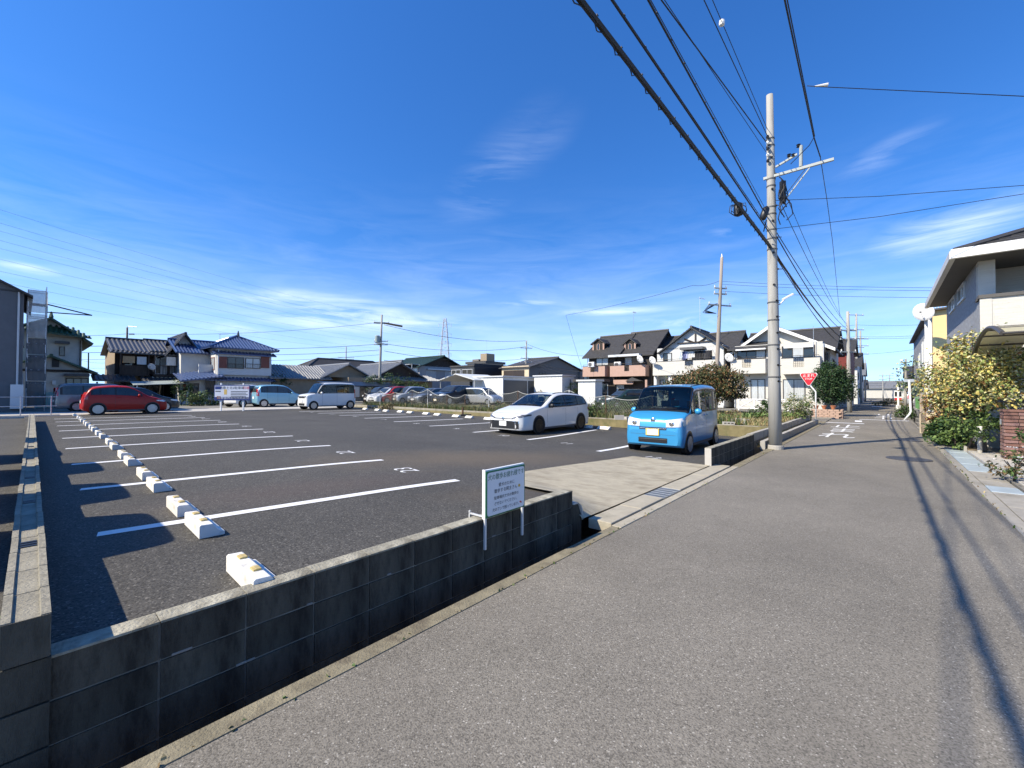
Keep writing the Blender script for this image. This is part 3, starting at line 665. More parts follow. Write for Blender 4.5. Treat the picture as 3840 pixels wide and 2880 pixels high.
        mb.build('windscreen_surround', BLACK, s.t)
        # cabin: tub, dashboard, seats, steering wheel
        I1 = mat('cabin_dark', (.03, .03, .032), .8, .15, 6); I2 = mat('seat_cloth', (.07, .068, .064), .9, .2, 10); w = s.W - .12; b0 = s.belt(1.4)
        MB().box(s.X(sp['rb']), s.X(cw + .15), -w, w, .3, .42).build('cabin_floor', I1, s.t)
        for sd in (-1, 1): MB().box(s.X(sp['rb']), s.X(cw + .4), sd * w - .03, sd * w + .03, .42, b0 - .04).build('door_lining', I1, s.t)
        MB().prism([(s.X(cw + .12), b0 - .3), (s.X(cw + .12), b0 - .03), (s.X(cw + .3), b0 - .0), (s.X(cw + .62), b0 - .06), (s.X(cw + .66), b0 - .3)], -w, w, 'y').build('dashboard', mat('dash_grey', (.09, .095, .09), .7, .1, 6), s.t, bevel=.02)
        for xs_, ys in ((cw + 1.15, (-.36, .36)), (cw + 2.0, (-.36, .36))):
            for y in ys:
                o = MB().box(s.X(xs_), s.X(xs_ - .5), y - .25, y + .25, .42, .62).build('seat', I2, s.t, bevel=.05)
                MB().prism([(s.X(xs_), .55), (s.X(xs_ + .15), .6), (s.X(xs_ + .3), 1.08), (s.X(xs_ + .2), 1.1)], y - .23, y + .23, 'y').build('seat_back', I2, o, bevel=.03)
                MB().box(s.X(xs_ + .34), s.X(xs_ + .24), y - .12, y + .12, 1.12, 1.3).build('headrest', I2, o, bevel=.04)
        ring = [(s.X(cw + .72) + .05 * math.sin(a), -.36 + .18 * math.cos(a), b0 - .04 + .15 * math.sin(a)) for a in [k * math.pi / 8 for k in range(17)]]
        MB().tube(ring, .014, 6).build('steering_wheel', mat('wheel_grey', (.2, .2, .19), .6, .1, 5), s.t)
    def make(s):
        sp, t, L = s.sp, s.t, s.L
        body = s.shell().build('body', s.col, t, smooth=True); s.body = body
        cw, rf, rb, rl = sp['cowl'], sp['rf'], sp['rb'], sp['rl']     # cowl, roof front, roof back, rear glass low end
        bt = s.belt
        gl, gu = s.gl, s.gu; op = sp.get('open'); GM = CARGLASS_T if op else CARGLASS
        a0, a1 = sp['glass']
        if op: s.frames()
        else: s.side('window_surround', a0, a1, lambda x: gl(x) - .012, lambda x: gu(x) + .012, BLACK, .004, 22)
        for (w0, w1) in sp['wins']: s.side('side_window', w0, w1, gl, gu, GM, .008, 8)
        if not op: s.topp('windscreen_surround', cw - .02, rf + .03, sp.get('wk', 1.06) + .05, BLACK, .004, sp.get('wk', 1.03) + .02)
        s.topp('windscreen', cw + .05, rf - .01, sp.get('wk', 1.0), GM, .009, sp.get('wk', .97) - .03)
        if rl > rb: s.topp('rear_window', rb + .03, rl - .03, .93, CARGLASS, .008)
        rg = sp.get('rglass')
        if rg: s.end('rear_window', -s.W * .72, s.W * .72, rg[0], rg[1], CARGLASS, False, .008)
        for x in sp['wheels']:
            for sd in (-1, 1): s.wheel(x, sd)
        # bottom trim and lower air intake
        s.side('sill', sp['wheels'][0] + .3, sp['wheels'][1] - .3, lambda x: s.zb(x), lambda x: s.zb(x) + .07, sp.get('sillm', GREYPL), .004, 6)
        for f in sp.get('front', []):
            y0, y1, z0, z1, m = f[1:6]; s.end(f[0], y0, y1, z0, z1, m, True, .004 + .003 * (f[6] if len(f) > 6 else 1), n=10)
        for hl in sp.get('lamps', []):            # y0 y1 z0(inner) z1(inner) z0(outer) z1(outer) material
            y0, y1, zi0, zi1, zo0, zo1, m = hl
            for sd in (-1, 1):
                o = s.end('headlamp', sd * y0, sd * y1, 0, 0, m, True, .009, 8, zfun=lambda y: (zi0 + (zo0 - zi0) * (abs(y) - y0) / (y1 - y0), zi1 + (zo1 - zi1) * (abs(y) - y0) / (y1 - y0)))
                if sp.get('bulbs'):
                    yy = y0 + (y1 - y0) * .35; zz = (zi0 + zi1) / 2
                    MB().lathe([(.0, 0), (.05, .0), (.06, .012), (.04, .02), (.0, .02)], 14, (0, 0, 0), 'x').build('lamp_reflector', CHROME, o, loc=(s.X(s.endx(sd * yy, zz)) + .004, sd * yy, zz))
        hs = sp.get('hl_side')
        if hs: s.side('headlamp_side', hs[0], hs[1], lambda x: hs[2] + (x - hs[0]) / (hs[1] - hs[0]) * hs[4], lambda x: hs[3], sp.get('lampm', LAMP), .008, 6)
        tl = sp.get('tail')
        if tl:
            s.side('tail_lamp', L - tl[0], L - .03, tl[1], tl[2], TAIL, .008, 4)
            for sd in (-1, 1): s.end('tail_lamp', sd * s.W * .95 * .86, sd * s.W * tl[3] if len(tl) > 3 else sd * s.W * .7, tl[1], tl[2], TAIL, False, .008, 4)
        pl = sp.get('plate')
        if pl:
            z, m = pl; x = s.X(s.endx(0, z)) + .012; o = MB().box(x, x + .012, -.165, .165, z - .083, z + .083).build('number_plate', m, t)
            if m is PLATEY: MB().box(x + .012, x + .014, -.135, .145, z - .07, z + .068).build('plate_face', PLATEW, o)
            x = s.X(s.endx(0, .62, False)) - .012; MB().box(x - .012, x, -.165, .165, .6, .76).build('number_plate', m, t)
        em = sp.get('emblem')
        if em: MB().lathe([(em[1], -.004), (em[1], .01), (em[1] * .75, .016), (em[1] * .7, .008), (0.003, .012)], 18, (0, 0, 0), 'x').build('emblem', sp.get('embm', CHROME), t, loc=(s.X(s.endx(0, em[0])) + .008, 0, em[0]))
        for sd in (-1, 1):
            mx, mz = sp['mirror']; y = s.half(mx, mz)
            m = MB(); m.lathe([(.02, -.03), (.075, -.02), (.085, .03), (.07, .08), (.02, .095)], 12, (0, 0, 0), 'x')
            o = m.build('mirror', sp.get('mirm', s.col), t, smooth=True, loc=(s.X(mx), sd * (y + .12), mz)); o.scale = (.9, 1.15, .92)
            MB().box(-.02, .04, min(0, -sd * .14), max(0, -sd * .14), -.06, -.03).build('mirror_arm', BLACK, o)
        for dx in sp.get('doors', []):
            s.side('door_seam', dx - .004, dx + .004, s.zb(dx) + .09, lambda x: gl(x) - .015, BLACK, .002, 1)
        for hx in sp.get('handles', []):
            for sd in (-1, 1):
                z = bt(hx) - .1; MB().box(-.07, .07, -.012, .012, -.014, .014).build('door_handle', sp.get('handm', s.col), t, loc=(s.X(hx), sd * (s.half(hx, z) + .012), z), bevel=.006)
        if sp.get('bonnet'):
            x = sp['bonnet']; s.topp('bonnet_seam', x, x + .012, .98, BLACK, .002, n=1)
        wy = .3
        for sd in (-.75, .1):
            xs_ = [cw + .04, cw + .1, cw + .12]; MB().tube([(s.X(cw + .045), sd * s.W * .55, s.top(cw + .045, .3) + .022), (s.X(cw + .08), sd * s.W * .55 + .5 * s.W, s.top(cw + .08, .3) + .022)], .008, 4).build('wiper', BLACK, t)
        if sp.get('rails'):
            for sd in (-1, 1): MB().tube([(s.X(x), sd * (s.half(x, s.zt(x)) - .02), s.zt(x) + .025) for x in [rf + .1 + (rb - rf - .1) * k / 6 for k in range(7)]], .014, 6).build('roof_rail', BLACK, t)
        if sp.get('drip'):
            for sd in (-1, 1): MB().tube([(s.X(x), sd * (s.half(x, s.zt(x)) + .015), s.zt(x) + .004) for x in [rf - .15 + (rb - rf + .15) * k / 8 for k in range(9)]], .009, 4).build('roof_groove', BLACK, t)
def tint(o, m): o.data = o.data.copy(); o.data.materials[0] = m
FKEI = [('bumper_seam', -.7, .7, .675, .681, BLACK, 0), ('bumper_crease', -.69, .69, .5, .504, GREYPL, 0), ('upper_grille', -.34, .34, .62, .68, BLACK), ('grille_bar', -.33, .33, .645, .657, CHROME, 2), ('lower_intake', -.36, .36, .3, .42, BLACK), ('intake_bar', -.35, .35, .385, .395, CHROME, 2)]
TANTO = dict(L=3.395, W=1.475, open=True, wk=1.17, tum=.06, rr=.08, plan=[(0, .83), (.04, .92), (.12, .97), (.3, 1), (2.7, 1), (3.15, .98), (3.33, .95), (3.395, .9)], top=[(0, .6), (.02, .78), (.08, .88), (.25, .97), (.45, 1.04), (.55, 1.08), (.8, 1.4), (.98, 1.6), (1.1, 1.68), (1.6, 1.725), (2.2, 1.75), (3.0, 1.73), (3.22, 1.68), (3.35, 1.45), (3.395, .95)], belt=[(0, .7), (.4, .98), (.8, 1.02), (3.4, 1.05)],
             cowl=.5, rf=1.05, rb=3.2, rl=3.2, rglass=(1.1, 1.55), glass=(.7, 3.22), wins=[(.74, .92), (.98, 1.98), (2.06, 2.7), (2.76, 3.14)], hdr=.14, wheels=(.5, 2.99), wr=.275, rk=.68, spokes=8, front=FKEI,
             lamps=[(.33, .715, .69, .86, .71, .92, LAMP)], bulbs=True, hl_side=(.1, .34, .73, .88, .04), tail=(.1, .75, 1.35, .72), plate=(.56, PLATEY), emblem=(.85, .062), mirror=(.9, 1.06), doors=(1.08, 2.02, 2.76), handles=(1.9, 2.15), bonnet=.5, drip=True)
NBOX = dict(TANTO, wk=1.14, top=[(0, .55), (.02, .8), (.07, .95), (.3, 1.02), (.55, 1.06), (.64, 1.09), (.85, 1.4), (1.02, 1.64), (1.15, 1.73), (1.6, 1.775), (2.2, 1.79), (3.1, 1.77), (3.28, 1.72), (3.37, 1.45), (3.395, .9)], belt=[(0, .8), (.5, 1.04), (.9, 1.08), (3.4, 1.1)], cowl=.6, rf=1.1, rb=3.25, rl=3.25,
            glass=(.74, 3.3), wins=[(.8, 1.0), (1.06, 1.98), (2.04, 2.76), (2.82, 3.24)], wheels=(.46, 2.98), emblem=(.86, .05), front=[('upper_grille', -.42, .42, .76, .86, BLACK), ('grille_bar', -.45, .45, .86, .885, CHROME, 2), ('grille_bar', -.45, .45, .76, .775, CHROME, 2), ('lower_intake', -.42, .42, .28, .42, BLACK)],
            lamps=[(.44, .7, .78, .93, .78, .95, LAMP)], plate=(.56, PLATEW), doors=(1.03, 2.02), handles=(1.9, 2.12), drip=False, mirror=(.95, 1.1))
COROLLA = dict(open=True, L=4.495, W=1.745, tum=.3, rr=.09, top=[(0, .5), (.04, .62), (.14, .7), (.5, .83), (.9, .92), (1.22, .985), (1.6, 1.17), (2.0, 1.36), (2.3, 1.43), (2.8, 1.46), (3.5, 1.43), (3.95, 1.36), (4.2, 1.17), (4.36, 1.02), (4.44, .9), (4.495, .62)], bot=[(0, .2), (.1, .17), (4.3, .2), (4.495, .36)], belt=[(0, .62), (.6, .84), (1.3, .93), (3.0, .97), (4.2, 1.02), (4.5, .9)],
               plan=[(0, .64), (.06, .79), (.18, .91), (.4, .975), (.65, 1), (3.7, 1), (4.2, .95), (4.42, .86), (4.495, .74)], cowl=1.2, rf=2.05, rb=3.92, rl=4.36, glass=(1.52, 4.12), wins=[(1.66, 2.55), (2.63, 3.38), (3.45, 4.02)], hdr=.1, wheels=(.93, 3.63), wr=.318, rk=.72, spokes=10, dark_rim=True,
               front=[('grille_frame', -.68, .68, .215, .5, CHROME, 0), ('grille', -.66, .66, .235, .49, BLACK, 1), ('badge_bar', -.45, .45, .555, .58, BLACK), ('bonnet_gap', -.62, .62, .6, .606, BLACK, 0)], lamps=[(.4, .8, .565, .61, .63, .72, LAMPD)], hl_side=(.16, .52, .64, .72, .03), lampm=LAMPD, tail=(.28, .78, .9, .6), plate=(.4, PLATEW), emblem=(.57, .055), mirror=(1.62, 1.0), mirm=BLACK, doors=(1.42, 2.58, 3.42), handles=(2.42, 3.28), bonnet=.22, rails=True, cat='car')
HATCH = dict(L=3.9, W=1.695, tum=.26, rr=.1, top=[(0, .5), (.05, .64), (.2, .74), (.5, .86), (.9, .97), (1.3, 1.2), (1.7, 1.42), (2.0, 1.5), (2.5, 1.52), (3.2, 1.47), (3.5, 1.4), (3.7, 1.18), (3.82, .95), (3.9, .6)], belt=[(0, .6), (.6, .86), (1.2, .93), (3.2, 1.02), (3.9, .98)],
             cowl=.92, rf=1.72, rb=3.46, rl=3.78, glass=(1.25, 3.55), wins=[(1.4, 2.45), (2.52, 3.12), (3.18, 3.46)], hdr=.1, wheels=(.78, 3.24), wr=.3, rk=.7, spokes=10, front=[('grille', -.3, .3, .52, .58, BLACK), ('lower_intake', -.45, .45, .24, .38, BLACK)], lamps=[(.4, .72, .58, .66, .66, .76, LAMP)], hl_side=(.14, .5, .64, .75, .06), tail=(.2, .8, 1.05, .66), plate=(.44, PLATEW), emblem=(.62, .045), mirror=(1.45, 1.0), doors=(1.18, 2.5), handles=(2.35,), bonnet=.2)
EKW = dict(HATCH, L=3.395, W=1.475, tum=.16, top=[(0, .55), (.04, .72), (.15, .82), (.5, .94), (.72, 1.0), (1.1, 1.32), (1.35, 1.5), (1.6, 1.58), (2.1, 1.62), (2.8, 1.6), (3.1, 1.55), (3.28, 1.3), (3.36, 1.0), (3.395, .6)], belt=[(0, .7), (.6, .94), (1.0, .98), (3.4, 1.04)], cowl=.7, rf=1.42, rb=3.1, rl=3.1, rglass=(1.08, 1.45), glass=(.98, 3.14), wins=[(1.02, 1.26), (1.32, 2.0), (2.07, 2.7), (2.76, 3.08)], wheels=(.48, 2.95), wr=.275, tail=(.14, .8, 1.3, .7), doors=(1.24, 2.03, 2.72), handles=(1.9, 2.2), mirror=(1.1, 1.02), spokes=8, lamps=[(.38, .68, .66, .78, .68, .86, LAMP)], hl_side=(.12, .4, .7, .85, .05))
VAN = dict(HATCH, L=4.7, W=1.695, tum=.14, top=[(0, .5), (.05, .74), (.2, .86), (.5, .98), (.8, 1.08), (1.2, 1.4), (1.6, 1.7), (1.9, 1.79), (2.6, 1.84), (4.0, 1.82), (4.45, 1.75), (4.6, 1.4), (4.67, 1.1), (4.7, .6)], belt=[(0, .7), (.7, .98), (1.2, 1.04), (4.7, 1.08)], cowl=.78, rf=1.7, rb=4.4, rl=4.4, rglass=(1.15, 1.6), glass=(1.0, 4.5), wins=[(1.1, 1.42), (1.5, 2.3), (2.38, 3.4), (3.47, 4.38)], hdr=.16, wheels=(.85, 3.72), wr=.31, tail=(.14, 1.0, 1.55, .74), doors=(1.45, 2.34, 3.44), handles=(2.2, 2.5), mirror=(1.25, 1.1), spokes=6, plate=(.5, PLATEW))
SEDAN = dict(HATCH, L=4.5, W=1.74, top=[(0, .5), (.06, .66), (.3, .76), (.9, .9), (1.25, .97), (1.6, 1.17), (2.0, 1.38), (2.3, 1.45), (2.9, 1.46), (3.3, 1.4), (3.7, 1.15), (3.9, 1.02), (4.35, .98), (4.45, .8), (4.5, .6)], belt=[(0, .62), (.8, .88), (3.6, .98), (4.5, .9)], cowl=1.22, rf=2.05, rb=3.25, rl=3.85, glass=(1.55, 3.6), wins=[(1.68, 2.52), (2.6, 3.4)], wheels=(.85, 3.5), wr=.31, doors=(1.4, 2.56), handles=(2.4, 3.2), mirror=(1.62, 1.0), tail=(.3, .72, .9, .6))
SUV = dict(HATCH, L=4.5, W=1.78, tum=.2, top=[(0, .6), (.04, .85), (.2, .98), (.8, 1.07), (1.2, 1.14), (1.6, 1.4), (1.9, 1.6), (2.2, 1.68), (3.0, 1.7), (4.0, 1.66), (4.3, 1.55), (4.42, 1.2), (4.5, .7)], belt=[(0, .8), (.9, 1.05), (4.5, 1.15)], cowl=1.15, rf=1.95, rb=4.2, rl=4.2, rglass=(1.2, 1.52), glass=(1.5, 4.3), wins=[(1.62, 2.45), (2.53, 3.35), (3.42, 4.16)], wheels=(.85, 3.6), wr=.35, doors=(1.4, 2.49), handles=(2.35, 3.2), mirror=(1.6, 1.18), lamps=[(.45, .78, .8, .92, .84, .94, LAMP)], hl_side=(.1, .45, .84, .96, .04), tail=(.2, .95, 1.15, .7), front=[('grille', -.4, .4, .72, .86, BLACK), ('lower_intake', -.5, .5, .34, .5, BLACK)])
def squash(spec, k):
    d = dict(spec); d['L'] *= k
    for n in ('top', 'belt', 'bot', 'plan'):
        if n in d: d[n] = [(x * k, z) for x, z in d[n]]
    for n in ('cowl', 'rf', 'rb', 'rl', 'bonnet'): d[n] = d[n] * k
    d['glass'] = tuple(x * k for x in d['glass']); d['wins'] = [(a * k, b * k) for a, b in d['wins']]; d['wheels'] = tuple(x * k for x in d['wheels']); d['doors'] = [x * k for x in d['doors']]; d['handles'] = [x * k for x in d['handles']]; d['mirror'] = (d['mirror'][0] * k, d['mirror'][1]); return d
A_U = math.atan2(UY, UX)              # heading along +u
BLUE = paint('blue_car_paint', (.04, .29, .56), .2); PEARL = paint('pearl_white_paint', (.7, .7, .68), .05); REDP = plain('red_car_paint', (.38, .012, .008), .4, 0, .25, .25)
SILV = paint('silver_paint', (.5, .52, .54), .6); DRK = paint('black_car_paint', (.012, .013, .015), .3); LBLU = paint('light_blue_paint', (.24, .47, .58), .3); WHT = paint('white_car_paint', (.7, .71, .71), .05)
GRY = paint('grey_car_paint', (.16, .17, .18), .5); CREAMP = paint('ivory_paint', (.6, .57, .5), .1); DBLU = paint('dark_blue_paint', (.02, .025, .04), .4)
tan = Car('minicar', 'bright blue tall minicar with yellow number plate parked beside the short wall', TANTO, BLUE, (4.8, 12.55), rad(-129), scale=1.055, z=lotz(4.8, 12.5) - .01, group='cars in the lot')
MB().box(-.02, .02, -.02, .02, 0, .05).build('mirror_sticker', PLATEW, tan.t, loc=(tan.X(1.2), .1, 1.52))
MB().tube([(tan.X(1.25), .55, 1.68), (tan.X(1.38), .57, 1.92)], .006, 4).build('antenna', BLACK, tan.t)
Car('station_wagon', 'white station wagon with black wheels and black mesh grille parked in the right row', COROLLA, PEARL, (1.22, 17.1), A_U + math.pi - .01, z=.035, group='cars in the lot', scale=1.03)
c = PL(1171, 1537).lerp(PL(1313, 1533), .5) + uv(0, .68); Car('minivan', 'boxy white minivan parked at the far end of the right row', NBOX, PEARL, (c.x, c.y), A_U + math.pi, z=.312, group='cars in the lot', scale=1.03)
c = PL(364, 1557).lerp(PL(579, 1551), .5) + uv(.02, .8); Car('hatchback', 'shiny red hatchback parked across the far left stalls', squash(HATCH, .87), REDP, (c.x, c.y), A_U, z=.312, group='cars in the lot', scale=1.0)
c = c + uv(.15, 2.5); Car('hatchback', 'black hatchback half hidden behind the red hatchback', HATCH, DRK, (c.x + .5, c.y + .6), A_U, z=.33, group='cars in the lot', scale=.94)
c = P(300, 1548, .33) + uv(1.2, 2.9)
Car('minivan', 'dark grey minivan standing behind the tail of the red hatchback', VAN, GRY, (c.x, c.y), A_U + .05, z=.335, group='cars in the lot', scale=.9)
c = P(262, 1532, .33) + uv(1.4, 3.2)
Car('minivan', 'black minivan at the left edge of the car group near the pale green fence', VAN, DRK, (c.x, c.y), A_U + .05, z=.335, group='cars in the lot', scale=.88)
# light blue hatchback beyond the lane and the white car behind the sign board
a = P(1009, 1527, .335); b = P(1105, 1524, .335); c = a.lerp(b, .5) + uv(0, .7)
Car('hatchback', 'light blue hatchback parked on the lane behind the white minivan', EKW, LBLU, (c.x, c.y), A_U, z=.337, group='cars behind the lot', scale=1.05)
c = c + uv(-1.3, 1.9)
Car('minicar', 'white minicar half hidden behind the blue sign board', EKW, WHT, (c.x, c.y), A_U + .35, z=.337, group='cars behind the lot', scale=1.05)
# row of cars beyond the netting fence
for (px, py, spec, col, lab, an) in [(1345, 1512, EKW, DRK, 'black car just showing behind the tail of the white minivan', 0), (1372, 1514, HATCH, WHT, 'white car nosing out behind the left end of the netting fence', .1), (1392, 1514, EKW, paint('bright_red_paint', (.5, .03, .02)), 'red minicar behind the netting fence', .05), (1452, 1514, EKW, SILV, 'silver minicar with yellow plate behind the netting fence', 0), (1535, 1515, SEDAN, GRY, 'dark grey sedan behind the netting fence', .1), (1620, 1518, SUV, DBLU, 'black off-roader behind the netting fence', .1)]:
    c = P(px + 34, py - 1, .42); c = Vector((c.x, c.y, 0)) * 1.0 + uv(1.4, 0)
    Car('parked_car', lab, dict(spec, plate=(spec['plate'][0], PLATEY if 'yellow' in lab or 'red' in lab or 'off' in lab else PLATEW)), col, (c.x, c.y), A_U + math.pi + an, z=.4, group='cars behind the netting fence')
a = P(1767, 1517, .42); b = P(1825, 1518, .42); c = a.lerp(b, .5) + Vector((.2, .8, 0))
Car('minivan', 'silver minivan parked in front of the white storage shed', VAN, SILV, (c.x, c.y), math.atan2(b.y - a.y, b.x - a.x) - .25, z=.41, group='cars behind the netting fence', scale=.82)
# ------------------------------------------------------------------ houses
CURTG = mat('curtain_behind_glass', (.46, .48, .48), .15, .3, 6, coat=.8, stretch=(9, 9, .2))
SLATE = mat('dark_slate', (.058, .056, .055), .6, .2, 4, spec=.4)
GTILE = mat('grey_glazed_tile', (.2, .205, .21), .42, .2, 5, spec=.5); BTILE = mat('blue_glazed_tile', (.045, .075, .17), .3, .25, 5, spec=.6)
DTILE = mat('dark_roof_tile', (.055, .055, .058), .45, .25, 5, spec=.5); GREENT = mat('green_roof_tile', (.035, .075, .04), .45, .25, 5, spec=.5); GREENM = mat('green_sheet_roof', (.018, .04, .034), .5, .15, 2)
WALLW = mat('white_render', (.58, .58, .56), .85, .06, 2, .3, 60); WALLC = mat('cream_siding', (.55, .53, .48), .8, .07, 2, .5, 30, stretch=(.4, .4, 9)); WALLBR = mat('dark_brown_wall', (.035, .029, .025), .8, .15, 3); PINKW = mat('salmon_render', (.43, .285, .225), .85, .06, 3, .3, 60)
WALLG = mat('grey_wall', (.3, .3, .3), .85, .1, 3, .3, 50); WALLDG = mat('charcoal_siding', (.045, .05, .057), .6, .12, 3); NAVY = mat('navy_sheet', (.012, .016, .024), .45, .1, 3); BEIGE = mat('beige_render', (.6, .5, .35), .85, .07, 3, .3, 50); WALLTAN = mat('tan_mud_wall', (.3, .24, .17), .9, .12, 3, .3, 50)
WOODD = mat('dark_timber', (.05, .036, .027), .8, .3, 6, stretch=(1, 1, .2)); WOODB = mat('reddish_shutter', (.2, .065, .045), .6, .15, 8); YELW = mat('yellow_siding', (.72, .55, .27), .8, .06, 3, .5, 20, stretch=(.3, .3, 6)); BRICKG = mat('grey_brick_siding', (.3, .31, .33), .85, .25, 9, .6, 40); SOFFIT = mat('soffit_board', (.1, .095, .09), .8, .08, 3)
class House:
    def __init__(s, name, label, org, rz, w, d, gz=.33, cat='house', group=None):
        s.t = thing(name, label, cat, (org.x, org.y, gz), rz, group); s.w, s.d, s.gz, s.rz = w, d, gz, rz; s.o = Vector((org.x, org.y, gz))
        s.ex = Vector((math.cos(rz), math.sin(rz), 0)); s.ey = Vector((-math.sin(rz), math.cos(rz), 0))
    def hit(s, face, px, py, off=0.0):
        n = s.ey if face == 'f' else s.ex; base = s.o + n * off if face != 'r' else s.o + s.ex * (s.w + off)
        d = ray(px, py); o = Vector((0, 0, HC)); t = (base - o).dot(n) / d.dot(n); q = o + d * t - s.o
        return (q.dot(s.ex) if face == 'f' else q.dot(s.ey)), q.z
    def R(s, face, x0, y0, x1, y1, off=0.0):
        p = [s.hit(face, *c, off) for c in ((x0, y0), (x1, y0), (x0, y1), (x1, y1))]
        a = sorted(((p[0][0] + p[2][0]) / 2, (p[1][0] + p[3][0]) / 2)); return a[0], a[1], (p[2][1] + p[3][1]) / 2, (p[0][1] + p[1][1]) / 2
    def slab(s, face, r, t0, t1, mb):       # box on a face: r = (a0,a1,z0,z1), from t0 (outside, negative) to t1
        a0, a1, z0, z1 = r
        if face == 'f': mb.box(a0, a1, t0, t1, z0, z1)
        elif face == 'l': mb.box(t0, t1, a0, a1, z0, z1)
        else: mb.box(s.w - t1, s.w - t0, a0, a1, z0, z1)
        return mb
    def box(s, name, face, r, t0, t1, m, parent=None, bevel=0):
        return s.slab(face, r, t0, t1, MB()).build(name, m, parent or s.t, bevel=bevel)
    def win(s, face, r, fm=None, panes=2, curtain=0, off=0.0, name='window', rail=False, parent=None):
        a0, a1, z0, z1 = r; fw = min(.06, (a1 - a0) * .12); mb = MB(); fm = fm or BROWNM
        for q in ((a0, a1, z0, z0 + fw), (a0, a1, z1 - fw, z1), (a0, a0 + fw, z0 + fw, z1 - fw), (a1 - fw, a1, z0 + fw, z1 - fw)): s.slab(face, q, off - .05, off + .02, mb)
        for k in range(1, panes):
            c = a0 + (a1 - a0) * k / panes; s.slab(face, (c - fw * .4, c + fw * .4, z0 + fw, z1 - fw), off - .045, off + .02, mb)
        o = mb.build(name, fm, s.t)
        for k in range(panes):
            b0 = a0 + fw + (a1 - a0 - 2 * fw) * k / panes; b1 = a0 + fw + (a1 - a0 - 2 * fw) * (k + 1) / panes
            cur = curtain if isinstance(curtain, int) and not isinstance(curtain, bool) else 0
            s.slab(face, (b0 + .002, b1 - .002, z0 + fw, z1 - fw), off - .02, off + .01, MB()).build('pane', CURTG if (cur >> k) & 1 else GLASS, o)
        if rail:
            mb = MB(); s.slab(face, (a0, a1, z0 + .42, z0 + .46), off - .16, off - .13, mb); n = max(3, int((a1 - a0) / .14))
            for k in range(n + 1): x = a0 + (a1 - a0) * k / n; s.slab(face, (x - .008, x + .008, z0, z0 + .42), off - .15, off - .14, mb)
            mb.build('railing', fm, o)
        return o
    def slope(s, A, B, C, Dd, m, style='slate', th=.1, parent=None, name='roof_slope', pitch=.3):
        A, B, C, Dd = map(Vector, (A, B, C, Dd)); e = B - A; le = e.length; eh = e / le
        td = (Dd - A).dot(eh) / le; tc = (C - A).dot(eh) / le; up = (Dd - A) - eh * (Dd - A).dot(eh); hl = up.length; uh = up / hl
        nrm = eh.cross(uh)
        if nrm.z < 0: nrm = -nrm
        def pt(t, k): return A + eh * (t * le) + uh * (k * hl)
        mb = MB(); q = [A, B, C, Dd] if (C - Dd).length > .01 else [A, B, C]
        n = len(q); mb.add([p for p in q] + [p - Vector((0, 0, th)) for p in q], [tuple(range(n)), tuple(range(2 * n - 1, n - 1, -1))] + [(i, i + n, (i + 1) % n + n, (i + 1) % n) for i in range(n)])
        o = mb.build(name, m, parent or s.t)
        if style == 'tile':
            mb = MB(); nr = max(4, int(le / pitch)); wd = .3 / nr
            for i in range(nr):
                t = (i + .5) / nr; k = 1.0
                if t < td: k = t / max(td, 1e-4)
                elif t > tc: k = (1 - t) / max(1 - tc, 1e-4)
                if k < .04: continue
                a, b = pt(t - wd, -.01), pt(t + wd, -.01); c, d2 = pt(t + wd, k), pt(t - wd, k); mm = nrm * .07
                mb.add([a, b, c, d2, pt(t - wd * .5, -.01) + mm, pt(t + wd * .5, -.01) + mm, pt(t + wd * .5, k) + mm, pt(t - wd * .5, k) + mm], [(4, 5, 6, 7), (0, 4, 7, 3), (5, 1, 2, 6), (0, 1, 5, 4)])
            r = mb.build('tile_ribs', m, o); r['kind'] = 'stuff'
        elif style == 'slate':
            mb = MB(); nr = max(4, int(hl / .28))
            for i in range(nr):
                k0, k1 = i / nr, (i + 1.12) / nr; k1 = min(1, k1)
                def ends(k): return td * k, 1 - (1 - tc) * k
                a0, b0 = ends(k0); a1, b1 = ends(k1); f0, f1 = nrm * .035, nrm * .004
                mb.add([pt(a0, k0) + f0, pt(b0, k0) + f0, pt(b1, k1) + f1, pt(a1, k1) + f1, pt(a0, k0), pt(b0, k0)], [(0, 1, 2, 3), (4, 5, 1, 0)])
            r = mb.build('slate_courses', m, o); r['kind'] = 'stuff'
        return o
    def ridge(s, a, b, m, r=.12): return MB().tube([Vector(a) + Vector((0, 0, .05)), Vector(b) + Vector((0, 0, .05))], r, 8).build('ridge_cap', m, s.t)
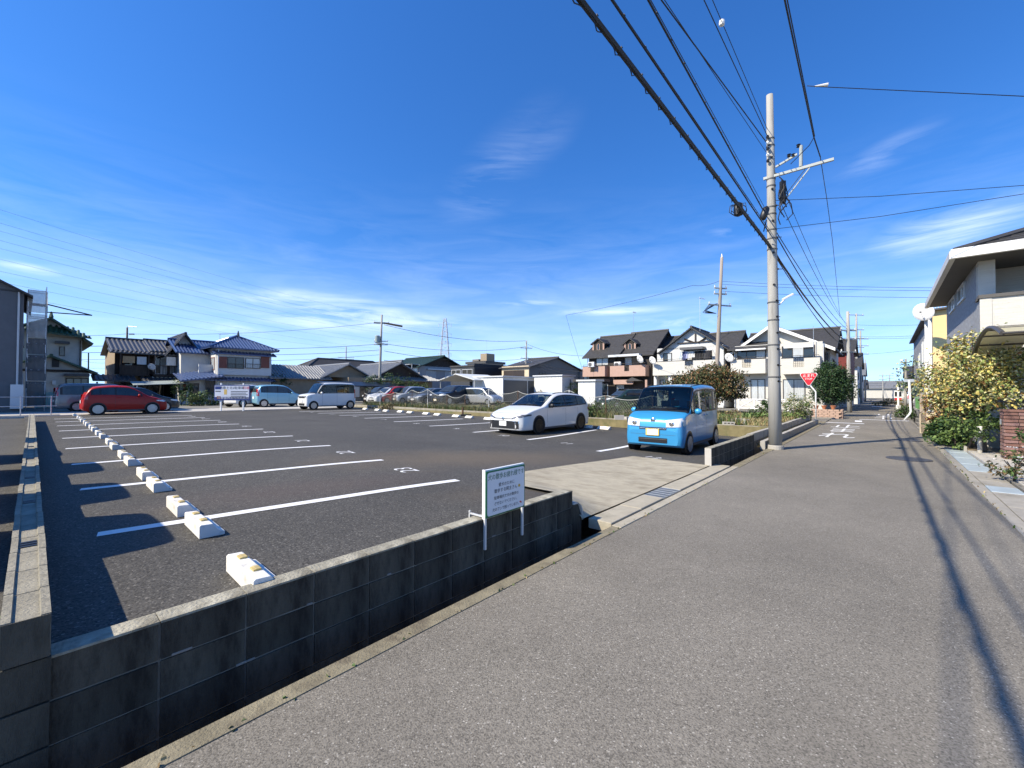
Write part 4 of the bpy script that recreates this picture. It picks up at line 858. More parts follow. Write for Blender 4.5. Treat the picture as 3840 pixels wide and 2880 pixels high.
    def gable(s, x0, x1, y0, y1, ze, zr, ax, m, style='slate', ov=.45, wallm=None, cap=True, pitch=.3, rx=None, wall_ends=(True, True)):
        th = .1
        if ax == 'x':
            c = (y0 + y1) / 2 if rx is None else rx; sl = (zr - ze) / (c - y0); sl2 = (zr - ze) / (y1 - c)
            s.slope((x0 - ov, y0 - ov, ze - sl * ov), (x1 + ov, y0 - ov, ze - sl * ov), (x1 + ov, c, zr), (x0 - ov, c, zr), m, style, th, pitch=pitch)
            s.slope((x1 + ov, y1 + ov, ze - sl2 * ov), (x0 - ov, y1 + ov, ze - sl2 * ov), (x0 - ov, c, zr), (x1 + ov, c, zr), m, style, th, pitch=pitch)
            if cap: s.ridge((x0 - ov, c, zr), (x1 + ov, c, zr), m)
            if wallm:
                for x, d in ((x0, .12), (x1, -.12)): MB().prism([(y0, ze - .06), (y1, ze - .06), (c, zr - .1)], x, x + d, 'x').build('gable_wall', wallm, s.t)
        else:
            c = (x0 + x1) / 2 if rx is None else rx; sl = (zr - ze) / (c - x0); sl2 = (zr - ze) / (x1 - c)
            s.slope((x0 - ov, y1 + ov, ze - sl * ov), (x0 - ov, y0 - ov, ze - sl * ov), (c, y0 - ov, zr), (c, y1 + ov, zr), m, style, th, pitch=pitch)
            s.slope((x1 + ov, y0 - ov, ze - sl2 * ov), (x1 + ov, y1 + ov, ze - sl2 * ov), (c, y1 + ov, zr), (c, y0 - ov, zr), m, style, th, pitch=pitch)
            if cap: s.ridge((c, y0 - ov, zr), (c, y1 + ov, zr), m)
            if wallm:
                for y, d in ((y0, .12), (y1, -.12)): MB().prism([(x0, ze - .06), (x1, ze - .06), (c, zr - .1)], y, y + d, 'y').build('gable_wall', wallm, s.t)
    def hip(s, x0, x1, y0, y1, ze, zr, m, style='slate', ov=.5, ax=None, pitch=.3):
        x0 -= ov; x1 += ov; y0 -= ov; y1 += ov; w, d = x1 - x0, y1 - y0; ze -= .15
        if (ax or ('x' if w > d else 'y')) == 'x':
            h = d / 2; a, b = (x0 + h, y0 + h, zr), (x1 - h, y0 + h, zr)
            if a[0] > b[0]: a = b = ((x0 + x1) / 2, y0 + h, zr)
            s.slope((x0, y0, ze), (x1, y0, ze), b, a, m, style, pitch=pitch); s.slope((x1, y1, ze), (x0, y1, ze), a, b, m, style, pitch=pitch)
            s.slope((x0, y1, ze), (x0, y0, ze), a, a, m, style, pitch=pitch); s.slope((x1, y0, ze), (x1, y1, ze), b, b, m, style, pitch=pitch)
        else:
            h = w / 2; a, b = (x0 + h, y0 + h, zr), (x0 + h, y1 - h, zr)
            if a[1] > b[1]: a = b = (x0 + h, (y0 + y1) / 2, zr)
            s.slope((x0, y1, ze), (x0, y0, ze), a, b, m, style, pitch=pitch); s.slope((x1, y0, ze), (x1, y1, ze), b, a, m, style, pitch=pitch)
            s.slope((x0, y0, ze), (x1, y0, ze), a, a, m, style, pitch=pitch); s.slope((x1, y1, ze), (x0, y1, ze), b, b, m, style, pitch=pitch)
        if (Vector(a) - Vector(b)).length > .1: s.ridge(a, b, m)
        for c, q in (((x0, y0, ze), a), ((x1, y0, ze), b if w > d else a), ((x0, y1, ze), a if w > d else b), ((x1, y1, ze), b)): MB().tube([Vector(c) + Vector((0, 0, .04)), Vector(q) + Vector((0, 0, .06))], .09, 6).build('hip_cap', m, s.t)
    def pipe(s, x, y, z0, z1, m=None, r=.04): return MB().tube([(x, y, z0), (x, y, z1)], r, 6).build('downpipe', m or ALU, s.t)
def aircon(name, label, p, rz, z, parent=None):
    t = thing(name, label, 'air conditioner', (p.x, p.y, z), rz, 'air conditioner units')
    MB().box(-.39, .39, -.14, .14, .05, .6).build('case', ALU, t, bevel=.02); MB().lathe([(.0, -.16), (.21, -.158), (.22, -.145), (.0, -.143)], 18, (-.1, 0, .32), 'y').build('fan_grille', GREYPL, t)
    for x in (-.3, .25): MB().box(x, x + .06, -.16, .16, 0, .05).build('foot', BLACK, t)
    return t
def dish(label, p, rz, z, r=.25, tilt=.4):
    t = thing('satellite_dish', label, 'satellite dish', (p.x, p.y, z), rz, 'satellite dishes')
    prof = [(.01, .0), (r * .5, -.02), (r, -.07), (r + .008, -.06), (r * .5, .0)]
    o = MB().lathe(prof, 22, (0, 0, 0), 'y').build('reflector', mat('dish_white', (.8, .8, .79), .5, .04, 4), t, smooth=True); o.rotation_euler = (tilt, 0, 0)
    MB().tube([(0, .02, 0), (0, .16, -.02), (0, .2, -.45)], .018, 6).build('mast', STEEL, t)
    MB().tube([(0, -.04, -r * .9), (0, -.3, -.05)], .01, 5).build('feed_arm', STEEL, t); MB().box(-.03, .03, -.36, -.29, -.08, -.01).build('feed_horn', GREYPL, t)
    return t
def antenna(label, p, z0, h, rz=0.0):
    t = thing('tv_antenna', label, 'antenna', (p.x, p.y, z0), rz, 'rooftop antennas')
    MB().tube([(0, 0, 0), (0, 0, h)], .02, 5).build('mast', STEEL, t)
    m = MB(); m.tube([(-.1, 0, h - .15), (.9, 0, h - .15)], .012, 4)
    for k in range(9): x = -.05 + k * .11; m.tube([(x, -.22 + .01 * k, h - .15), (x, .22 - .01 * k, h - .15)], .006, 4)
    m.build('elements', STEEL, t); return t
def org_at(px, Y): return D(px, 1470, Y)
FL = lambda s_: Vector((24.6, 34, 0)) + Vector((-UY, UX, 0)) * s_     # common front line of the three houses

# --- brown twin house with salmon balconies
h = House('twin_house', 'dark brown twin house with salmon pink balconies and two dormers', FL(22.0), RZ, 7.6, 9, .15)
R = h.R
h.box('wall', 'f', (.25, 3.55, 0, 5.65), 1.0, 8.5, WALLBR); h.box('wall', 'f', (3.55, 7.5, 0, 5.65), 1.3, 9, WALLBR)
h.gable(.2, 3.7, .9, 8.5, 5.6, 8.05, 'x', SLATE, ov=.5, wallm=WALLBR); h.gable(3.9, 7.5, 1.3, 9, 5.6, 8.25, 'x', SLATE, ov=.4, wallm=WALLBR)
def balcony(r, name='balcony', m=PINKW, dep=1.25, off=0.0, cap=BROWNM, gap=None):
    a0, a1, z0, z1 = r; mb = MB()
    if gap: mb.box(a0, gap[0], off, off + .12, z0, z1); mb.box(gap[1], a1, off, off + .12, z0, z1); mb.box(gap[0], gap[1], off, off + .12, z0, gap[2])
    else: mb.box(a0, a1, off, off + .12, z0, z1)
    mb.box(a0, a0 + .12, off + .12, off + dep, z0, z1); mb.box(a1 - .12, a1, off + .12, off + dep, z0, z1); mb.box(a0 + .12, a1 - .12, off + .12, off + dep, z0, z0 + .14)
    o = mb.build(name, m, h.t)
    MB().box(a0 - .02, a1 + .02, off - .02, off + .15, z1, z1 + .04).build('coping', cap, o)
    mb = MB(); mb.tube([(a0 + .05, off + .06, z1 + .2), (a1 - .05, off + .06, z1 + .2)], .02, 6)
    for k in range(5): x = a0 + .06 + (a1 - a0 - .12) * k / 4; mb.tube([(x, off + .06, z1), (x, off + .06, z1 + .2)], .014, 5)
    mb.build('handrail', cap, o)
    if gap:
        mb = MB(); x0, x1, zz = gap; n = 5
        for k in range(n + 1):
            x = x0 + (x1 - x0) * k / n; mb.box(x - .01, x + .01, off + .05, off + .07, zz, z1)
            if k < n: mb.box(x0, x1, off + .045, off + .075, zz + (z1 - zz) * k / n, zz + (z1 - zz) * k / n + .02)
        mb.build('grille_panel', cap, o)
    return o
r = R('f', 2185, 1374, 2268, 1412); g = R('f', 2214, 1376, 2229, 1395); balcony(r, gap=(g[0], g[1], g[2]))
r = R('f', 2287, 1370, 2420, 1411, .3); g = R('f', 2341, 1373, 2359, 1392, .3); balcony(r, off=.3, gap=(g[0], g[1], g[2]))
h.win('f', R('f', 2236, 1337, 2282, 1371, 1.0), BROWNM, 2, 3, 1.0); h.win('f', R('f', 2343, 1337, 2397, 1370, 1.3), BROWNM, 2, 1, 1.3)
h.win('f', (.9, 2.7, .4, 2.3), ALU, 2, 0, 1.0); h.win('f', R('f', 2293, 1444, 2340, 1495, 1.3), ALU, 2, 3, 1.3)
h.box('door', 'f', R('f', 2378, 1433, 2414, 1500, 1.3), 1.24, 1.3, WOODD)
MB().prism([(R('f', 2360, 1422, 2420, 1432, 1.3)[0], 2.55), (R('f', 2360, 1422, 2420, 1432, 1.3)[1], 2.55), (R('f', 2385, 1415, 2420, 1432, 1.3)[0], 2.95)], .3, 1.3, 'y').build('door_canopy', SLATE, h.t)
h.box('awning', 'f', R('f', 2290, 1330, 2405, 1338, .9), .3, 1.28, ALU); h.box('porch_panel', 'f', R('f', 2301, 1424, 2374, 1441, .6), .55, .7, PINKW); h.box('porch_post', 'f', R('f', 2419, 1424, 2426, 1500, .3), .3, .5, PINKW)
h.box('window_hood', 'f', R('f', 2303, 1432, 2352, 1437, .9), .7, 1.3, BROWNM); h.pipe(.2, .85, .2, 5.5, BROWNM); h.pipe(7.55, 1.2, .2, 5.5, BROWNM)
for (x0, x1, yr) in ((2224, 2265, 1.9), (2343, 2383, 2.1)):
    a0, a1, z0, z1 = R('f', x0, 1285, x1, 1313, yr); zz = 1.0
    d_ = h.box('dormer', 'f', (a0, a1, z0 - .3, z1), yr, yr + 2.2, WALLBR)
    h.gable(a0 - .05, a1 + .05, yr, yr + 2.2, z1, z1 + .5, 'y', SLATE, 'slate', .2, WALLBR, cap=False)
    for q in ((a0 - .05, a0 + .13), (a1 - .13, a1 + .05)): h.box('pilaster', 'f', (q[0], q[1], z0 - .05, z1), yr - .06, yr - .002, PINKW, d_)
    w = (a0 + a1) / 2; mb = MB(); pts = [(w - .2, z0), (w + .2, z0)] + [(w + .2 * math.cos(rad(k * 22.5)), z1 - .3 + .2 * math.sin(rad(k * 22.5))) for k in range(9)]
    mb.prism(pts, yr - .05, yr - .004, 'y').build('dormer_frame', PINKW, d_); MB().prism([(w + (x - w) * .65, z0 + .06 + (z - z0) * .9) for x, z in pts], yr - .06, yr - .051, 'y').build('pane', GLASS, d_)
aircon('aircon_unit', 'air conditioner on the left salmon balcony', D(2218, 1360, 47.2), RZ, 4.25); aircon('aircon_unit', 'air conditioner on the right salmon balcony', D(2317, 1360, 46.2), RZ, 4.2)
dish('white satellite dish at the right end of the salmon balconies', D(2402, 1346, 43.6), RZ - .4, D(2402, 1346, 43.6).z, .42)
h.box('lean_to_roof', 'f', R('f', 2158, 1422, 2275, 1432, -.6), -1.2, .2, SLATE)
for x in (-.9, 2.9): h.pipe(x, -1.1, 0, 2.8, BROWNM, .05)
antenna('thin aerial on the brown twin house roof', D(2376, 1256, 50), 7.9, 3.2, 1.0)
# --- white house with laundry
h = House('detached_house', 'white house with a long balcony full of hanging laundry', FL(14.0), RZ, 6.6, 9, .12); R = h.R
h.box('wall', 'f', (.2, 6.5, 0, 5.9), 1.2, 9, WALLW)
h.gable(-.1, 6.9, 2.6, 9.2, 5.6, 7.55, 'x', SLATE, ov=.5, wallm=WALLW); h.gable(.9, 6.6, 1.2, 5.9, 5.75, 7.75, 'y', SLATE, ov=.5, wallm=WALLW)
a0, a1, z0, z1 = R('f', 2448, 1353, 2683, 1406); g = R('f', 2568, 1355, 2599, 1382)
balcony((a0, a1, z0, z1), m=WALLC, gap=(g[0], g[1], g[2]), cap=DARKM)
h.win('f', R('f', 2487, 1324, 2520, 1390, 1.2), BROWNM, 2, 2, 1.2); h.win('f', R('f', 2560, 1315, 2670, 1352, 1.2), BROWNM, 3, 2, 1.2)
h.box('balcony_awning', 'f', R('f', 2553, 1302, 2638, 1311, .5), .2, 1.2, GREYPL); h.box('tie_beam', 'f', R('f', 2540, 1281, 2685, 1285, 1.1), 1.08, 1.2, BROWNM); h.box('king_post', 'f', R('f', 2605, 1250, 2609, 1284, 1.1), 1.08, 1.2, BROWNM)
for (x0, y0, x1, y1) in ((2566, 1271, 2604, 1285), (2647, 1266, 2618, 1285)):
    a = h.hit('f', x0, y0, 1.1); b = h.hit('f', x1, y1, 1.1); MB().tube([(a[0], 1.1, a[1]), (b[0], 1.1, b[1])], .07, 4).build('brace', BROWNM, h.t)
h.win('f', R('f', 2475, 1424, 2505, 1458, 1.2), BROWNM, 2, 3, 1.2); h.box('porch_wall', 'f', R('f', 2455, 1412, 2465, 1470, .6), .4, 1.2, WALLW); h.box('porch_wall', 'f', R('f', 2508, 1408, 2520, 1470, .3), .2, 1.2, WALLW); h.win('f', (3.2, 5.6, .5, 2.3), BROWNM, 2, 3, 1.2)
h.win('r', (2.0, 3.0, 3.6, 4.6), BROWNM, 2, 0); h.pipe(6.55, 1.15, .2, 5.6)
lau = [((.55, .6, .62), 'white shirt'), ((.05, .06, .16), 'navy trousers'), ((.3, .33, .5), 'lavender shirt'), ((.62, .6, .55), 'cream towel'), ((.6, .6, .6), 'white towel'), ((.02, .02, .022), 'black shirt'), ((.025, .025, .03), 'black trousers'), ((.02, .02, .02), 'black jersey'), ((.05, .05, .055), 'charcoal shirt'), ((.03, .03, .035), 'black jacket')]
po = R('f', 2545, 1313, 2670, 1316, .6); lz = D(2600, 1315, 40.5).z
LP_ = thing('laundry_pole', 'long pole for drying laundry above the white balcony', 'pole', h.o, RZ); MB().tube([(po[0], .6, po[2]), (po[1], .6, po[2])], .02, 6).build('pole', ALU, LP_)
for x in (po[0] + .1, po[1] - .1): MB().tube([(x, .6, po[2]), (x, 1.2, po[2] + .1)], .015, 5).build('bracket', ALU, LP_)
for k, (c, nm) in enumerate(lau):
    x = po[0] + .2 + (po[1] - po[0] - .55) * k / 9; l = [.75, .8, .7, .8, .6, .8, .85, .75, .8, .8][k]; q = h.o + h.ex * x + h.ey * .6
    t = thing('hanging_garment', f'{nm} hanging on the laundry pole of the white balcony' + (', rightmost' if k == 9 else ''), 'laundry', (q.x, q.y, h.gz + po[2]), RZ, 'laundry on the white balcony')
    rows = []
    for i in range(7):
        w_ = .17 + (.03 if i else 0) + .01 * math.sin(i * 2 + k); rows.append([(j * w_ / 3, .03 * math.sin(j * 1.7 + k + i * .4), -l * i / 6) for j in range(-3, 4)])
    mb = MB(); mb.grid(rows); mb.grid([[(p[0], p[1] + .025, p[2]) for p in rw] for rw in rows]); mb.build('cloth', mat('cloth_' + nm.replace(' ', '_'), c, .9, .15, 8), t); MB().tube([(0, 0, .05), (0, .0, .01)], .01, 4).build('hook', ALU, t)
dish('white satellite dish at the left end of the white laundry balcony', D(2449, 1351, 42.4), RZ - .4, D(2449, 1351, 42.4).z, .42)
antenna('thin aerial above the white laundry house', D(2625, 1230, 42), 7.6, 3.4, .6)
# --- white house beside the stop sign
h = House('detached_house', 'white house with cream balconies and a wide gable behind the stop sign', FL(6.7), RZ, 6.9, 10, .08); R = h.R
h.box('wall', 'f', (.2, 6.75, 0, 5.7), 1.2, 10, WALLC)
h.gable(.3, 6.8, 2.3, 10, 5.55, 7.5, 'y', SLATE, ov=.75, wallm=WALLC, rx=3.0); h.slope((-.3, .5, 5.35), (3.6, .5, 5.35), (3.6, 2.5, 6.15), (.6, 2.5, 6.15), SLATE, 'slate'); h.slope((-.3, 2.5, 5.35), (-.3, .5, 5.35), (.6, 2.5, 6.15), (.6, 2.5, 6.15), SLATE, 'slate')
for sd, xa, xb, zr_ in ((0, -.5, 3.0, 0), (1, 3.0, 7.55, 0)):
    mb = MB(); zA = 7.52; z_l = 5.55 - (7.5 - 5.55) / 2.7 * .75 if sd == 0 else 5.55 - (7.5 - 5.55) / 3.8 * .75; p = [(xa if sd == 0 else xb, z_l - .02), (3.0, zA - .02), (3.0, zA - .3), (xa if sd == 0 else xb, z_l - .28)]
    mb.prism(p, 1.48, 1.545, 'y').build('barge_board', WHITE, h.t)
r = R('f', 2740, 1347, 2870, 1401); g = R('f', 2783, 1350, 2817, 1378); balcony(r, m=WALLC, gap=(g[0], g[1], g[2]), cap=DARKM)
r = R('f', 2930, 1342, 3075, 1402); g = R('f', 2975, 1345, 3015, 1376); balcony(r, m=WALLC, gap=(g[0], g[1], g[2]), cap=DARKM)
h.win('f', R('f', 2765, 1303, 2872, 1345, 1.2), BROWNM, 3, 4, 1.2); h.win('f', R('f', 2932, 1296, 3056, 1342, 1.2), BROWNM, 3, 2, 1.2)
h.box('balcony_awning', 'f', R('f', 2760, 1308, 2872, 1313, .3), .1, .3, WHITE); h.box('balcony_awning', 'f', R('f', 2940, 1296, 3050, 1304, .3), .1, .3, WHITE)
h.win('f', R('f', 2815, 1422, 2870, 1500, 1.2), BROWNM, 2, 3, 1.2); h.win('f', R('f', 2936, 1422, 3020, 1500, 1.2), BROWNM, 2, 3, 1.2)
h.win('r', (2.2, 3.6, 3.6, 4.9), BROWNM, 2, 0); h.win('r', (4.6, 6.0, 3.6, 4.9), BROWNM, 2, 0)
h.win('r', (2.5, 4, .8, 2.2), BROWNM, 2, 0); h.pipe(6.8, 1.15, .1, 5.5); h.pipe(.2, 1.1, .1, 5.4); h.pipe(3.6, 1.1, .1, 5.4)
dish('white satellite dish on the left balcony of the house behind the stop sign', D(2736, 1340, 38.2), RZ - .4, D(2736, 1340, 38.2).z, .42)
antenna('white-masted aerial at the right of the house behind the stop sign', D(3051, 1300, 35), 4.4, 2.6, 2.6)
# --- house with dark roof beyond, then the dark red one
h = House('detached_house', 'cream house with a plain dark roof behind the round clipped tree', uv(46, 10), RZ, 6.6, 9, .05); h.box('wall', 'f', (0, 6.6, 0, 5.6), 0, 9, WALLC); h.gable(0, 6.6, 0, 9, 5.5, 7.6, 'x', SLATE, ov=.5, wallm=WALLC)
h.win('f', (4.6, 6.0, 3.4, 4.6), ALU, 2, 1); h.win('r', (2, 3.5, 3.4, 4.6), BROWNM, 2, 0); h.win('r', (5, 7, .6, 2.4), BROWNM, 2, 0)
h = House('town_house', 'tall house with dark red upper wall beyond the leaning concrete pole', uv(57, 9), RZ, 6.4, 8, .05); h.box('wall', 'f', (0, 6.4, 0, 3), 0, 8, WALLW); h.box('upper_wall', 'f', (0, 6.5, 3, 6), -.1, 8, mat('dark_red_siding', (.16, .03, .025), .7, .1, 3)); h.gable(0, 6.5, -.1, 8, 6, 7.4, 'x', SLATE, ov=.4, wallm=MATS['dark_red_siding'])
h.win('r', (1, 2.4, 3.6, 4.8), BROWNM, 2, 0); h.win('r', (4, 6, .6, 2.3), BROWNM, 2, 0)
for (u, v, w, d, hh, wm, rm, lab) in [(72, 8.5, 6, 9, 5.2, WALLW, SLATE, 'white house farther down the left side of the road'), (88, 8.5, 6, 9, 4.6, WALLW, GTILE, 'pale house with grey roof far down the left side of the road'), (122, 12, 9, 12, 2.6, mat('haze_pale_render', (.5, .48, .43), .85, .06, 2), SLATE, 'cream building closing the end of the road'), (150, 6, 14, 10, 2.8, MATS['haze_pale_render'] if 'haze_pale_render' in MATS else WALLC, GTILE, 'grey long-roofed building at the very end of the road'),  # end walls paled, putting distance haze into their colour
                                      (60, -3.2, 8, 10, 4.8, WALLW, SLATE, 'white house on the right beyond the yellow house'), (84, -4, 8, 9, 4.8, WALLC, GTILE, 'cream house far down the right side of the road'), (104, -3.5, 8, 9, 4.6, WALLTAN, DTILE, 'tan house near the far right end of the road')]:
    h = House('detached_house', lab, uv(u, v), RZ, w, d, .04, group='houses far down the road'); h.box('wall', 'f', (0, w, 0, hh), 0, d, wm); h.gable(0, w, 0, d, hh, hh + 1.7, 'x', rm, ov=.5, wallm=wm)
    for x in (.8, w - 2.4): h.win('f', (x, x + 1.6, .8, 2.2), ALU, 2, 1); h.win('f', (x, x + 1.6, 3.2, 4.3), ALU, 2, 2)
    h.win('r', (1.5, 3.2, 3.2, 4.3), BROWNM, 2, 0); h.win('l', (1.5, 3.2, 3.2, 4.3), BROWNM, 2, 0); h.win('l', (5, 6.6, .8, 2.2), BROWNM, 2, 0); h.win('r', (5, 6.6, .8, 2.2), BROWNM, 2, 0)
# --- big house at the right edge
h = House('detached_house', 'large pale brick house with deep dark eaves at the right edge', uv(16.9, -2.01), RZ, 9, 8.0, .03); R = h.R
RHF = mat('ivory_brick_tile', (.56, .54, .49), .8, .12, 6, .9, 26, stretch=(.35, .35, 5))
h.box('wall', 'f', (0, 9, 0, 5.2), 2.0, 8.0, BRICKG); h.box('front_wall', 'f', (0.1, 9, 0, 2.9), 1.3, 1.99, RHF); h.box('balcony_floor', 'f', (.1, 9, 2.75, 2.9), .02, 1.29, WALLC); h.box('road_side_wall', 'f', (-.0, .1, 2.75, 4.17), .02, 1.3, BRICKG); h.box('road_side_wall', 'f', (-.0, .1, 0, 4.17), 1.302, 1.99, BRICKG)
bz = R('f', 3683, 1112, 3840, 1240); h.box('balcony_parapet', 'f', (0.0, 9, 2.9, bz[3]), -.012, .018, RHF); h.box('parapet_coping', 'f', (-.04, 9, bz[3], bz[3] + .09), -.06, .2, SOFFIT)
h.box('corner_trim', 'f', (-.02, .2, 2.75, bz[3]), -.03, -.013, WALLC); h.box('balcony_coping', 'f', (-.045, .15, bz[3] - .02, bz[3] + .06), .2, .55, SOFFIT); h.box('balcony_back_wall', 'f', (.3, 9, 2.9, 5.2), 1.75, 1.998, RHF); h.box('corner_post', 'f', (0.002, .32, 4.175, 5.2), .35, .7, WALLC); h.box('corner_post_side', 'f', (-.0, .1, 4.175, 5.2), .71, 1.99, BRICKG)
ze = 5.28; h.box('soffit', 'f', (-.5, 10, ze - .1, ze), -.5, 8.4, SOFFIT); MB().box(-.6, 10.2, -.62, -.5, ze - .12, ze + .12).build('gutter', WHITE, h.t); MB().box(-.62, -.5, -.5, 8.5, ze - .11, ze + .1).build('gutter', mat('pale_gutter', (.55, .54, .52), .5, .05, 3), h.t)
h.hip(-.0, 9.6, -.0, 7.9, ze + .22, 7.2, SLATE, ov=.5)
for (a, b, c, d) in ((3564, 1118, 3585, 1168), (3596, 1071, 3622, 1132)): h.win('l', R('l', a, b, c, d), ALU, 2, 1)
h.win('f', (4.2, 6, 3.1, 5), ALU, 2, 3, 1.75); MB().tube([(3.0, 1.4, 4.6), (3.4, 1.4, 4.75), (3.4, 1.74, 4.75)], .02, 5).build('balcony_bracket', BLACK, h.t)
h.win('f', (1.2, 3, .6, 2.3), ALU, 2, 3, 1.3)
# --- yellow and grey three-storey house beyond it
h = House('town_house', 'yellow and grey town house with white pipes behind the variegated shrub', uv(34.2, -2.2), RZ, 8, 20, .03); R = h.R
h.box('wall', 'f', (0.0, 8, 0, 6.3), .15, 20, BRICKG); h.box('front_wall', 'f', (-.01, 8, 0, 6.35), 0, .15, YELW); h.slope((-.3, 20.2, 6.2), (-.3, -.3, 6.3), (8, -.3, 7), (8, 20.2, 7), SLATE, 'flat')
mb = MB()
for y in (.5, 3.2): mb.box(-.16, -.02, y, y + .3, 0, 6.1)
mb.build('pipe_duct', WHITE, h.t)
for (y, z0, z1) in ((6, 3.2, 5.2), (8, 3.2, 5.2), (1.9, 3.6, 4.4)): h.win('l', (y, y + .7, z0, z1), ALU, 1, 1)
h.win('l', (11, 12.5, 3.4, 4.6), ALU, 2, 1)
mb = MB()
for k in range(14): mb.box(.1 + k * .12, .13 + k * .12, .02, .05, 6.35, 6.75)
mb.box(.05, 1.8, .02, .06, 6.72, 6.78); mb.build('roof_railing', ALU, h.t)
q = D(3465, 1169, 23.4); dish('big white satellite dish on the corner of the yellow house', q, RZ - .5, q.z, .48, .3)
# --- grey apartment block at the left edge
h = House('apartment_block', 'grey two-storey apartment block at the left edge with white downpipe', uv(.05, 38.1), A_U + math.pi, 11, 9, .3); R = h.R
h = House('apartment_block', 'grey two-storey apartment block at the left edge with white downpipe', uv(-10.9, 38.1), A_U, 10.95, 9, .3); bpy.data.objects.remove(bpy.data.objects['apartment_block'])
h.t.name = 'apartment_block'; INV['apartment_block'] = INV.get('apartment_block.001')
PANELG = mat('grey_panel_siding', (.13, .135, .14), .8, .08, 2, .3, 30)  # one plain dark grey over the whole block
h.box('wall', 'f', (0, 10.95, 0, 7.1), 0, 9, PANELG); h.gable(0, 10.95, 0, 9, 7.05, 10.2, 'y', SLATE, 'flat', .35, PANELG); h.pipe(10.75, -.1, .3, 7, WALLW, .05); h.pipe(11.1, .5, .3, 6.6, ALU, .05)
h.win('r', (2, 3.6, 4, 5.2), ALU, 2, 0); h.win('r', (5, 7, .8, 2.4), ALU, 2, 0); h.box('meter_box', 'f', (10.5, 11.0, .2, 1.6), -.25, 0, ALU)
SCF = thing('scaffold', 'tall scaffold wrapped in pale mesh sheets beside the grey apartment block', 'scaffold', uv(.1, 38.6, .3), A_U)
MESHM = mat('scaffold_mesh', (.42, .42, .4), .9, .12, 3, alpha=.72); MESHD = mat('scaffold_mesh_dark', (.1, .105, .11), .9, .1, 3, alpha=.85)
for x in (.1, .85):
    for y in (0, .9): MB().tube([(x, y, 0), (x, y, 7.6 if x > .5 else 7.2)], .025, 6).build('post', STEEL, SCF)
for k in range(9):
    z = .9 + k * .8; mb = MB()
    for y in (0, .9): mb.tube([(.1, y, z), (.85, y, z)], .02, 5)
    for x in (.1, .85): mb.tube([(x, 0, z), (x, .9, z)], .02, 5)
    mb.build('ledger', STEEL, SCF)
for k in range(4): MB().box(.12, .83, .1, .8, 1.7 + k * 1.6, 1.75 + k * 1.6).build('deck', GREYPL, SCF)
for k, (z0, z1, m) in enumerate(((.3, 1.8, MESHD), (1.85, 3.4, MESHD), (3.45, 4.4, MESHD), (4.45, 5.9, MESHM), (5.95, 7.3, MESHM))):
    rows = [[(.08 + .79 * i / 8, -.03 + .05 * math.sin(i * 2.1 + j + k), z0 + (z1 - z0) * j / 5) for i in range(9)] for j in range(6)]
    o = MB().grid(rows).build('mesh_sheet', m, SCF, smooth=True)
    rows = [[(.89 + .03 * math.sin(i * 2.3 + j), .0 + .95 * i / 5, z0 + (z1 - z0) * j / 5) for i in range(6)] for j in range(6)]; MB().grid(rows).build('mesh_sheet', MESHM, SCF, smooth=True)
mb = MB(); mb.tube([(.85, .4, 6.6), (2.9, .6, 6.2)], .04, 5); mb.tube([(.85, .4, 6.1), (2.9, .6, 6.2)], .035, 5); mb.build('boom', DARKM, SCF)
# --- white house with green tiled roof
h = House('traditional_house', 'white house with mossy green tiled roof at the left behind the scaffold', uv(-.8, 50.5), A_U, 4.3, 8, .33); R = h.R
OLDW = mat('aged_white_plaster', (.5, .5, .45), .9, .14, 1.5, .3, 40, dirt=(.8, (.36, .35, .3), .58))
h.box('wall', 'f', (-.6, 4.1, 0, 5.6), 0, 8, OLDW); h.gable(-.6, 4.1, 0, 8, 5.6, 7.0, 'y', GREENT, 'tile', .6, OLDW, rx=2.3); h.slope((.2, -.85, 6.0), (4.6, -.85, 5.6), (3.6, .1, 6.3), (1.5, .1, 6.6), GREENT, 'tile')
h.box('porch_wall', 'f', (-.8, 4.4, 0, 2.7), -1.6, -.01, OLDW); h.gable(-.6, 4.45, -1.6, -.02, 2.85, 3.9, 'y', GREENT, 'tile', .45, OLDW, cap=True, rx=2.3)
h.box('gable_vent', 'f', R('f', 195, 1345, 222, 1377, -1.6), -1.66, -1.59, BLACK); h.box('beam', 'f', (-.8, 4.5, 2.68, 2.86), -1.7, -1.6, WOODD); h.win('f', R('f', 222, 1300, 243, 1335), WOODD, 1, 0); h.box('window_hood', 'f', R('f', 208, 1281, 260, 1290), -.5, 0, DTILE)
h.win('f', R('f', 246, 1418, 332, 1448, -1.6), WOODD, 3, 0, -1.6); h.box('window_hood', 'f', R('f', 241, 1402, 334, 1411, -1.6), -2.2, -1.6, DTILE); h.box('vent_hood', 'f', R('f', 196, 1427, 209, 1443, -1.6), -1.75, -1.6, ALU); h.pipe(4.0, -.1, 2.9, 5.4, BROWNM)
MB().tube([(2.3, -.6, 7.05), (2.3, -.55, 7.5)], [.16, .05], 6).build('ridge_ornament', GREENT, h.t)
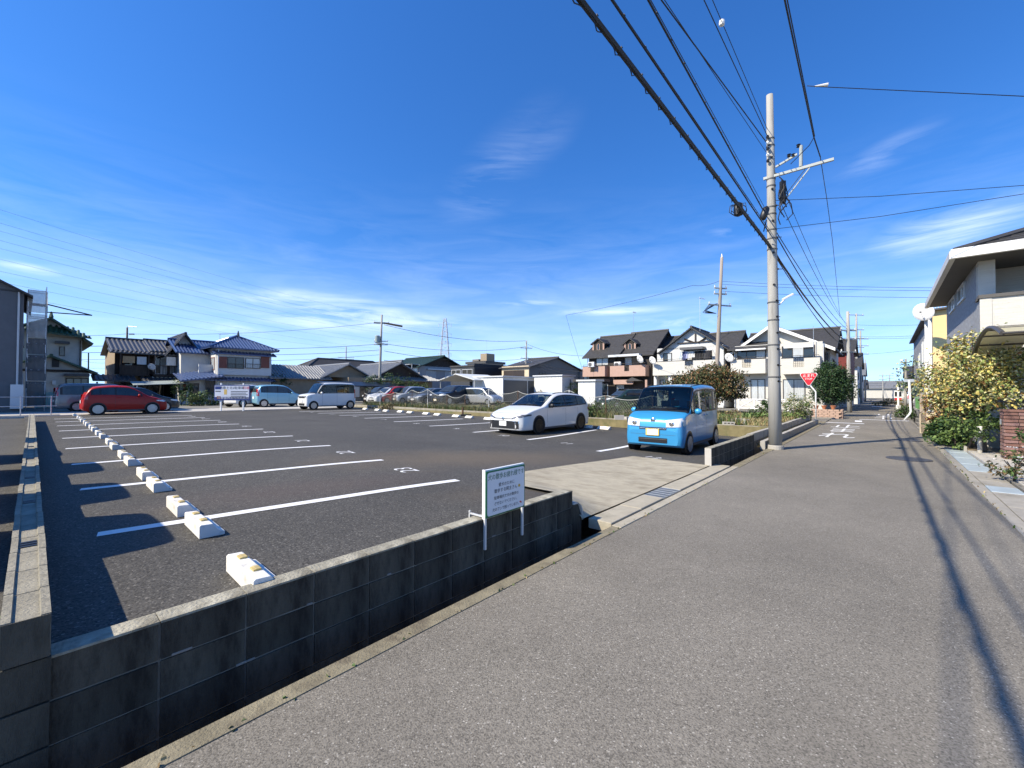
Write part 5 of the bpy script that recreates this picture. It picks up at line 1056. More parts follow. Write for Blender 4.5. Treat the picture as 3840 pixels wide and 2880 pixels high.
# pale green fence and little notice in front of it
FN = thing('panel_fence', 'pale green panel fence with a grey notice left of the parked cars', 'fence', uv(.6, 42.5, .3), A_U)
PGRN = mat('pale_green_panel', (.3, .47, .42), .5, .1, 4)
for k in range(9): MB().box(k * .3 + .01, k * .3 + .29, 0, .03, .1, 1.15).build('panel', PGRN, FN)
for k in range(3): MB().box(k * 1.3, k * 1.3 + .05, -.05, 0, 0, 1.2).build('post', ALU, FN)
NS = thing('small_notice', 'small grey notice on a white post in front of the pale green fence', 'sign', P(180, 1520, .33), A_U); MB().tube([(0, 0, 0), (0, 0, 1.9)], .03, 6).build('post', ALU, NS); MB().box(-.42, .42, -.04, -.01, 1.45, 1.85).build('board', mat('grey_board', (.2, .2, .21), .6, .3, 14, stretch=(1, 1, 6)), NS)
RL = thing('pipe_railing', 'grey pipe railing along the foot of the grey apartment block', 'railing', uv(-4, 31.3, .25), A_U)
for k in range(6): MB().tube([(k * 1.0, 0, 0), (k * 1.0, 0, 1.05)], .025, 6).build('post', STEEL, RL)
for z in (1.0, .55): MB().tube([(-.2, 0, z), (5.2, 0, z)], .02, 6).build('rail', STEEL, RL)
MB().box(-.3, 5.3, -.1, .1, -.05, .12).build('kerb', CONC, RL)
# --- dark timber house
h = House('traditional_house', 'old dark timber house with cluttered wooden balconies behind the red hatchback', uv(5.5, 51.0), A_U, 5.4, 8, .33); R = h.R
h.box('wall', 'f', (0, 5.4, 0, 5.0), 1.2, 8, WALLTAN); h.box('upper_wall', 'f', (0, 5.4, 2.7, 4.8), 1.12, 1.195, WOODD)
h.gable(.1, 2.6, .6, 7, 4.95, 6.1, 'x', DTILE, 'tile', .5, WOODD); h.gable(2.7, 5.3, .6, 7, 5.05, 6.2, 'x', DTILE, 'tile', .4, WOODD); h.slope((-.5, -.4, 4.6), (5.6, -.4, 4.6), (5.6, 1.2, 5.05), (-.5, 1.2, 5.05), DTILE, 'tile')
h.box('balcony', 'f', (.2, 2.2, 2.7, 3.5), -.1, .0, WOODD); h.box('balcony_floor', 'f', (.2, 2.2, 2.55, 2.7), -.1, 1.2, WOODD); h.box('balcony_floor', 'f', (2.5, 5.4, 2.55, 2.7), -.3, 1.2, WOODD)
mb = MB()
for k in range(14): mb.box(2.5 + k * .22, 2.54 + k * .22, -.3, -.26, 2.7, 3.5)
mb.box(2.5, 5.45, -.32, -.24, 3.5, 3.58); mb.build('balcony_railing', WOODD, h.t)
for x in (.2, 2.1, 2.5, 5.4): h.box('balcony_post', 'f', (x, x + .1, 2.7, 4.6), -.3, -.2, WOODD)
h.win('f', (.6, 1.9, 2.9, 4.3), BROWNM, 2, 0, 1.12); h.win('f', (2.8, 3.7, 2.8, 4.5), ALU, 2, 2, 1.12); h.win('f', (3.9, 5.2, 2.8, 4.5), BROWNM, 2, 1, 1.12)
h.box('timber_plank', 'f', (4.5, 4.72, 2.75, 4.5), -.45, -.36, mat('new_timber', (.45, .3, .16), .8, .15, 5)); h.box('hung_mat', 'f', (.4, 1.2, 3.7, 4.3), -.16, -.11, MATS['new_timber']); h.box('hung_sheet', 'f', (1.35, 2.0, 3.6, 4.3), -.16, -.11, CURT)
h.box('hung_sheet', 'f', (3.4, 4.1, 3.6, 4.4), -.42, -.37, CURT); h.box('plaster_band', 'f', (2.4, 5.4, 1.95, 2.5), -.1, 1.19, MATS['aged_white_plaster'])
h.slope((-1.6, -1.5, 2.1), (1.2, -1.5, 2.1), (1.2, .2, 2.6), (-1.6, .2, 2.6), DTILE, 'tile'); h.slope((1.6, -2.0, 1.9), (6.2, -2.0, 1.9), (6.2, .2, 2.5), (1.6, .2, 2.5), DTILE, 'tile')
for x in (-1.4, 1.0, 1.8, 3.8, 6.0): h.box('porch_post', 'f', (x, x + .12, 0, 1.95), -1.6, -1.48, WOODD)
h.win('f', (.4, 1.6, .4, 2.0), BROWNM, 2, 0, 1.2); h.win('f', (2.6, 4.4, .2, 1.9), BROWNM, 2, 0, 1.2)
h.slope((.6, -4.3, 1.7), (4.4, -4.3, 1.9), (4.4, -2.4, 2.2), (.6, -2.4, 2.0), mat('corrugated_sheet', (.32, .36, .34), .5, .1, 3), 'flat', .04)
for x in (.8, 4.2): h.box('lean_to_post', 'f', (x, x + .08, 0, 1.75), -4.2, -4.1, WALLW)
dish('grey satellite dish on the dark timber house balcony', h.o + h.ex * 2.3 - h.ey * .8, A_U - .6, 3.75, .3)
# --- white house with blue glazed tiles
h = House('traditional_house', 'white house with shiny blue tiled roof and reddish shutters', uv(11.95, 47.2), A_U, 4.75, 7, .33); R = h.R
h.box('wall', 'f', (0, 4.75, 0, 5.3), 0, 7, WALLW); h.hip(0, 4.75, 0, 7, 5.45, 6.75, BTILE, 'tile', .6, pitch=.26); h.slope((-.3, -.6, 4.75), (5.1, -.6, 4.75), (5.1, 0, 5.0), (-.3, 0, 5.0), BTILE, 'tile')
h.box('bay', 'f', (.05, 4.7, 2.75, 4.7), -.35, -.01, WALLW)
for (x0, x1) in ((817, 851), (979, 1010)): h.box('shutter_box', 'f', R('f', x0, 1337, x1, 1380, -.4), -.42, -.35, WOODB)
h.win('f', R('f', 853, 1339, 915, 1382, -.4), BROWNM, 2, 0, -.35, rail=True); h.win('f', R('f', 920, 1343, 977, 1382, -.4), BROWNM, 2, 3, -.35, rail=True)
h.slope((-.9, -.7, 2.25), (5.0, -.7, 2.25), (5.0, 0, 2.5), (-.9, 0, 2.5), BTILE, 'tile'); h.win('f', R('f', 771, 1425, 805, 1480), BROWNM, 2, 0); h.win('f', R('f', 850, 1434, 882, 1452), ALU, 2, 3); h.win('f', R('f', 920, 1435, 976, 1456), ALU, 2, 3)
MB().tube([(2.4, 2.0, 6.75), (2.4, 2.0, 7.3)], [.14, .04], 6).build('ridge_ornament', DTILE, h.t)
h.box('side_wing', 'f', (-2.2, -.01, 0, 5.0), 2.2, 8.0, WALLW); h.gable(-2.2, 1.0, 2.2, 8.0, 5.0, 6.2, 'x', BTILE, 'tile', .5, WALLW, pitch=.26); h.gable(-2.4, -.9, 4.0, 9.4, 5.6, 6.7, 'y', DTILE, 'tile', .8, WALLW)
h.slope((-2.9, -1.4, 2.1), (.5, -.9, 2.6), (.5, 1.2, 3.2), (-2.9, 1.2, 2.75), BTILE, 'tile'); h.box('porch_wall', 'f', (-2.6, -.01, 0, 2.2), .3, 2.19, WALLW); h.box('balcony_wall', 'f', (-1.1, -.02, 2.9, 3.7), .9, 1.1, WALLW); h.win('f', (-1.9, -1.2, .2, 1.9), BROWNM, 1, 2, .3); h.box('red_post', 'f', (-2.4, -2.2, .6, 2.0), .15, .28, WOODB); h.win('l', (.3, 1.6, 3.2, 4.4), WOODB, 1, 1)
h.pipe(4.7, -.2, .2, 5.1, ALU); h.pipe(.1, -.42, .2, 5.1, ALU)
antenna('thin aerial mast near the blue tiled house', h.o + h.ex * 1.6 + h.ey * 5, 6.6, 1.0)
# --- low tiled bungalow
h = House('bungalow', 'low tan bungalow with pale grey tiled gables behind the white minivan', uv(24.5, 46.0), A_U, 12.5, 9, .4); R = h.R
h.box('wall', 'f', (0, 12, 0, 2.75), 0, 9, WALLTAN)
h.gable(-2.5, 3.4, 1.2, 9, 2.8, 4.3, 'y', GTILE, 'tile', .6, WALLTAN); h.gable(2.6, 10.2, -.4, 8, 2.8, 4.7, 'y', GTILE, 'tile', .7, WOODD, pitch=.32); h.slope((2.2, -1.5, 2.5), (12.6, -1.5, 2.5), (11.2, .2, 3.2), (3.2, .2, 3.2), GTILE, 'tile'); h.slope((-8, .6, 2.5), (-1.6, .6, 2.5), (-1.6, 3.6, 4.0), (-8, 3.6, 4.0), GTILE, 'tile'); h.box('back_wing_wall', 'f', (-7.6, -2.4, 0, 2.5), 1.2, 8, WALLTAN)
h.hip(-1, 14, 9.5, 16, 3.6, 5.6, SLATE, 'slate', .6); h.box('rear_wall', 'f', (-1, 14, 0, 3.5), 9.5, 16, WALLG); h.win('f', (4.5, 7.5, .5, 2.1), BROWNM, 3, 1); h.win('f', (9, 10.5, .5, 2.1), BROWNM, 2, 0); h.win('f', (.6, 2.2, .4, 2), BROWNM, 2, 1); h.box('porch_light_wall', 'f', (2.4, 3.2, .4, 2.1), -.1, -.01, BEIGE)
h.box('garden_wall', 'f', (10, 17, 0, 1.5), -6, -5.8, mat('dark_fence_panel', (.07, .06, .05), .8, .1, 3)); h.slope((-5.5, -6.8, 1.7), (3, -6.8, 1.7), (3, -4, 2.15), (-5.5, -4, 2.15), NAVY, 'flat')
for x in (-5.2, 2.6): h.box('carport_post', 'f', (x, x + .1, 0, 1.7), -6.6, -6.5, DARKM)
# --- house with grey roof, then green roof house
c0 = D(1573, 1470, 67)
h = House('detached_house', 'two-storey house with a dark green sheet roof and a white sun balcony', c0 - Vector((UY, -UX, 0)) * 9.4, RZ, 9.4, 9, .45); R = h.R
LGREY = mat('weathered_grey_wall', (.34, .34, .345), .85, .1, 2, .3, 40)
h.box('wall', 'f', (0, 9.4, 0, 5.3), 0, 9, LGREY); h.gable(0, 9.4, 0, 9, 5.15, 6.9, 'x', GREENM, 'slate', .7, WOODD)
bb = R('f', 1476, 1394, 1546, 1420, -1.2); o = h.box('sun_balcony', 'f', (bb[0], bb[1], bb[2] - .1, bb[2]), -1.3, 0, ALU)
mb = MB(); mb.box(bb[0], bb[1], -1.3, -1.26, bb[3], bb[3] + .06)
for k in range(18): x = bb[0] + (bb[1] - bb[0] - .05) * k / 17; mb.box(x, x + .04, -1.29, -1.27, bb[2], bb[3])
mb.build('balcony_railing', ALU, o)
for x in (bb[0], bb[1] - .06): h.box('balcony_frame', 'f', (x, x + .06, bb[2], bb[3] + 1.1), -1.3, -1.24, ALU, o)
h.box('balcony_roof', 'f', (bb[0], bb[1], bb[3] + 1.1, bb[3] + 1.16), -1.3, 0, ALU, o)
h.win('f', (bb[0] + .2, bb[1] - .2, bb[2] + .2, bb[2] + 1.9), ALU, 4, 15); h.win('f', (.6, 1.8, 3.2, 4.5), ALU, 2, 3); h.win('r', (1.3, 3.2, 3.2, 4.4), ALU, 2, 3); h.win('r', (5.2, 7.4, 3.2, 4.4), ALU, 2, 3); h.win('f', (1, 3, .5, 2.2), BROWNM, 2, 0); h.box('lean_to_roof', 'f', (-.4, 9.6, 2.5, 2.65), -1.8, 0, GREENM); h.box('window_hood', 'r', (1.2, 7.8, 4.55, 4.7), -.5, 0, ALU)
h2 = House('detached_house', 'grey-roofed house with an enclosed veranda left of the green sheet roof', h.o - h.ex * 7.2 - h.ey * 1.0, RZ, 7.0, 8, .45); h2.box('wall', 'f', (0, 7, 0, 4.9), 0, 8, LGREY); h2.gable(0, 7, 0, 8, 4.9, 6.5, 'x', mat('pale_slate', (.16, .165, .17), .6, .15, 4), 'slate', .7, LGREY); h2.win('f', (.6, 3.4, 3.0, 4.6), ALU, 4, 15); h2.win('f', (4, 6.4, 3.0, 4.6), ALU, 3, 7); h2.win('f', (1, 4, .5, 2.2), BROWNM, 3, 2); h2.box('veranda_eave', 'f', (.0, 7, 4.75, 4.9), -.9, 0, ALU); h2.box('lower_roof', 'f', (-1.2, 7, 2.45, 2.6), -1.5, 0, GTILE)
# --- dark workshop, navy hoarding, beige house
p = D(1690, 1470, 64)
h = House('workshop', 'charcoal workshop with a band of windows and a navy side wall', p, RZ, 5.0, 10, .45, 'workshop'); R = h.R
h.box('wall', 'f', (0, 5, 0, 4.7), 0, 10, WALLDG); h.box('roof_edge', 'f', (-.1, 5.1, 4.7, 4.9), -.1, 10, SLATE); r = R('f', 1682, 1394, 1760, 1412); h.win('f', (.2, 2.2, 3.1, 4.3), ALU, 2, 0); h.win('f', (2.5, 4.7, 3.1, 4.3), ALU, 2, 0); h.box('navy_wall', 'r', (.05, 10, .2, 5.1), -.12, 0, NAVY)
h3 = House('carport', 'open carport with pale gabled sheet roof in front of the charcoal workshop', D(1650, 1470, 52), RZ, 6, 5, .45, 'carport')
h3.gable(0, 6, 0, 5, 2.5, 3.2, 'y', mat('pale_sheet_roof', (.6, .62, .62), .5, .06, 3), 'flat', .2, None, cap=False)
for x in (0, 5.9):
    for y in (0, 4.9): h3.box('post', 'f', (x, x + .1, 0, 2.5), y, y + .1, STEEL)
h3.box('back_panel', 'f', (0, 6, 0, 2.4), 4.9, 5.0, WALLDG)
p = D(1884, 1470, 62)
h = House('detached_house', 'beige and brown-grey house with a shallow dark gable behind the storage sheds', p, RZ, 5, 17, .45); R = h.R
BRG = mat('brown_grey_wall', (.19, .17, .15), .85, .08, 3)
h.box('wall', 'f', (0, 5, 0, 4.6), 0, 17, BRG); h.box('front_wall', 'f', (-.01, 5, 0, 4.7), -.12, -.0, BEIGE); h.box('loggia', 'f', (.4, 4.2, 2.6, 4.1), -.2, -.12, BROWNM); h.gable(0, 5, 0, 13, 4.6, 6.2, 'x', SLATE, 'flat', .4, BRG)
h.win('r', (2.2, 3.8, 2.6, 3.8), BROWNM, 2, 0); h.win('r', (9.0, 10.5, 2.5, 3.7), BROWNM, 2, 1); h.box('wing', 'r', (12.5, 17, 0, 4.3), -.4, 0, BRG); h.win('r', (13.5, 15.5, 2.6, 3.8), BROWNM, 2, 0, -.4)
h4 = House('detached_house', 'small tile-roofed house behind the right end of the beige house', uv(66, 42), A_U, 9, 8, .4); h4.box('wall', 'f', (0, 9, 0, 4.4), 0, 8, BRG); h4.hip(0, 9, 0, 8, 4.4, 6, GTILE, 'tile', .6); h4.win('f', (2, 4, 1, 2.4), ALU, 2, 0); h4.win('f', (6, 7.5, 2.8, 3.8), ALU, 2, 0)
h5 = House('apartment_block', 'distant apartment block with a rooftop tower right of the pylon', D(1752, 1470, 150), RZ, 9, 9, .4, 'building'); h5.box('wall', 'f', (0, 9, 0, 10.6), 0, 9, LGREY); h5.box('roof_slab', 'f', (-.5, 9.5, 10.6, 11.4), -.5, 9.5, SLATE); h5.box('rooftop_tower', 'f', (4.5, 7.5, 11.4, 14.2), 2, 6, WALLTAN); h5.box('roof_house', 'f', (.5, 3.6, 11.4, 12.4), 2, 6, BRG)
for k in range(3): h5.win('f', (.6 + k * 2.9, 2.6 + k * 2.9, 8.2, 9.8), ALU, 2, k)
antenna('aerial mast on the distant apartment tower', h5.o + h5.ex * 5.5 + h5.ey * 4, 14.5, 5)
# --- storage sheds
SHW = mat('white_shed_panel', (.66, .66, .63), .6, .07, 3); 
def shed(label, px0, px1, Y, w2, hh, doors):
    p = D(px0, 1470, Y); q = D(px1, 1470, Y); h = House('storage_shed', label, p, RZ, 1, w2, .42, 'shed', 'storage sheds')
    # solve width so that the right end falls on px1
    k = (px1 - CPX) / FPX; w = (k * p.y - p.x) / (h.ex.x - k * h.ex.y); h.w = w
    n = max(3, int(w / .45))
    for i in range(n): h.box('panel', 'f', (w * i / n + .01, w * (i + 1) / n - .01, 0, hh), .0, .05, SHW)
    h.box('core', 'f', (.02, w - .02, 0, hh - .02), .05, w2, SHW); h.box('roof', 'f', (-.12, w + .12, hh, hh + .14), -.15, w2 + .1, ALU)
    for i in range(doors): h.box('shutter', 'r', (w2 * i / doors + .15, w2 * (i + 1) / doors - .1, .05, hh - .35), -.06, 0, mat('grey_shutter', (.08, .085, .09), .5, .1, 3, stretch=(1, 1, 8)))
    return h
shed('long white storage shed with two grey shutters behind the silver minivan', 1772, 1886, 50, 8.5, 2.75, 2); shed('white flat-roofed storage shed behind the white wagon', 2003, 2108, 50, 2.5, 2.9, 0); shed('small white garden shed in front of the salmon balcony house', 2168, 2232, 39, 1.3, 2.1, 0)
# --- open-sided van with dark cover in front of the brown house
c = D(2345, 1500, 37); JP = Car('off_roader', 'dark green off-roader half covered with a black sheet before the brown twin house', SUV, paint('dark_green_paint', (.02, .05, .04)), (c.x, c.y), A_U + math.pi - .5, z=.1, group='cars behind the netting fence')
rows = [[(-1.9 + 2.3 * i / 8, -.95 + 1.9 * j / 8, 1.72 - .5 * (abs(j - 4) / 4) ** 3 - .3 * (max(0, 2 - i) / 2) + .03 * math.sin(i * 2.3 + j * 3)) for j in range(9)] for i in range(9)]
cv = MB().grid(rows).build('car_cover', mat('black_cover', (.015, .015, .016), .7, .2, 5), JP.t, smooth=True)
# ------------------------------------------------------------------ utility poles and overhead cables
def cable(label, pts, r, name='overhead_cable', m=CABLE, sag=0.0, n=18, group='overhead cables', ties=0, lash=False, cat='cable'):
    P0 = [Vector(p) for p in pts]; out = []
    for i in range(len(P0) - 1):
        a, b = P0[i], P0[i + 1]
        for k in range(n + (i == len(P0) - 2)):
            t = k / n; q = a.lerp(b, t); q.z -= sag * 4 * t * (1 - t); out.append(q)
    base = out[0]; t = thing(name, label, cat, base, 0, group)
    MB().tube([q - base for q in out], r * .8, 6).build('wire', m, t)
    if ties:
        mb = MB()
        for k in range(ties):
            f = (k + .5) / ties * (len(out) - 1); i = int(f); q = out[i].lerp(out[min(i + 1, len(out) - 1)], f - i) - base
            mb.tube([q + Vector((0, 0, -r - .006)), q + Vector((0, 0, r + .03)), q + Vector((.02, .02, r + .02))], .006, 4)
        o = mb.build('hanger_ties', m, t); o['kind'] = 'stuff'
    if lash:
        mb = MB(); hel = []
        for k in range(220):
            f = k / 219 * (len(out) - 1); i = int(f); q = out[i].lerp(out[min(i + 1, len(out) - 1)], f - i) - base; a = k * 1.35
            hel.append(q + Vector((math.cos(a) * .035, math.cos(a) * .02, -r * .8 - .025 + math.sin(a) * .045)))
        mb.tube(hel, .007, 4).build('hanging_loops', m, t)
    return t
INSU = plain('white_insulator', (.75, .74, .7), .3)
def band(t, z, r, h=.05, m=None): return MB().lathe([(r, z), (r + .012, z + .004), (r + .012, z + h), (r, z + h + .004)], 16).build('band', m or DARKM, t)
pb = P(2908, 1684); YP = pb.y; TOPP = D(2886, 357, YP)
MP = thing('utility_pole', 'tall pale concrete utility pole with step bolts standing beside the road', 'utility pole', pb); LEANX = (TOPP.x - pb.x) / TOPP.z
def pr(z): return .168 - .0082 * z
def px_at(z): return Vector((LEANX * z, 0, z))
MB().tube([px_at(z) for z in (0, 2, 4, 6, 8, TOPP.z)], [pr(z) for z in (0, 2, 4, 6, 8, TOPP.z)], 20).build('shaft', POLEC, MP, smooth=True)
MB().lathe([(.21, -.02), (.2, .1), (.185, .12), (.18, .1)], 18, (0, 0, 0)).build('foot_collar', CONC, MP)
PC = mat('pole_band', (.1, .1, .1), .6, .1, 6)
for z in (2.0, 2.9, 3.6, 4.1, 5.6, 5.9, 6.15, 6.8, 7.4, 7.6, 8.55, 8.75, 6.6):
    o = band(MP, 0, pr(z), .035, PC); o.location = px_at(z)
for k in range(15):
    z = 1.9 + k * .45; s_ = 1 if k % 2 else -1; q = px_at(z); d = Vector((.75, -.66, 0)) if s_ > 0 else Vector((-.35, -.94, 0))
    if k < 6: d = Vector((.1, -1, 0))
    mb = MB(); mb.tube([q + d * (pr(z) - .01), q + d * (pr(z) + .1) + Vector((.02, 0, -.02))], .011, 6); mb.tube([q + d * (pr(z) + .0), q + d * (pr(z) + .025)], .028, 8); mb.build('step_bolt', DARKM, MP)
VD = Vector((.755, -.656, 0))
za = 7.68; q = px_at(za)
def arm_box(t, a, b, w, hgt, m, name='crossarm'):
    d = (b - a).normalized(); s_ = Vector((-d.y, d.x, 0)).normalized() * w / 2; u = Vector((0, 0, hgt / 2)); mb = MB()
    mb.hexa([a - s_ - u, a + s_ - u, b + s_ - u, b - s_ - u, a - s_ + u, a + s_ + u, b + s_ + u, b - s_ + u]); return mb.build(name, m, t)
off = Vector((.1, -.13, 0)); PGST = mat('painted_steel_arm', (.34, .37, .36), .45, .08, 8)
arm_box(MP, q + VD * -.34 + off, q + VD * 1.27 + off, .062, .07, PGST)
arm_box(MP, q + VD * .75 + off + Vector((0, 0, -.05)), q + VD * .1 + Vector((0, 0, -.85)) + off, .04, .04, PGST, 'brace'); arm_box(MP, q + VD * .62 + off + Vector((.03, 0, -.05)), q + VD * .12 + Vector((0, 0, -.7)) + off, .02, .02, DARKM, 'brace_rod')
arm_box(MP, q + VD * -.04 + off + Vector((0, 0, .24)), q + VD * .47 + off + Vector((0, 0, .42)), .05, .05, PGST, 'bracket'); MB().tube([q + VD * .55 + off + Vector((0, 0, .05)), q + VD * .56 + off + Vector((0, 0, .62))], .045, 8).build('bracket_post', PGST, MP)
for (a, z) in ((.5, .64), (.38, .42), (.28, .45)): MB().lathe([(.02, -.05), (.055, -.03), (.03, 0), (.055, .03), (.02, .05)], 10).build('insulator', BLACK, MP, loc=q + VD * a + off + Vector((0, 0, z)))
for k in range(5): MB().lathe([(.03, -.04), (.045, 0), (.03, .04)], 8).build('insulator', INSU if k % 2 else BLACK, MP, loc=px_at(8.1 + k * .17) + Vector((-.14, -.1, 0)))
mb = MB()
for k in range(9):
    a0 = q + VD * (.12 + .05 * (k % 4)) + Vector((0, -.15, -.1 - .09 * k)); mb.tube([a0, a0 + Vector((.12 * math.cos(k), -.08, -.2)), a0 + Vector((.18 * math.sin(k * 2), -.02, -.45)), a0 + Vector((.02, 0, -.62))], .014, 5)
mb.build('cable_loops', CABLE, MP); MB().box(-.06, .06, -.05, .05, -.3, .3).build('cable_box', BLACK, MP, loc=q + VD * .2 + Vector((0, -.15, -.55)))
MB().tube([px_at(4.05) + Vector((.14, -.05, 0)), px_at(4.12) + Vector((.26, -.08, .06))], .022, 6).build('lamp_arm', WHITE, MP); o = MB().box(-.03, .3, -.04, .04, -.025, .03).build('lamp_head', WHITE, MP, loc=px_at(4.2) + Vector((.25, -.08, 0)), bevel=.01); o.rotation_euler = (0, -.5, 0)
# cables that pass over the camera's left, parallel to the road
def overhead(label, ax, ay, ex, r, ze=None, drop=.0, yo=0.0, ey=0, **kw):
    A = D(ax, ay, YP + yo); z1 = ze if ze is not None else A.z + drop; d = ray(ex, ey); t = (z1 - HC) / d.z; E = Vector((d.x * t, d.y * t, z1))
    dr = (E - A); L_ = dr.length; F_ = A + dr * (26 / L_); F_.z = z1 + (z1 - A.z) * .3; return cable(label, [A, E, F_], r, sag=0, n=10, **kw), A
overhead('thick black cable bundle passing over the camera to the pole, lowest of them', 2890, 930, 2176, .045, drop=-.05, ties=0, lash=True)
overhead('second black cable of the lowest bundle above the road', 2890, 921, 2186, .022, drop=.02, ties=34)
overhead('black cable with hanger ties, second from the left overhead', 2882, 868, 2295, .021, drop=-.02, ties=30)
overhead('thin black wire beside the tied cable second from the left overhead', 2884, 860, 2300, .01, drop=-.05)
overhead('black cable with hanger ties ending in a dark closure at the pole', 2868, 800, 2431, .019, drop=-.06, ties=30)
overhead('thin messenger wire beside the third overhead cable', 2868, 780, 2440, .008, drop=-.02)
overhead('black cable third from the top of the pole', 2872, 531, 2480, .017, drop=-.1)
overhead('thin wire running with the black cable third from the pole top', 2873, 570, 2492, .009, drop=-.2)
overhead('black wire second from the top of the pole', 2877, 508, 2640, .012, drop=-.1)
t_, A_ = overhead('topmost black wire with a round white insulator', 2877, 483, 2672, .009, drop=-.1)
e = D(2707, 87, 7.2); sp_ = D(2707, 87, 6.4); 
def bead(label, px, py, p0, p1, nm='insulator', m=None, r=.05, ax='y'):
    pass
def on_ray(px, py, z): d = ray(px, py); t = (z - HC) / d.z; return Vector((d.x * t, d.y * t, z))
q2 = on_ray(2707, 87, A_.z - .08); MB().lathe([(.02, -.06), (.05, -.04), (.055, .0), (.05, .05), (.02, .06)], 12).build('insulator', INSU, t_, loc=q2 - t_.location)
# splice pod on the lowest bundle, dark closure near the pole
q2 = D(2768, 785, 9.6); SP = thing('cable_splice', 'tangled black splice box hanging on the thick cable bundle', 'cable', q2); MB().lathe([(.03, -.16), (.085, -.13), (.095, 0), (.085, .12), (.03, .16)], 12).build('case', BLACK, SP); mb = MB()
for k in range(9): a = k * .7; mb.tube([(math.cos(a) * .05, math.sin(a) * .05, .12), (math.cos(a) * .17, math.sin(a) * .12, .15 - .06 * (k % 3)), (math.cos(a) * .19, math.sin(a) * .14, -.05), (math.cos(a) * .06, math.sin(a) * .06, -.14)], .009, 4)
mb.build('wire_loops', CABLE, SP)
q2 = D(2867, 800, YP - .5); CL = thing('cable_closure', 'dark bullet-shaped cable closure left of the pole', 'cable', q2); o = MB().lathe([(.02, -.2), (.08, -.16), (.095, -.02), (.085, .14), (.03, .2)], 12).build('case', BLACK, CL, smooth=True); o.rotation_euler = (0, .35, 0); MB().tube([(0.05, 0, -.18), (.12, .25, -.4)], .015, 5).build('tail', CABLE, CL)
# right-hand cable via the crossarm tip
tip = D(3076, 588, 11.1); E = on_ray(2943, 0, tip.z + .1); mid = D(3052, 515, 10.4); F_ = mid + (E - mid) * (24 / (E - mid).length); F_.z = E.z + .1
cable('black cable passing over the road to the tip of the crossarm', [F_, E, mid, tip], .018, ties=0, n=8); cable('twin wire of the cable over the road, curling back to the pole', [E + Vector((.03, 0, .05)), mid + Vector((.02, 0, .03)), D(3035, 545, 10.7), D(2965, 615, 11.4)], .012, n=8)
FP = D(3182, 1300, 33.5); 
cable('wire from the crossarm tip descending to the next pole', [tip, D(3100, 742, 14.5), D(3122, 905, 18), D(3150, 1190, 30.5)], .012, n=6)
w = cable('single wire crossing the top right sky to a white insulator', [on_ray(3027, 322, tip.z + .06), D(3068, 325, on_ray(3027, 322, tip.z + .06).y - .15), D(3840, 361, 7.5), D(4300, 372, 6.6)], .009, n=4); MB().tube([(0, 0, 0), (.22, -.05, 0)], [.015, .035], 8).build('insulator', INSU, w, loc=D(3056, 324, on_ray(3027, 322, tip.z + .06).y - .1) - w.location)
cable('wire from the pole to the right edge, upper of two', [D(2905, 752, YP), D(3300, 736, 11.2), D(3840, 695, 10.2), D(4200, 660, 9.7)], .009, n=4); cable('wire from the pole to the right edge, lower of two', [D(2910, 858, YP), D(3300, 812, 11.2), D(3840, 727, 10.2), D(4200, 668, 9.7)], .009, n=4)
for i, (ax, ay, bx, by, r, lab) in enumerate([(2898, 940, 3168, 1275, .04, 'thick cable bundle running on from the pole down the road'), (2900, 950, 3172, 1300, .016, 'thin cable just under the thick bundle beyond the pole'), (2903, 870, 3176, 1245, .02, 'middle cable running on from the pole down the road'), (2905, 860, 3178, 1235, .016, 'cable above the middle cable beyond the pole'), (2918, 740, 3176, 1215, .012, 'wire with a white bead descending to the next pole'), (2905, 940, 3165, 1290, .016, 'slack cable hanging lowest beyond the pole'), (2930, 690, 3178, 1225, .01, 'upper thin wire descending to the next pole')]):
    A = D(ax, ay, YP); B = D(bx, by, 33.2); cable(lab, [A, B], r, sag=.35 + .12 * (i % 3), n=14)
def pole(name, label, px, py0, py1, Y, r0=.15, topx=None, m=None, gz=None):
    b_ = D(px, py0, Y); tz = D(topx or px, py1, Y); z0 = b_.z if gz is None else gz; base = Vector((b_.x, b_.y, z0)); t = thing(name, label, 'utility pole', base, 0, 'utility poles'); dx = tz.x - b_.x; h_ = tz.z - z0
    MB().tube([(dx * k / 4, 0, h_ * k / 4) for k in range(5)], [r0 * (1 - .1 * k) for k in range(5)], 12).build('shaft', m or POLEC, t, smooth=True); return t, h_, dx
def arms(t, h_, dx, zs, l, ang, m=None, ins=3):
    for z in zs:
        d = Vector((math.cos(ang), math.sin(ang), 0)); c = Vector((dx * z / h_, 0, z)); arm_box(t, c - d * l / 2, c + d * l / 2, .08, .09, m or PGST)
        for k in range(ins): MB().lathe([(.02, 0), (.05, .03), (.03, .08), (.05, .13), (.01, .16)], 8).build('insulator', INSU, t, loc=c + d * l * (k / (ins - 1) - .5) * .9 + Vector((0, 0, .05)))
AV = math.atan2(-.656, .755)
t, h_, dx = pole('utility_pole', 'old brownish utility pole leaning in front of the white laundry house', 2681, 1540, 965, 30, .16, 2707, mat('old_pole', (.3, .26, .22), .9, .2, 3, stretch=(2, 2, .2)), .05); OP = t
MB().lathe([(.09, 0), (.02, .25)], 10).build('cap', STEEL, t, loc=(dx, 0, h_)); arms(t, h_, dx, (h_ - 2.2, h_ - 2.6), 1.0, .2); arms(t, h_, dx, (h_ - 3.4,), 2.0, .3)
mb = MB()
for k in range(5): mb.tube([(dx * .7 - .2, -.1, h_ - 3.3), (dx * .7 - .9 - .1 * k, -.2, h_ - 3.45 - .12 * k), (dx * .7 - 1.1, -.2, h_ - 3.8 - .05 * k), (dx * .7 - .3, -.1, h_ - 4.0)], .02, 5)
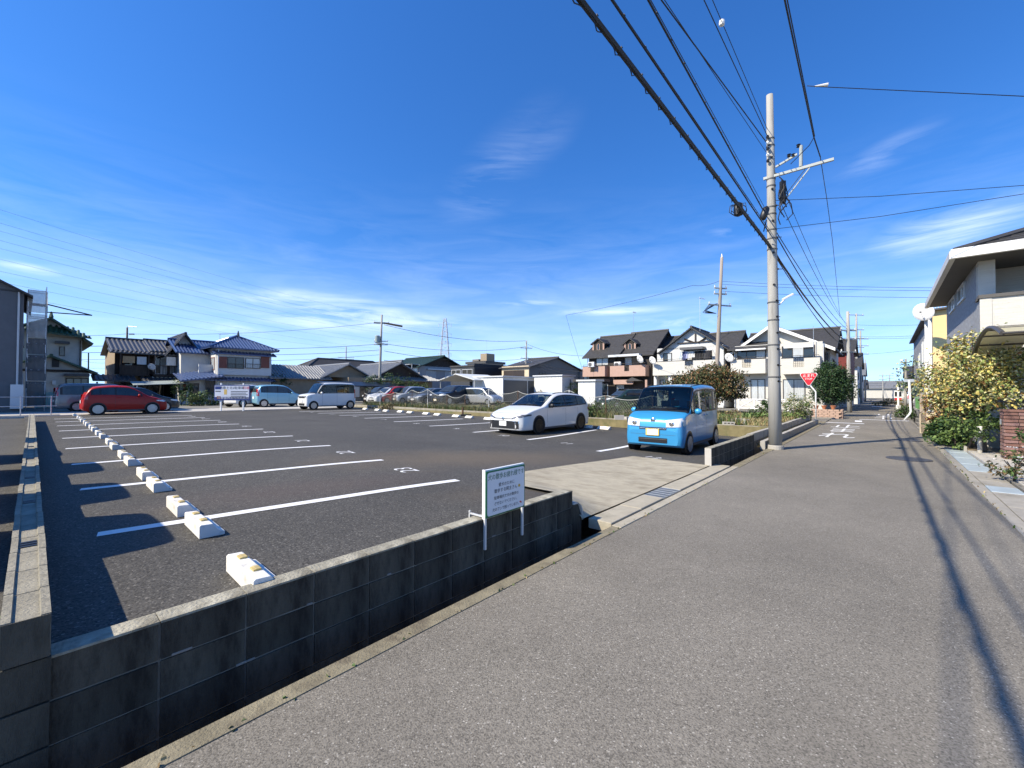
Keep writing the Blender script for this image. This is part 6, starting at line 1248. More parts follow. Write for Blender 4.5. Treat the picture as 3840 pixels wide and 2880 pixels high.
mb.build('cable_loops', CABLE, t)
t, h_, dx = pole('utility_pole', 'leaning concrete pole at the road edge beyond the clipped tree', 3186, 1543, 1168, 33.6, .17, 3179, None, 0.0); arms(t, h_, dx, (h_ - 1.5, h_ - 2.2, h_ - 3.2), 1.5, .2)
t, h_, dx = pole('utility_pole', 'far concrete pole with many crossarms, left of a close pair', 3214, 1514, 1176, 58, .18, 3211, None, 0.0); arms(t, h_, dx, (h_ - .2, h_ - 2.2, h_ - 3.4, h_ - 4.6), 2.2, .1)
t, h_, dx = pole('utility_pole', 'far concrete pole with many crossarms, right of a close pair', 3229, 1511, 1240, 62, .18, 3226, None, 0.0); arms(t, h_, dx, (h_ - 1.2, h_ - 2.2, h_ - 3.4), 2.6, .1)
t, h_, dx = pole('utility_pole', 'slim lone pole far down the road with nothing on it', 3245, 1506, 1347, 72, .13, 3244, None, 0.0)
t, h_, dx = pole('utility_pole', 'tiny distant pole with a crossarm above the road end', 3312, 1505, 1402, 110, .15, 3310, None, 0.0); arms(t, h_, dx, (h_ - .5, h_ - 1.5), 3, .3)
t, h_, dx = pole('utility_pole', 'tiny distant pole right of the road end with twin crossarms', 3336, 1505, 1402, 118, .15, 3336, None, 0.0); arms(t, h_, dx, (h_ - .5, h_ - 1.2), 3, .3)
t, h_, dx = pole('utility_pole', 'slim pole behind the leafy tree on the right roadside', 3395, 1520, 1345, 46, .13, 3397, None, 0.0); arms(t, h_, dx, (h_ - .4,), 1.2, .3)
t, h_, dx = pole('utility_pole', 'utility pole with a grey transformer behind the parked cars, centre left', 1421, 1512, 1180, 48, .17, 1432, None, .42); C1 = t
MB().tube([(0, 0, 0), (.05, 0, 1.6)], .172, 12).build('white_guard', WHITE, t); arms(t, h_, dx, (h_ - .9, h_ - 1.0), 1.7, .3); arms(t, h_, dx, (h_ - 3.0, h_ - 3.4), 1.5, .2); MB().lathe([(.2, 0), (.28, .05), (.28, .75), (.22, .82)], 14).build('transformer', mat('transformer_grey', (.3, .36, .34), .5, .06, 3), t, loc=(dx * .7 - .35, -.2, h_ - 3.2)); MB().box(-.45, .35, -.5, .1, -.04, .02).build('bracket', STEEL, t, loc=(dx * .7, 0, h_ - 3.25))
for k in range(3): MB().tube([(dx + .3, 0, h_ - .9 - .05 * k), (dx + 2.4, -.3, h_ - 1.3 - .06 * k)], .06, 6).build('cutout', BLACK, t)
t, h_, dx = pole('utility_pole', 'utility pole crowded with insulators right of the pylon', 1972, 1500, 1277, 62, .16, 1974, None, .42); C2 = t; arms(t, h_, dx, (h_ - 1.1, h_ - 2.6, h_ - 3.2, h_ - 3.8, h_ - 4.3), 1.8, .3, ins=4); MB().box(-1.2, 1.2, -.1, .1, -.06, .06).build('guard_bar', WHITE, t, loc=(0, -.1, h_ - 6.2))
t, h_, dx = pole('utility_pole', 'thin dark pole with a street lamp left of the timber house', 473, 1500, 1228, 44, .13, 477, mat('brown_pole', (.12, .09, .075), .8, .15, 3), .33); C0 = t; MB().tube([(dx, 0, h_), (dx + .1, 0, h_ + .12), (dx + 1.0, 0, h_ + .05)], .03, 5).build('lamp_arm', STEEL, t); MB().box(.2, .7, -.06, .06, h_ - .75, h_ - .63).build('lamp_head', GREYPL, t); arms(t, h_, dx, (h_ - 1.9, h_ - 2.1), .9, .3, DARKM)
t, h_, dx = pole('utility_pole', 'thin reddish pole with a lamp in the gap between the two left houses', 437, 1500, 1300, 56, .13, 438, MATS['brown_pole'], .33); MB().tube([(0, 0, h_ - .3), (-1.2, 0, h_ - .3)], .04, 5).build('lamp_arm', STEEL, t); MB().box(-.5, .2, -.1, .1, h_ - 2.6, h_ - 2.1).build('box', STEEL, t)
t, h_, dx = pole('utility_pole', 'short thin pole at the right corner of the green tiled house', 331, 1470, 1323, 37, .07, 332, DARKM, .33)
t, h_, dx = pole('utility_pole', 'distant pole above the roof behind the bungalow', 1297, 1440, 1300, 95, .18, 1298, None, .4); arms(t, h_, dx, (h_ - 2.4, h_ - 2.8), 3.4, .2)
# distribution lines in the background
def bg(lab, pts, r, sag=.5): cable(lab, pts, r, sag=sag, n=10, group='distant overhead cables')
for k, (y0, y1, y2, r) in enumerate([(1228, 1210, 1212, .022), (1268, 1290, 1298, .03), (1292, 1312, 1316, .03), (1318, 1330, 1338, .02)]):
    bg(['upper wire', 'second thick wire', 'third thick wire', 'lowest wire'][k] + ' between the left houses and the transformer pole', [D(-60, y0 - 10, 38), D(474, y0 + 24, 44), D(1428, y1 if k else 1208, 48)], r, .5)
for k, (y0, y1) in enumerate([(1212, 1268), (1283, 1290), (1310, 1335), (1345, 1355)]): bg(['upper', 'second', 'third', 'lowest'][k] + ' wire between the transformer pole and the insulator pole', [D(1440, y0 + 6, 48), D(1972, y1 + 10, 62)], .03, .7)
for k, (y0, y1) in enumerate([(1292, 1335), (1345, 1395), (1352, 1410), (1360, 1425)]): bg(['upper', 'second', 'third', 'lowest'][k] + ' wire from the insulator pole towards the salmon balconies', [D(1980, y0, 62), D(2192, y1, 52)], .025, .4)
bg('slack wire from the old leaning pole dropping to the salmon balcony', [D(2700, 1052, 30), D(2598, 1070, 31), D(2122, 1182, 46), D(2188, 1396, 47)], .016, .15)
for k, y in enumerate((1055, 1066, 1092)): bg(['top', 'middle', 'bottom'][k] + ' wire from the old leaning pole across the road to the right', [D(2710, y, 30), D(3500, y + 24, 25), D(3900, y + 34, 22)], .013, .1)
for k, (y0, y1) in enumerate([(1218, 1215), (1262, 1254), (1268, 1262), (1330, 1300)]): bg(['top', 'second', 'third', 'lowest'][k] + ' wire crossing the road at the far poles', [D(2950, y0 + 20, 60), D(3212, y0, 58), D(3500, y1, 50)], .02, .15)
for k in range(5): bg(['first', 'second', 'third', 'fourth', 'fifth'][k] + ' of the thin low wires in the gap left of the timber house', [D(300, 1350 + k * 22, 60), D(440, 1356 + k * 22, 57), D(640, 1352 + k * 20, 60)], .02, .3)
for k in range(3): bg(['upper', 'middle', 'lower'][k] + ' thin wire over the far end of the road', [D(3180, 1425 + k * 8, 95), D(3330, 1428 + k * 8, 118), D(3520, 1418 + k * 6, 110)], .03, .2)
# lattice pylon and its conductors
b_ = D(1667, 1480, 300); TZ = D(1667, 1193, 300).z
PY = thing('lattice_pylon', 'tall white lattice pylon far behind the houses', 'pylon', (b_.x, b_.y, 0)); PYM = mat('pylon_steel', (.5, .52, .55), .6, .06, 1)
def pw(z): return 3.6 * (1 - z / TZ) ** .8 + .7
mb = MB(); lv = [TZ * k / 14 for k in range(15)]
for sx, sy in ((-1, -1), (1, -1), (1, 1), (-1, 1)): mb.tube([(sx * pw(z), sy * pw(z), z) for z in lv], .22, 4)
mb.build('legs', PYM, PY)
for i in range(14):
    mb = MB(); a, b2 = lv[i], lv[i + 1]; c = [(-1, -1), (1, -1), (1, 1), (-1, 1)]
    for k in range(4):
        p0, p1 = c[k], c[(k + 1) % 4]; mb.tube([(p0[0] * pw(a), p0[1] * pw(a), a), (p1[0] * pw(b2), p1[1] * pw(b2), b2)], .12, 3); mb.tube([(p1[0] * pw(a), p1[1] * pw(a), a), (p0[0] * pw(b2), p0[1] * pw(b2), b2)], .12, 3)
    mb.build('bracing', PYM, PY)
for z in (TZ * .92, TZ * .79, TZ * .66, TZ * .53, TZ * .42):
    mb = MB()
    for s_ in (-1, 1): mb.tube([(0, 0, z + 1.6), (s_ * 4.6, 0, z), (0, 0, z - .2)], .15, 4); mb.tube([(s_ * 4.4, 0, z), (s_ * 4.4, 0, z - 2.2)], .14, 4)
    mb.build('pylon_arm', PYM, PY)
for k, (y0, yt) in enumerate([(640, 1205), (695, 1228), (730, 1235), (770, 1256), (805, 1262), (850, 1290), (900, 1296), (945, 1318), (995, 1325)]):
    A = D(1660 + (k % 2) * 10, yt, 300); E = D(0, y0, 75); F_ = A + (E - A) * 1.35; cable(['topmost', 'second highest', 'third highest', 'fourth highest', 'middle', 'fourth lowest', 'third lowest', 'second lowest', 'lowest'][k] + ' of the thin pylon conductors in the left sky', [A, F_], .024, sag=9 - k * .3, n=24, group='pylon conductors', m=plain('conductor', (.16, .19, .24), .6))
# ------------------------------------------------------------------ sign board in the lot, stop signs, fences, small things
def board_sign():
    a, b = PL(828, 1541), PL(912, 1541); mid_ = (a + b) / 2; d = (b - a); d.z = 0; ang = math.atan2(d.y, d.x); L_ = d.length; k = L_ / 84.0
    t = thing('parking_sign_board', 'blue and white parking sign board on two white posts at the lot edge', 'sign', (a.x, a.y, lotz(a.x, a.y)), ang)
    for x in (0, L_): MB().box(x - .04, x + .04, -.04, .04, 0, 1.75).build('post', WHITE, t)
    x0, x1 = (805 - 828) * k, (938 - 828) * k; z0, z1 = 41.5 * k, 101 * k; NB = plain('sign_navy', (.02, .04, .17), .4); FACE = plain('sign_face', (.6, .63, .7), .4)
    MB().box(x0, x1, -.08, -.045, z0, z1).build('board', NB, t); MB().box(x0 + .04, x1 - .04, -.085, -.08, z0 + .3 * (z1 - z0) - .08, z1 - .05).build('face', FACE, t)
    W_, H_ = x1 - x0, z1 - z0
    def tx(s, sz, x, z, m, sx=1.0, al='CENTER'): lettering(s, sz, m, t, Matrix.Translation((x, -.088, z)) @ Matrix.Rotation(math.pi / 2, 4, 'X'), sx=sx, align=al)
    tx('西春土北2駐車場', .2, x0 + W_ * .5, z1 - .25, INK, 1.0); tx('月極', .2, x0 + W_ * .9, z1 - .25, plain('sign_red2', (.55, .03, .03), .5)); MB().box(x0 + .06, x0 + .42, -.09, -.0855, z1 - .27, z1 - .08).build('logo', NB, t)
    for k2 in range(5): MB().box(x0 + W_ * .47, x1 - .12 - .1 * (k2 % 2), -.09, -.0855, z1 - .42 - .1 * k2, z1 - .385 - .1 * k2).build('small_print', INK, t)
    MB().box(x0 + W_ * .28, x0 + W_ * .36, -.09, -.0855, z0 + .36, z0 + .68).build('plan_drawing', plain('sign_ochre', (.6, .42, .12), .5), t); MB().box(x0 + .08, x0 + .4, -.09, -.0855, z1 - .42, z1 - .37).build('small_print', INK, t)
    tx('西春建興土地株式会社', .2, x0 + W_ * .54, z0 + .1, FACE, .95); mb = MB(); mb.box(x0 + .18, x0 + .22, -.09, -.081, z0 + .07, z0 + .26); mb.box(x0 + .22, x0 + .4, -.09, -.081, z0 + .2, z0 + .25); mb.box(x0 + .22, x0 + .4, -.09, -.081, z0 + .11, z0 + .15); mb.build('logo', WOODB, t)
board_sign()
REDS = plain('stop_red', (.6, .015, .03), .45)
def stop_sign(label, base, rz, face=True):
    t = thing('stop_sign', label, 'stop sign', base, rz)
    MB().tube([(0, 0, 0), (0, 0, 1.5), (-.0, 0, 1.62), (-.3, 0, 2.05), (-.33, 0, 2.2), (-.33, 0, 2.5)], .038, 10).build('post', WHITE, t, smooth=True)
    def tri(r, y0, y1, m, nm):
        pts = []
        for a0 in (90 + 120, 90 + 240, 90): 
            cx, cz = (r - .1) * math.cos(rad(a0 + 180)), (r - .1) * math.sin(rad(a0 + 180))
            for k in range(5): a = rad(a0 + 180 - 60 + 30 * k); pts.append((cx + .09 * math.cos(a) - .33, cz + .09 * math.sin(a) + 2.42))
        return MB().prism(pts, y0, y1, 'y').build(nm, m, t)
    tri(.47, -.06, -.045, WHITE if face else STEEL, 'rim'); 
    if face:
        tri(.435, -.066, -.061, REDS, 'plate')
        lettering('止まれ', .2, WHITE, t, Matrix.Translation((-.33, -.069, 2.48)) @ Matrix.Rotation(math.pi / 2, 4, 'X'), sx=.95); lettering('STOP', .15, WHITE, t, Matrix.Translation((-.33, -.069, 2.31)) @ Matrix.Rotation(math.pi / 2, 4, 'X'), sx=1.0)
    return t
stop_sign('red triangular stop sign on a bent white post at the corner', P(3060, 1576), RZ + .12)
sb = P(3400, 1576); t = thing('bent_post', 'bent white sign post on the right corner, seen from behind', 'post', sb, RZ); MB().tube([(-.1, 0, 0), (.12, 0, .35), (.18, 0, .5), (.12, 0, 2.3)], .05, 10).build('post', WHITE, t, smooth=True); MB().box(-.1, .34, -.03, 0, 2.2, 2.36).build('plate_edge', STEEL, t)
# white guide post farther along the right side
t = thing('white_post', 'thick white post beyond the corner on the right roadside', 'post', P(3369, 1540), 0); MB().tube([(0, 0, 0), (0, 0, 2.6)], .07, 10).build('post', WHITE, t); MB().box(-.12, .12, -.1, .1, 0, .5).build('foot', WHITE, t)
# weathered post at the right kerb, bollard, brick gate pillar
t = thing('gate_post', 'weathered tall timber post at the right kerb before the corner', 'post', P(3463, 1624), RZ); MB().box(-.1, .1, -.1, .1, 0, 1.55).build('post', mat('weathered_timber', (.33, .27, .21), .9, .2, 8, .5, stretch=(4, 4, .3)), t, bevel=.02); MB().box(-.11, .6, -.1, .05, 0, .8).build('low_wall', mat('sandy_wall', (.5, .42, .3), .9, .1, 4), t)
q = uv(16.1, -1.86, .06); t = thing('bollard_light', 'slim white-topped garden bollard light beside the variegated shrub', 'bollard', q); MB().tube([(0, 0, 0), (0, 0, .45)], .045, 10).build('post', mat('stone_post', (.45, .42, .36), .8, .1, 8), t); MB().lathe([(.055, .45), (.058, .47), (.058, .66), (.05, .68)], 12).build('lamp', WHITE, t)
BRK = [mat('brick_%d' % k, c, .9, .2, 14, .6, 60) for k, c in enumerate([(.2, .105, .085), (.16, .085, .07), (.25, .15, .125), (.22, .13, .12)])]
t = thing('brick_pillar', 'brown brick gate pillar with black rail at the right edge', 'pillar', uv(15.2, -2.35, .03), RZ); BMS = [MB().box(0, .21, 0, .1, 0, .062).mesh('brick', m) for m in BRK]
for c in range(14):
    z = .01 + c * .08; o_ = (c % 2)
    for sd in range(4):
        for k in range(2):
            a = sd * math.pi / 2; x = -.23 + k * .22 + (.0 if o_ else .02); M = Matrix.Rotation(a, 4, 'Z') @ Matrix.Translation((x + (.1 if o_ and k == 0 else 0) * 0, -.235, z)); o = inst('brick', random.choice(BMS), t); o.matrix_local = M
MB().box(-.215, .215, -.215, .215, 0, 1.13).build('mortar', mat('dark_mortar', (.06, .055, .05), .95, .2, 8), t); 
for k in range(4): inst('cap_brick', MB().box(-.25, .25, -.25 + k * .125, -.13 + k * .125, 1.13, 1.18).mesh('cap_brick', BRK[k % 4]), t)
MB().box(-.3, 2.5, -.03, .03, 1.34, 1.4).build('rail', BLACK, t); MB().box(-.1, -.04, -.03, .03, 1.18, 1.34).build('rail_post', BLACK, t)
MB().box(-.262, -.25, -.06, .06, .82, .95).build('intercom', STEEL, t)
# carport over the drive
CP = thing('carport', 'arched carport with dark frame and translucent panels at the right edge', 'carport', uv(12.6, -1.78, 0), RZ)
POLY = mat('carport_panel', (.8, .74, .5), .5, .05, 2, trans=.55); prof = []
for k in range(13): f = k / 12; prof.append((3.6 * f, 2.66 - .12 * f + .42 * math.sin(math.pi * min(1, f * .93 + .07)) ** .9))
for j in range(6):
    for k in range(12):
        if j < 6: pass
    rows = [[(.05 + j * .75, y, z + .01), (.05 + (j + 1) * .75 - .03, y, z + .01)] for y, z in prof]; MB().grid(rows).build('roof_panel', POLY, CP)
for x in (0, 2.2, 4.5): MB().tube([(x, y, z) for y, z in prof], .045, 6).build('rib', mat('bronze_frame', (.07, .065, .06), .45, .05, 4), CP)
for k in (0, 2, 4, 6, 8, 10, 12): y, z = prof[k]; MB().tube([(0, y, z), (4.6, y, z)], .025, 5).build('purlin', MATS['bronze_frame'], CP)
for (x, y) in ((1.0, .3), (1.0, 3.0)):
    zz = 2.66 if y < 1 else 2.75; MB().box(x - .06, x + .06, y - .06, y + .06, 0, zz).build('post', MATS['bronze_frame'] if y < 1 else mat('grey_green_post', (.36, .38, .33), .6, .06, 4), CP)
Car('minicar', 'white minicar half hidden under the house balcony behind the brick pillar', NBOX, WHT, tuple(uv(17.3, -4.35).xy), math.atan2(UX, -UY), z=.04, group='cars on the right')
# kerb slabs, steel covers and garden strip on the right
RK = thing('kerb_strip', 'concrete gutter strip with pale steel covers along the right road edge', 'kerb', uv(-12, -1.165, 0), ua); RK['kind'] = 'structure'; del RK['category']
RKM = mat('kerb_concrete', (.3, .28, .24), .9, .15, 4, .6, 70, dirt=(2.4, (.2, .185, .15), .52)); COV = mat('steel_cover', (.42, .49, .52), .55, .1, 4, .3, 40, metal=.3)
for k in range(65):
    u0 = k * .6; ua_ = -12 + u0; cover = 12.0 < ua_ < 17.3 or 9.6 < ua_ < 10.4
    MB().box(u0 + .004, u0 + .596, -.13, 0, -.2, .012).build('kerb_slab', RKM, RK, bevel=.005)
    MB().box(u0 + .004, u0 + .596, -.5, -.136, -.2, .02 + .004 * (k % 2)).build('steel_cover' if cover else 'gutter_slab', COV if cover else RKM, RK, bevel=.006)
GS = thing('garden_strip', 'narrow planting bed against the grey house wall', 'planter', uv(16.6, -1.69, 0), ua); GS['kind'] = 'structure'; del GS['category']; MB().box(0, 9, -.32, 0, -.1, .1).build('soil_bed', SOIL, GS); 
for k in range(15): MB().box(k * .6, k * .6 + .58, 0, .06, -.1, .16).build('edging_block', CONC, GS, bevel=.01)
MB().box(-4, -.02, -3, 0, -.1, .06).build('drive_slab', PALECON, GS); 
for k in range(6): MB().box(-7.5 + k * .58, -7.5 + k * .58 + .56, -.65, -.08, -.1, .055).build('path_slab', PALECON, GS, bevel=.01)
MB().box(-5.2, -3.5, -.8, -.66, -.1, .2).build('low_kerb', CONC, GS, bevel=.01)
# roadside planter with pots at the corner
bp = P(3098, 1568); t = thing('brick_planter', 'low brick planter with clay pots under the clipped tree', 'planter', bp, RZ)
for c in range(5):
    for k in range(5): inst('block', MB().box(0, .26, -.05, .05, 0, .1).mesh('block', mat('pink_block', (.42, .29, .22), .9, .15, 8)), t, (-.75 + k * .28 + .1 * (c % 2), 0, .11 * c))
    for k in range(4): o = inst('block', bpy.data.meshes['block'] if False else MB().box(0, .26, -.05, .05, 0, .1).mesh('block', MATS['pink_block']), t, (.75, .05 + k * .28, .11 * c), math.pi / 2)
MB().box(-.7, .7, .05, 1.2, 0, .5).build('soil', SOIL, t)
for i, x in enumerate((-.5, -.1, .35)):
    o = thing('clay_pot', ['left', 'middle', 'right'][i] + ' clay pot on the brick planter', 'flower pot', bp + Vector((math.cos(RZ), math.sin(RZ), 0)) * x + Vector((.08, .1, .55)), 0, 'clay pots'); MB().lathe([(.08, 0), (.13, .18), (.15, .18), (.15, .22), (.12, .22), (.11, .19), (.02, .19)], 12).build('pot', mat('terracotta', (.45, .17, .08), .8, .15, 6), o)
# white cross-braced fence before the house
t = thing('cross_fence', 'white cross-braced garden fence in front of the white house', 'fence', D(2770, 1535, 30.5).xy.to_3d(), RZ)
for k in range(4): MB().box(k * 1.0 - .04, k * 1.0 + .04, -.04, .04, .3, 1.15).build('post', WHITE, t)
for k in range(3):
    x = k * 1.0; MB().box(x + .04, x + .96, -.025, .025, 1.06, 1.12).build('rail', WHITE, t); MB().box(x + .04, x + .96, -.025, .025, .42, .48).build('rail', WHITE, t); MB().tube([(x + .05, 0, .5), (x + .95, 0, 1.05)], .03, 4).build('cross_bar', WHITE, t); MB().tube([(x + .05, 0.0, 1.05), (x + .95, 0, .5)], .03, 4).build('cross_bar', WHITE, t)
# netting fence behind the right row
NF = thing('netting_fence', 'sagging bird netting on thin rusty posts along the vegetable plot', 'fence', uv(17.55, 5.6, .38), math.atan2(UX, -UY)); RUST = mat('rusty_pipe', (.14, .075, .045), .85, .3, 8)
pz = []
for k in range(14):
    y = k * 1.9 + random.uniform(-.3, .3); hh = 1.15 + random.uniform(-.15, .2); pz.append((y, hh)); MB().tube([(y, 0, -.1), (y + random.uniform(-.04, .04), 0, hh)], .018, 6).build('post', RUST if k % 3 else WHITE, NF)
def nettop(x):
    for (a, ha), (b, hb) in zip(pz, pz[1:]):
        if a <= x <= b: f = (x - a) / (b - a); return ha + (hb - ha) * f - .22 * 4 * f * (1 - f)
    return .9
NETM = plain('net_thread', (.2, .2, .17), .8)
mb = MB(); x = pz[0][0]
while x < pz[-1][0] - .8:
    for s_ in (1, -1):
        pts = []
        for j in range(9):
            z = 1.05 * j / 8; xx = x + (z * .75 if s_ > 0 else .8 - z * .75); zt = nettop(min(max(xx, pz[0][0]), pz[-1][0] - .01)); pts.append((xx, .05 * math.sin(xx * 2.1 + j * .6), .05 + (zt - .05) * j / 8))
        mb.tube(pts, .0065, 3, cap=False)
    x += .125
o = mb.build('netting', NETM, NF); o['kind'] = 'stuff'
MB().tube([(xx, 0, nettop(xx) + .005) for xx in [pz[0][0] + (pz[-1][0] - pz[0][0] - .02) * k / 110 for k in range(111)]], .012, 5).build('top_rope', mat('pale_rope', (.5, .5, .45), .9, .1, 5), NF)
# concrete blocks lying about the plot
def loose_block(i, px, py, z, rz, where, m=CONC):
    p = P(px, py, z); t = thing('loose_block', 'loose concrete block lying ' + where, 'block', p, rz, 'loose blocks on the plot')
    mb = MB(); mb.box(0, .39, 0, .03, 0, .19); mb.box(0, .39, .07, .1, 0, .19)
    for k in range(4): mb.box(k * .12, k * .12 + .03, .03, .07, 0, .19)
    o = mb.build('shell', m, t); o.rotation_euler = (random.choice((0, math.pi / 2)), 0, 0)
    if o.rotation_euler[0]: o.location = (0, .19, 0)
pos = ['at the left end of the pile beside the blue minicar', 'second from the left in the pile beside the blue minicar', 'in the middle of the pile beside the blue minicar', 'right of the middle of the pile beside the blue minicar', 'at the right end of the pile beside the blue minicar', 'behind the pile beside the blue minicar']
for i, (x, y) in enumerate(((2690, 1588), (2712, 1592), (2735, 1590), (2752, 1587), (2775, 1582), (2700, 1577))): loose_block(i, x, y, .38, random.uniform(-.6, .2), pos[i], PALECON if i % 2 else CONC)
for i, (x, y) in enumerate(((1715, 1536), (1748, 1534), (1782, 1538), (1812, 1534), (1835, 1540), (1865, 1536), (2330, 1563), (2350, 1572), (2400, 1574), (2305, 1574), (2325, 1547))): loose_block(i, x, y, .42, random.uniform(-.8, .4), ['left of the small post', 'above the small post', 'below the silver minivan nose', 'right of the silver minivan nose', 'near the front of the white wagon', 'just behind the white wagon bonnet', 'among the weeds right of the white wagon', 'on the wall edge right of the white wagon', 'by the blue minicar mirror', 'low on the wall edge near the green weeds', 'behind the thin rusty post near the blue minicar'][i], PALECON)
t = thing('marker_post', 'small dark post behind a stop in the right row', 'post', PL(1735, 1560)); MB().tube([(0, 0, 0), (0, 0, .5)], .05, 8).build('post', RUST, t); MB().box(-.1, .5, -.08, .08, 0, .1).build('foot', BLACK, t)
# a few things farther down the road
Car('kei_van', 'white and dark van parked at the far end of the road', dict(NBOX, cat='car'), WHT, tuple(uv(98, 3.2).xy), A_U + math.pi, z=.05, group='cars far down the road')
Car('kei_van', 'pale car on the right far down the road', dict(EKW, cat='car'), SILV, tuple(uv(70, -2.8).xy), A_U, z=.04, group='cars far down the road')
for i, (u, v, lab) in enumerate(((93, 2.9, 'left'), (95, -1.9, 'right'))):
    t = thing('vending_machine', 'red and white vending machine on the %s side far down the road' % lab, 'vending machine', uv(u, v), RZ); MB().box(-.5, .5, -.4, .4, 0, 1.85).build('cabinet', WHITE, t, bevel=.02); MB().box(-.42, .42, -.42, -.4, .9, 1.7).build('display', GLASS, t); MB().box(-.45, .45, -.42, -.4, .2, .7).build('panel', REDS, t)
t = thing('block_fence', 'grey block fence with green mesh beyond the right corner', 'fence', uv(33, -1.75, 0), ua)
for k in range(12): MB().box(k * .8, k * .8 + .79, -.06, .06, 0, .5).build('block', CONC, t); 
for k in range(6): MB().box(k * 1.6, k * 1.6 + .05, -.03, .03, .5, 1.3).build('post', mat('green_steel', (.08, .22, .06), .5, .05, 4), t); MB().box(k * 1.6 + .05, k * 1.6 + 1.6, -.01, .01, 1.2, 1.25).build('rail', ALU, t)
# cars parked beyond the left wall, outside the picture: only their shadows reach the lot
for i, (v, spec, col) in enumerate(((6.0, NBOX, SILV), (8.25, NBOX, WHT), (10.8, NBOX, GRY), (13.4, EKW, DRK))):
    c = uv(-2.4, v); Car('parked_car', ['silver', 'white', 'grey', 'black'][i] + ' car parked beyond the low left wall, casting a shadow over it', spec, col, (c.x, c.y), A_U + math.pi, z=.24, group='cars beyond the left wall')
NL = bpy.data.objects['neighbouring_car_park']
for v in (9.6, 12.4, 15.0, 17.6, 20.2, 22.8, 25.4): 
    o = MB().quad(*[tuple(uv(a, b2, .246)) for a, b2 in ((-5.6, v), (-.6, v), (-.6, v + .15), (-5.6, v + .15))]).build('parking_line', PAINT); o.parent = NL
# ------------------------------------------------------------------ plants
def leafm(name, c, var=.3, trans=.0): return mat(name, c, .55, var, 6, spec=.35)
def leaf_cloud(ells, n, size, rng, jag=.25, flat=0.0, nm=1, droop=.3, mw=None):
    mb = MB(); tot = sum(e[3] * e[4] * e[5] for e in ells)
    for e in ells:
        k = int(n * (e[3] * e[4] * e[5]) / tot)
        # sub-clumps give uneven outline and gaps
        cl = []
        for i in range(max(6, k // 28)):
            while True:
                d = Vector((rng.uniform(-1, 1), rng.uniform(-1, 1), rng.uniform(-1, 1)))
                if .2 < d.length < 1: break
            d = d.normalized() * (d.length ** .45) * rng.uniform(.75, 1 + jag * .5); cl.append((d, rng.uniform(.16, .34)))
        for i in range(k):
            c, cr = rng.choice(cl); o = Vector((rng.gauss(0, 1), rng.gauss(0, 1), rng.gauss(0, 1))) * cr * .6
            p = Vector((e[0] + (c.x + o.x) * e[3], e[1] + (c.y + o.y) * e[4], e[2] + (c.z + o.z) * e[5]))
            s_ = size * rng.uniform(.6, 1.3); ax = Vector((rng.uniform(-1, 1), rng.uniform(-1, 1), rng.uniform(-.7, .5) - droop)).normalized(); up = Vector((rng.uniform(-1, 1), rng.uniform(-1, 1), rng.uniform(.1, 1.4))).normalized(); sd = ax.cross(up)
            if sd.length < .05: continue
            sd.normalize(); up = sd.cross(ax); w = s_ * .3; mb.mi = rng.choices(range(nm), mw)[0] if nm > 1 else 0
            mb.add([p, p + ax * s_ * .45 + sd * w + up * w * .3, p + ax * s_, p + ax * s_ * .45 - sd * w + up * w * .3], [(0, 1, 2), (0, 2, 3)])
    return mb
def branches(t, base, ells, rng, r=.08, m=BARK, n=7):
    mb = MB(); top = Vector((sum(e[0] for e in ells) / len(ells), sum(e[1] for e in ells) / len(ells), sum(e[2] for e in ells) / len(ells)))
    b = Vector(base); fork = b.lerp(top, .45); mb.tube([b, b.lerp(fork, .5) + Vector((.05, .03, 0)), fork], [r, r * .85, r * .7], 8)
    for k in range(n):
        e = rng.choice(ells); q = Vector((e[0] + rng.uniform(-.6, .6) * e[3], e[1] + rng.uniform(-.6, .6) * e[4], e[2] + rng.uniform(-.2, .7) * e[5])); m_ = fork.lerp(q, .5) + Vector((rng.uniform(-.1, .1), rng.uniform(-.1, .1), .12)); mb.tube([fork, m_, q], [r * .55, r * .35, r * .12], 6)
    return mb.build('trunk', m, t)
def plant(name, label, cat, base, ells, n, size, mats, seed=1, trunk=.06, group=None, mw=None, nbr=7, droop=.3, jag=.25):
    rng = random.Random(seed); t = thing(name, label, cat, base, 0, group); loc = [(e[0] - base.x, e[1] - base.y, e[2] - base.z, e[3], e[4], e[5]) for e in ells]
    branches(t, (0, 0, 0), loc, rng, trunk, n=nbr); o = leaf_cloud(loc, n, size, rng, jag, nm=len(mats), mw=mw, droop=droop).build('crown' if cat == 'tree' else 'foliage', mats, t); return t
def E(px, py, Y, rx, ry, rz_): p = D(px, py, Y); return (p.x, p.y, p.z, rx, ry, rz_)
PERS = [leafm('persimmon_olive', (.075, .085, .028)), leafm('persimmon_brown', (.17, .085, .035)), leafm('persimmon_dark', (.035, .045, .016)), leafm('persimmon_tan', (.26, .17, .08))]
GR = [leafm('leaf_mid_green', (.07, .12, .03)), leafm('leaf_dark_green', (.03, .06, .018)), leafm('leaf_light_green', (.13, .19, .05))]
CON = [leafm('conifer_dark', (.02, .05, .018)), leafm('conifer_mid', (.035, .075, .025)), leafm('conifer_light', (.06, .1, .035))]
VAR = [leafm('variegated_cream', (.52, .49, .25), .25), leafm('variegated_green', (.22, .27, .08)), leafm('variegated_yellow', (.52, .42, .12)), leafm('variegated_rust', (.22, .11, .035)), leafm('variegated_dark', (.05, .07, .02))]
DRY = [leafm('dry_straw', (.32, .25, .12)), leafm('dry_green', (.14, .16, .06)), leafm('dry_brown', (.17, .12, .06))]
b0 = P(2645, 1558, .38)
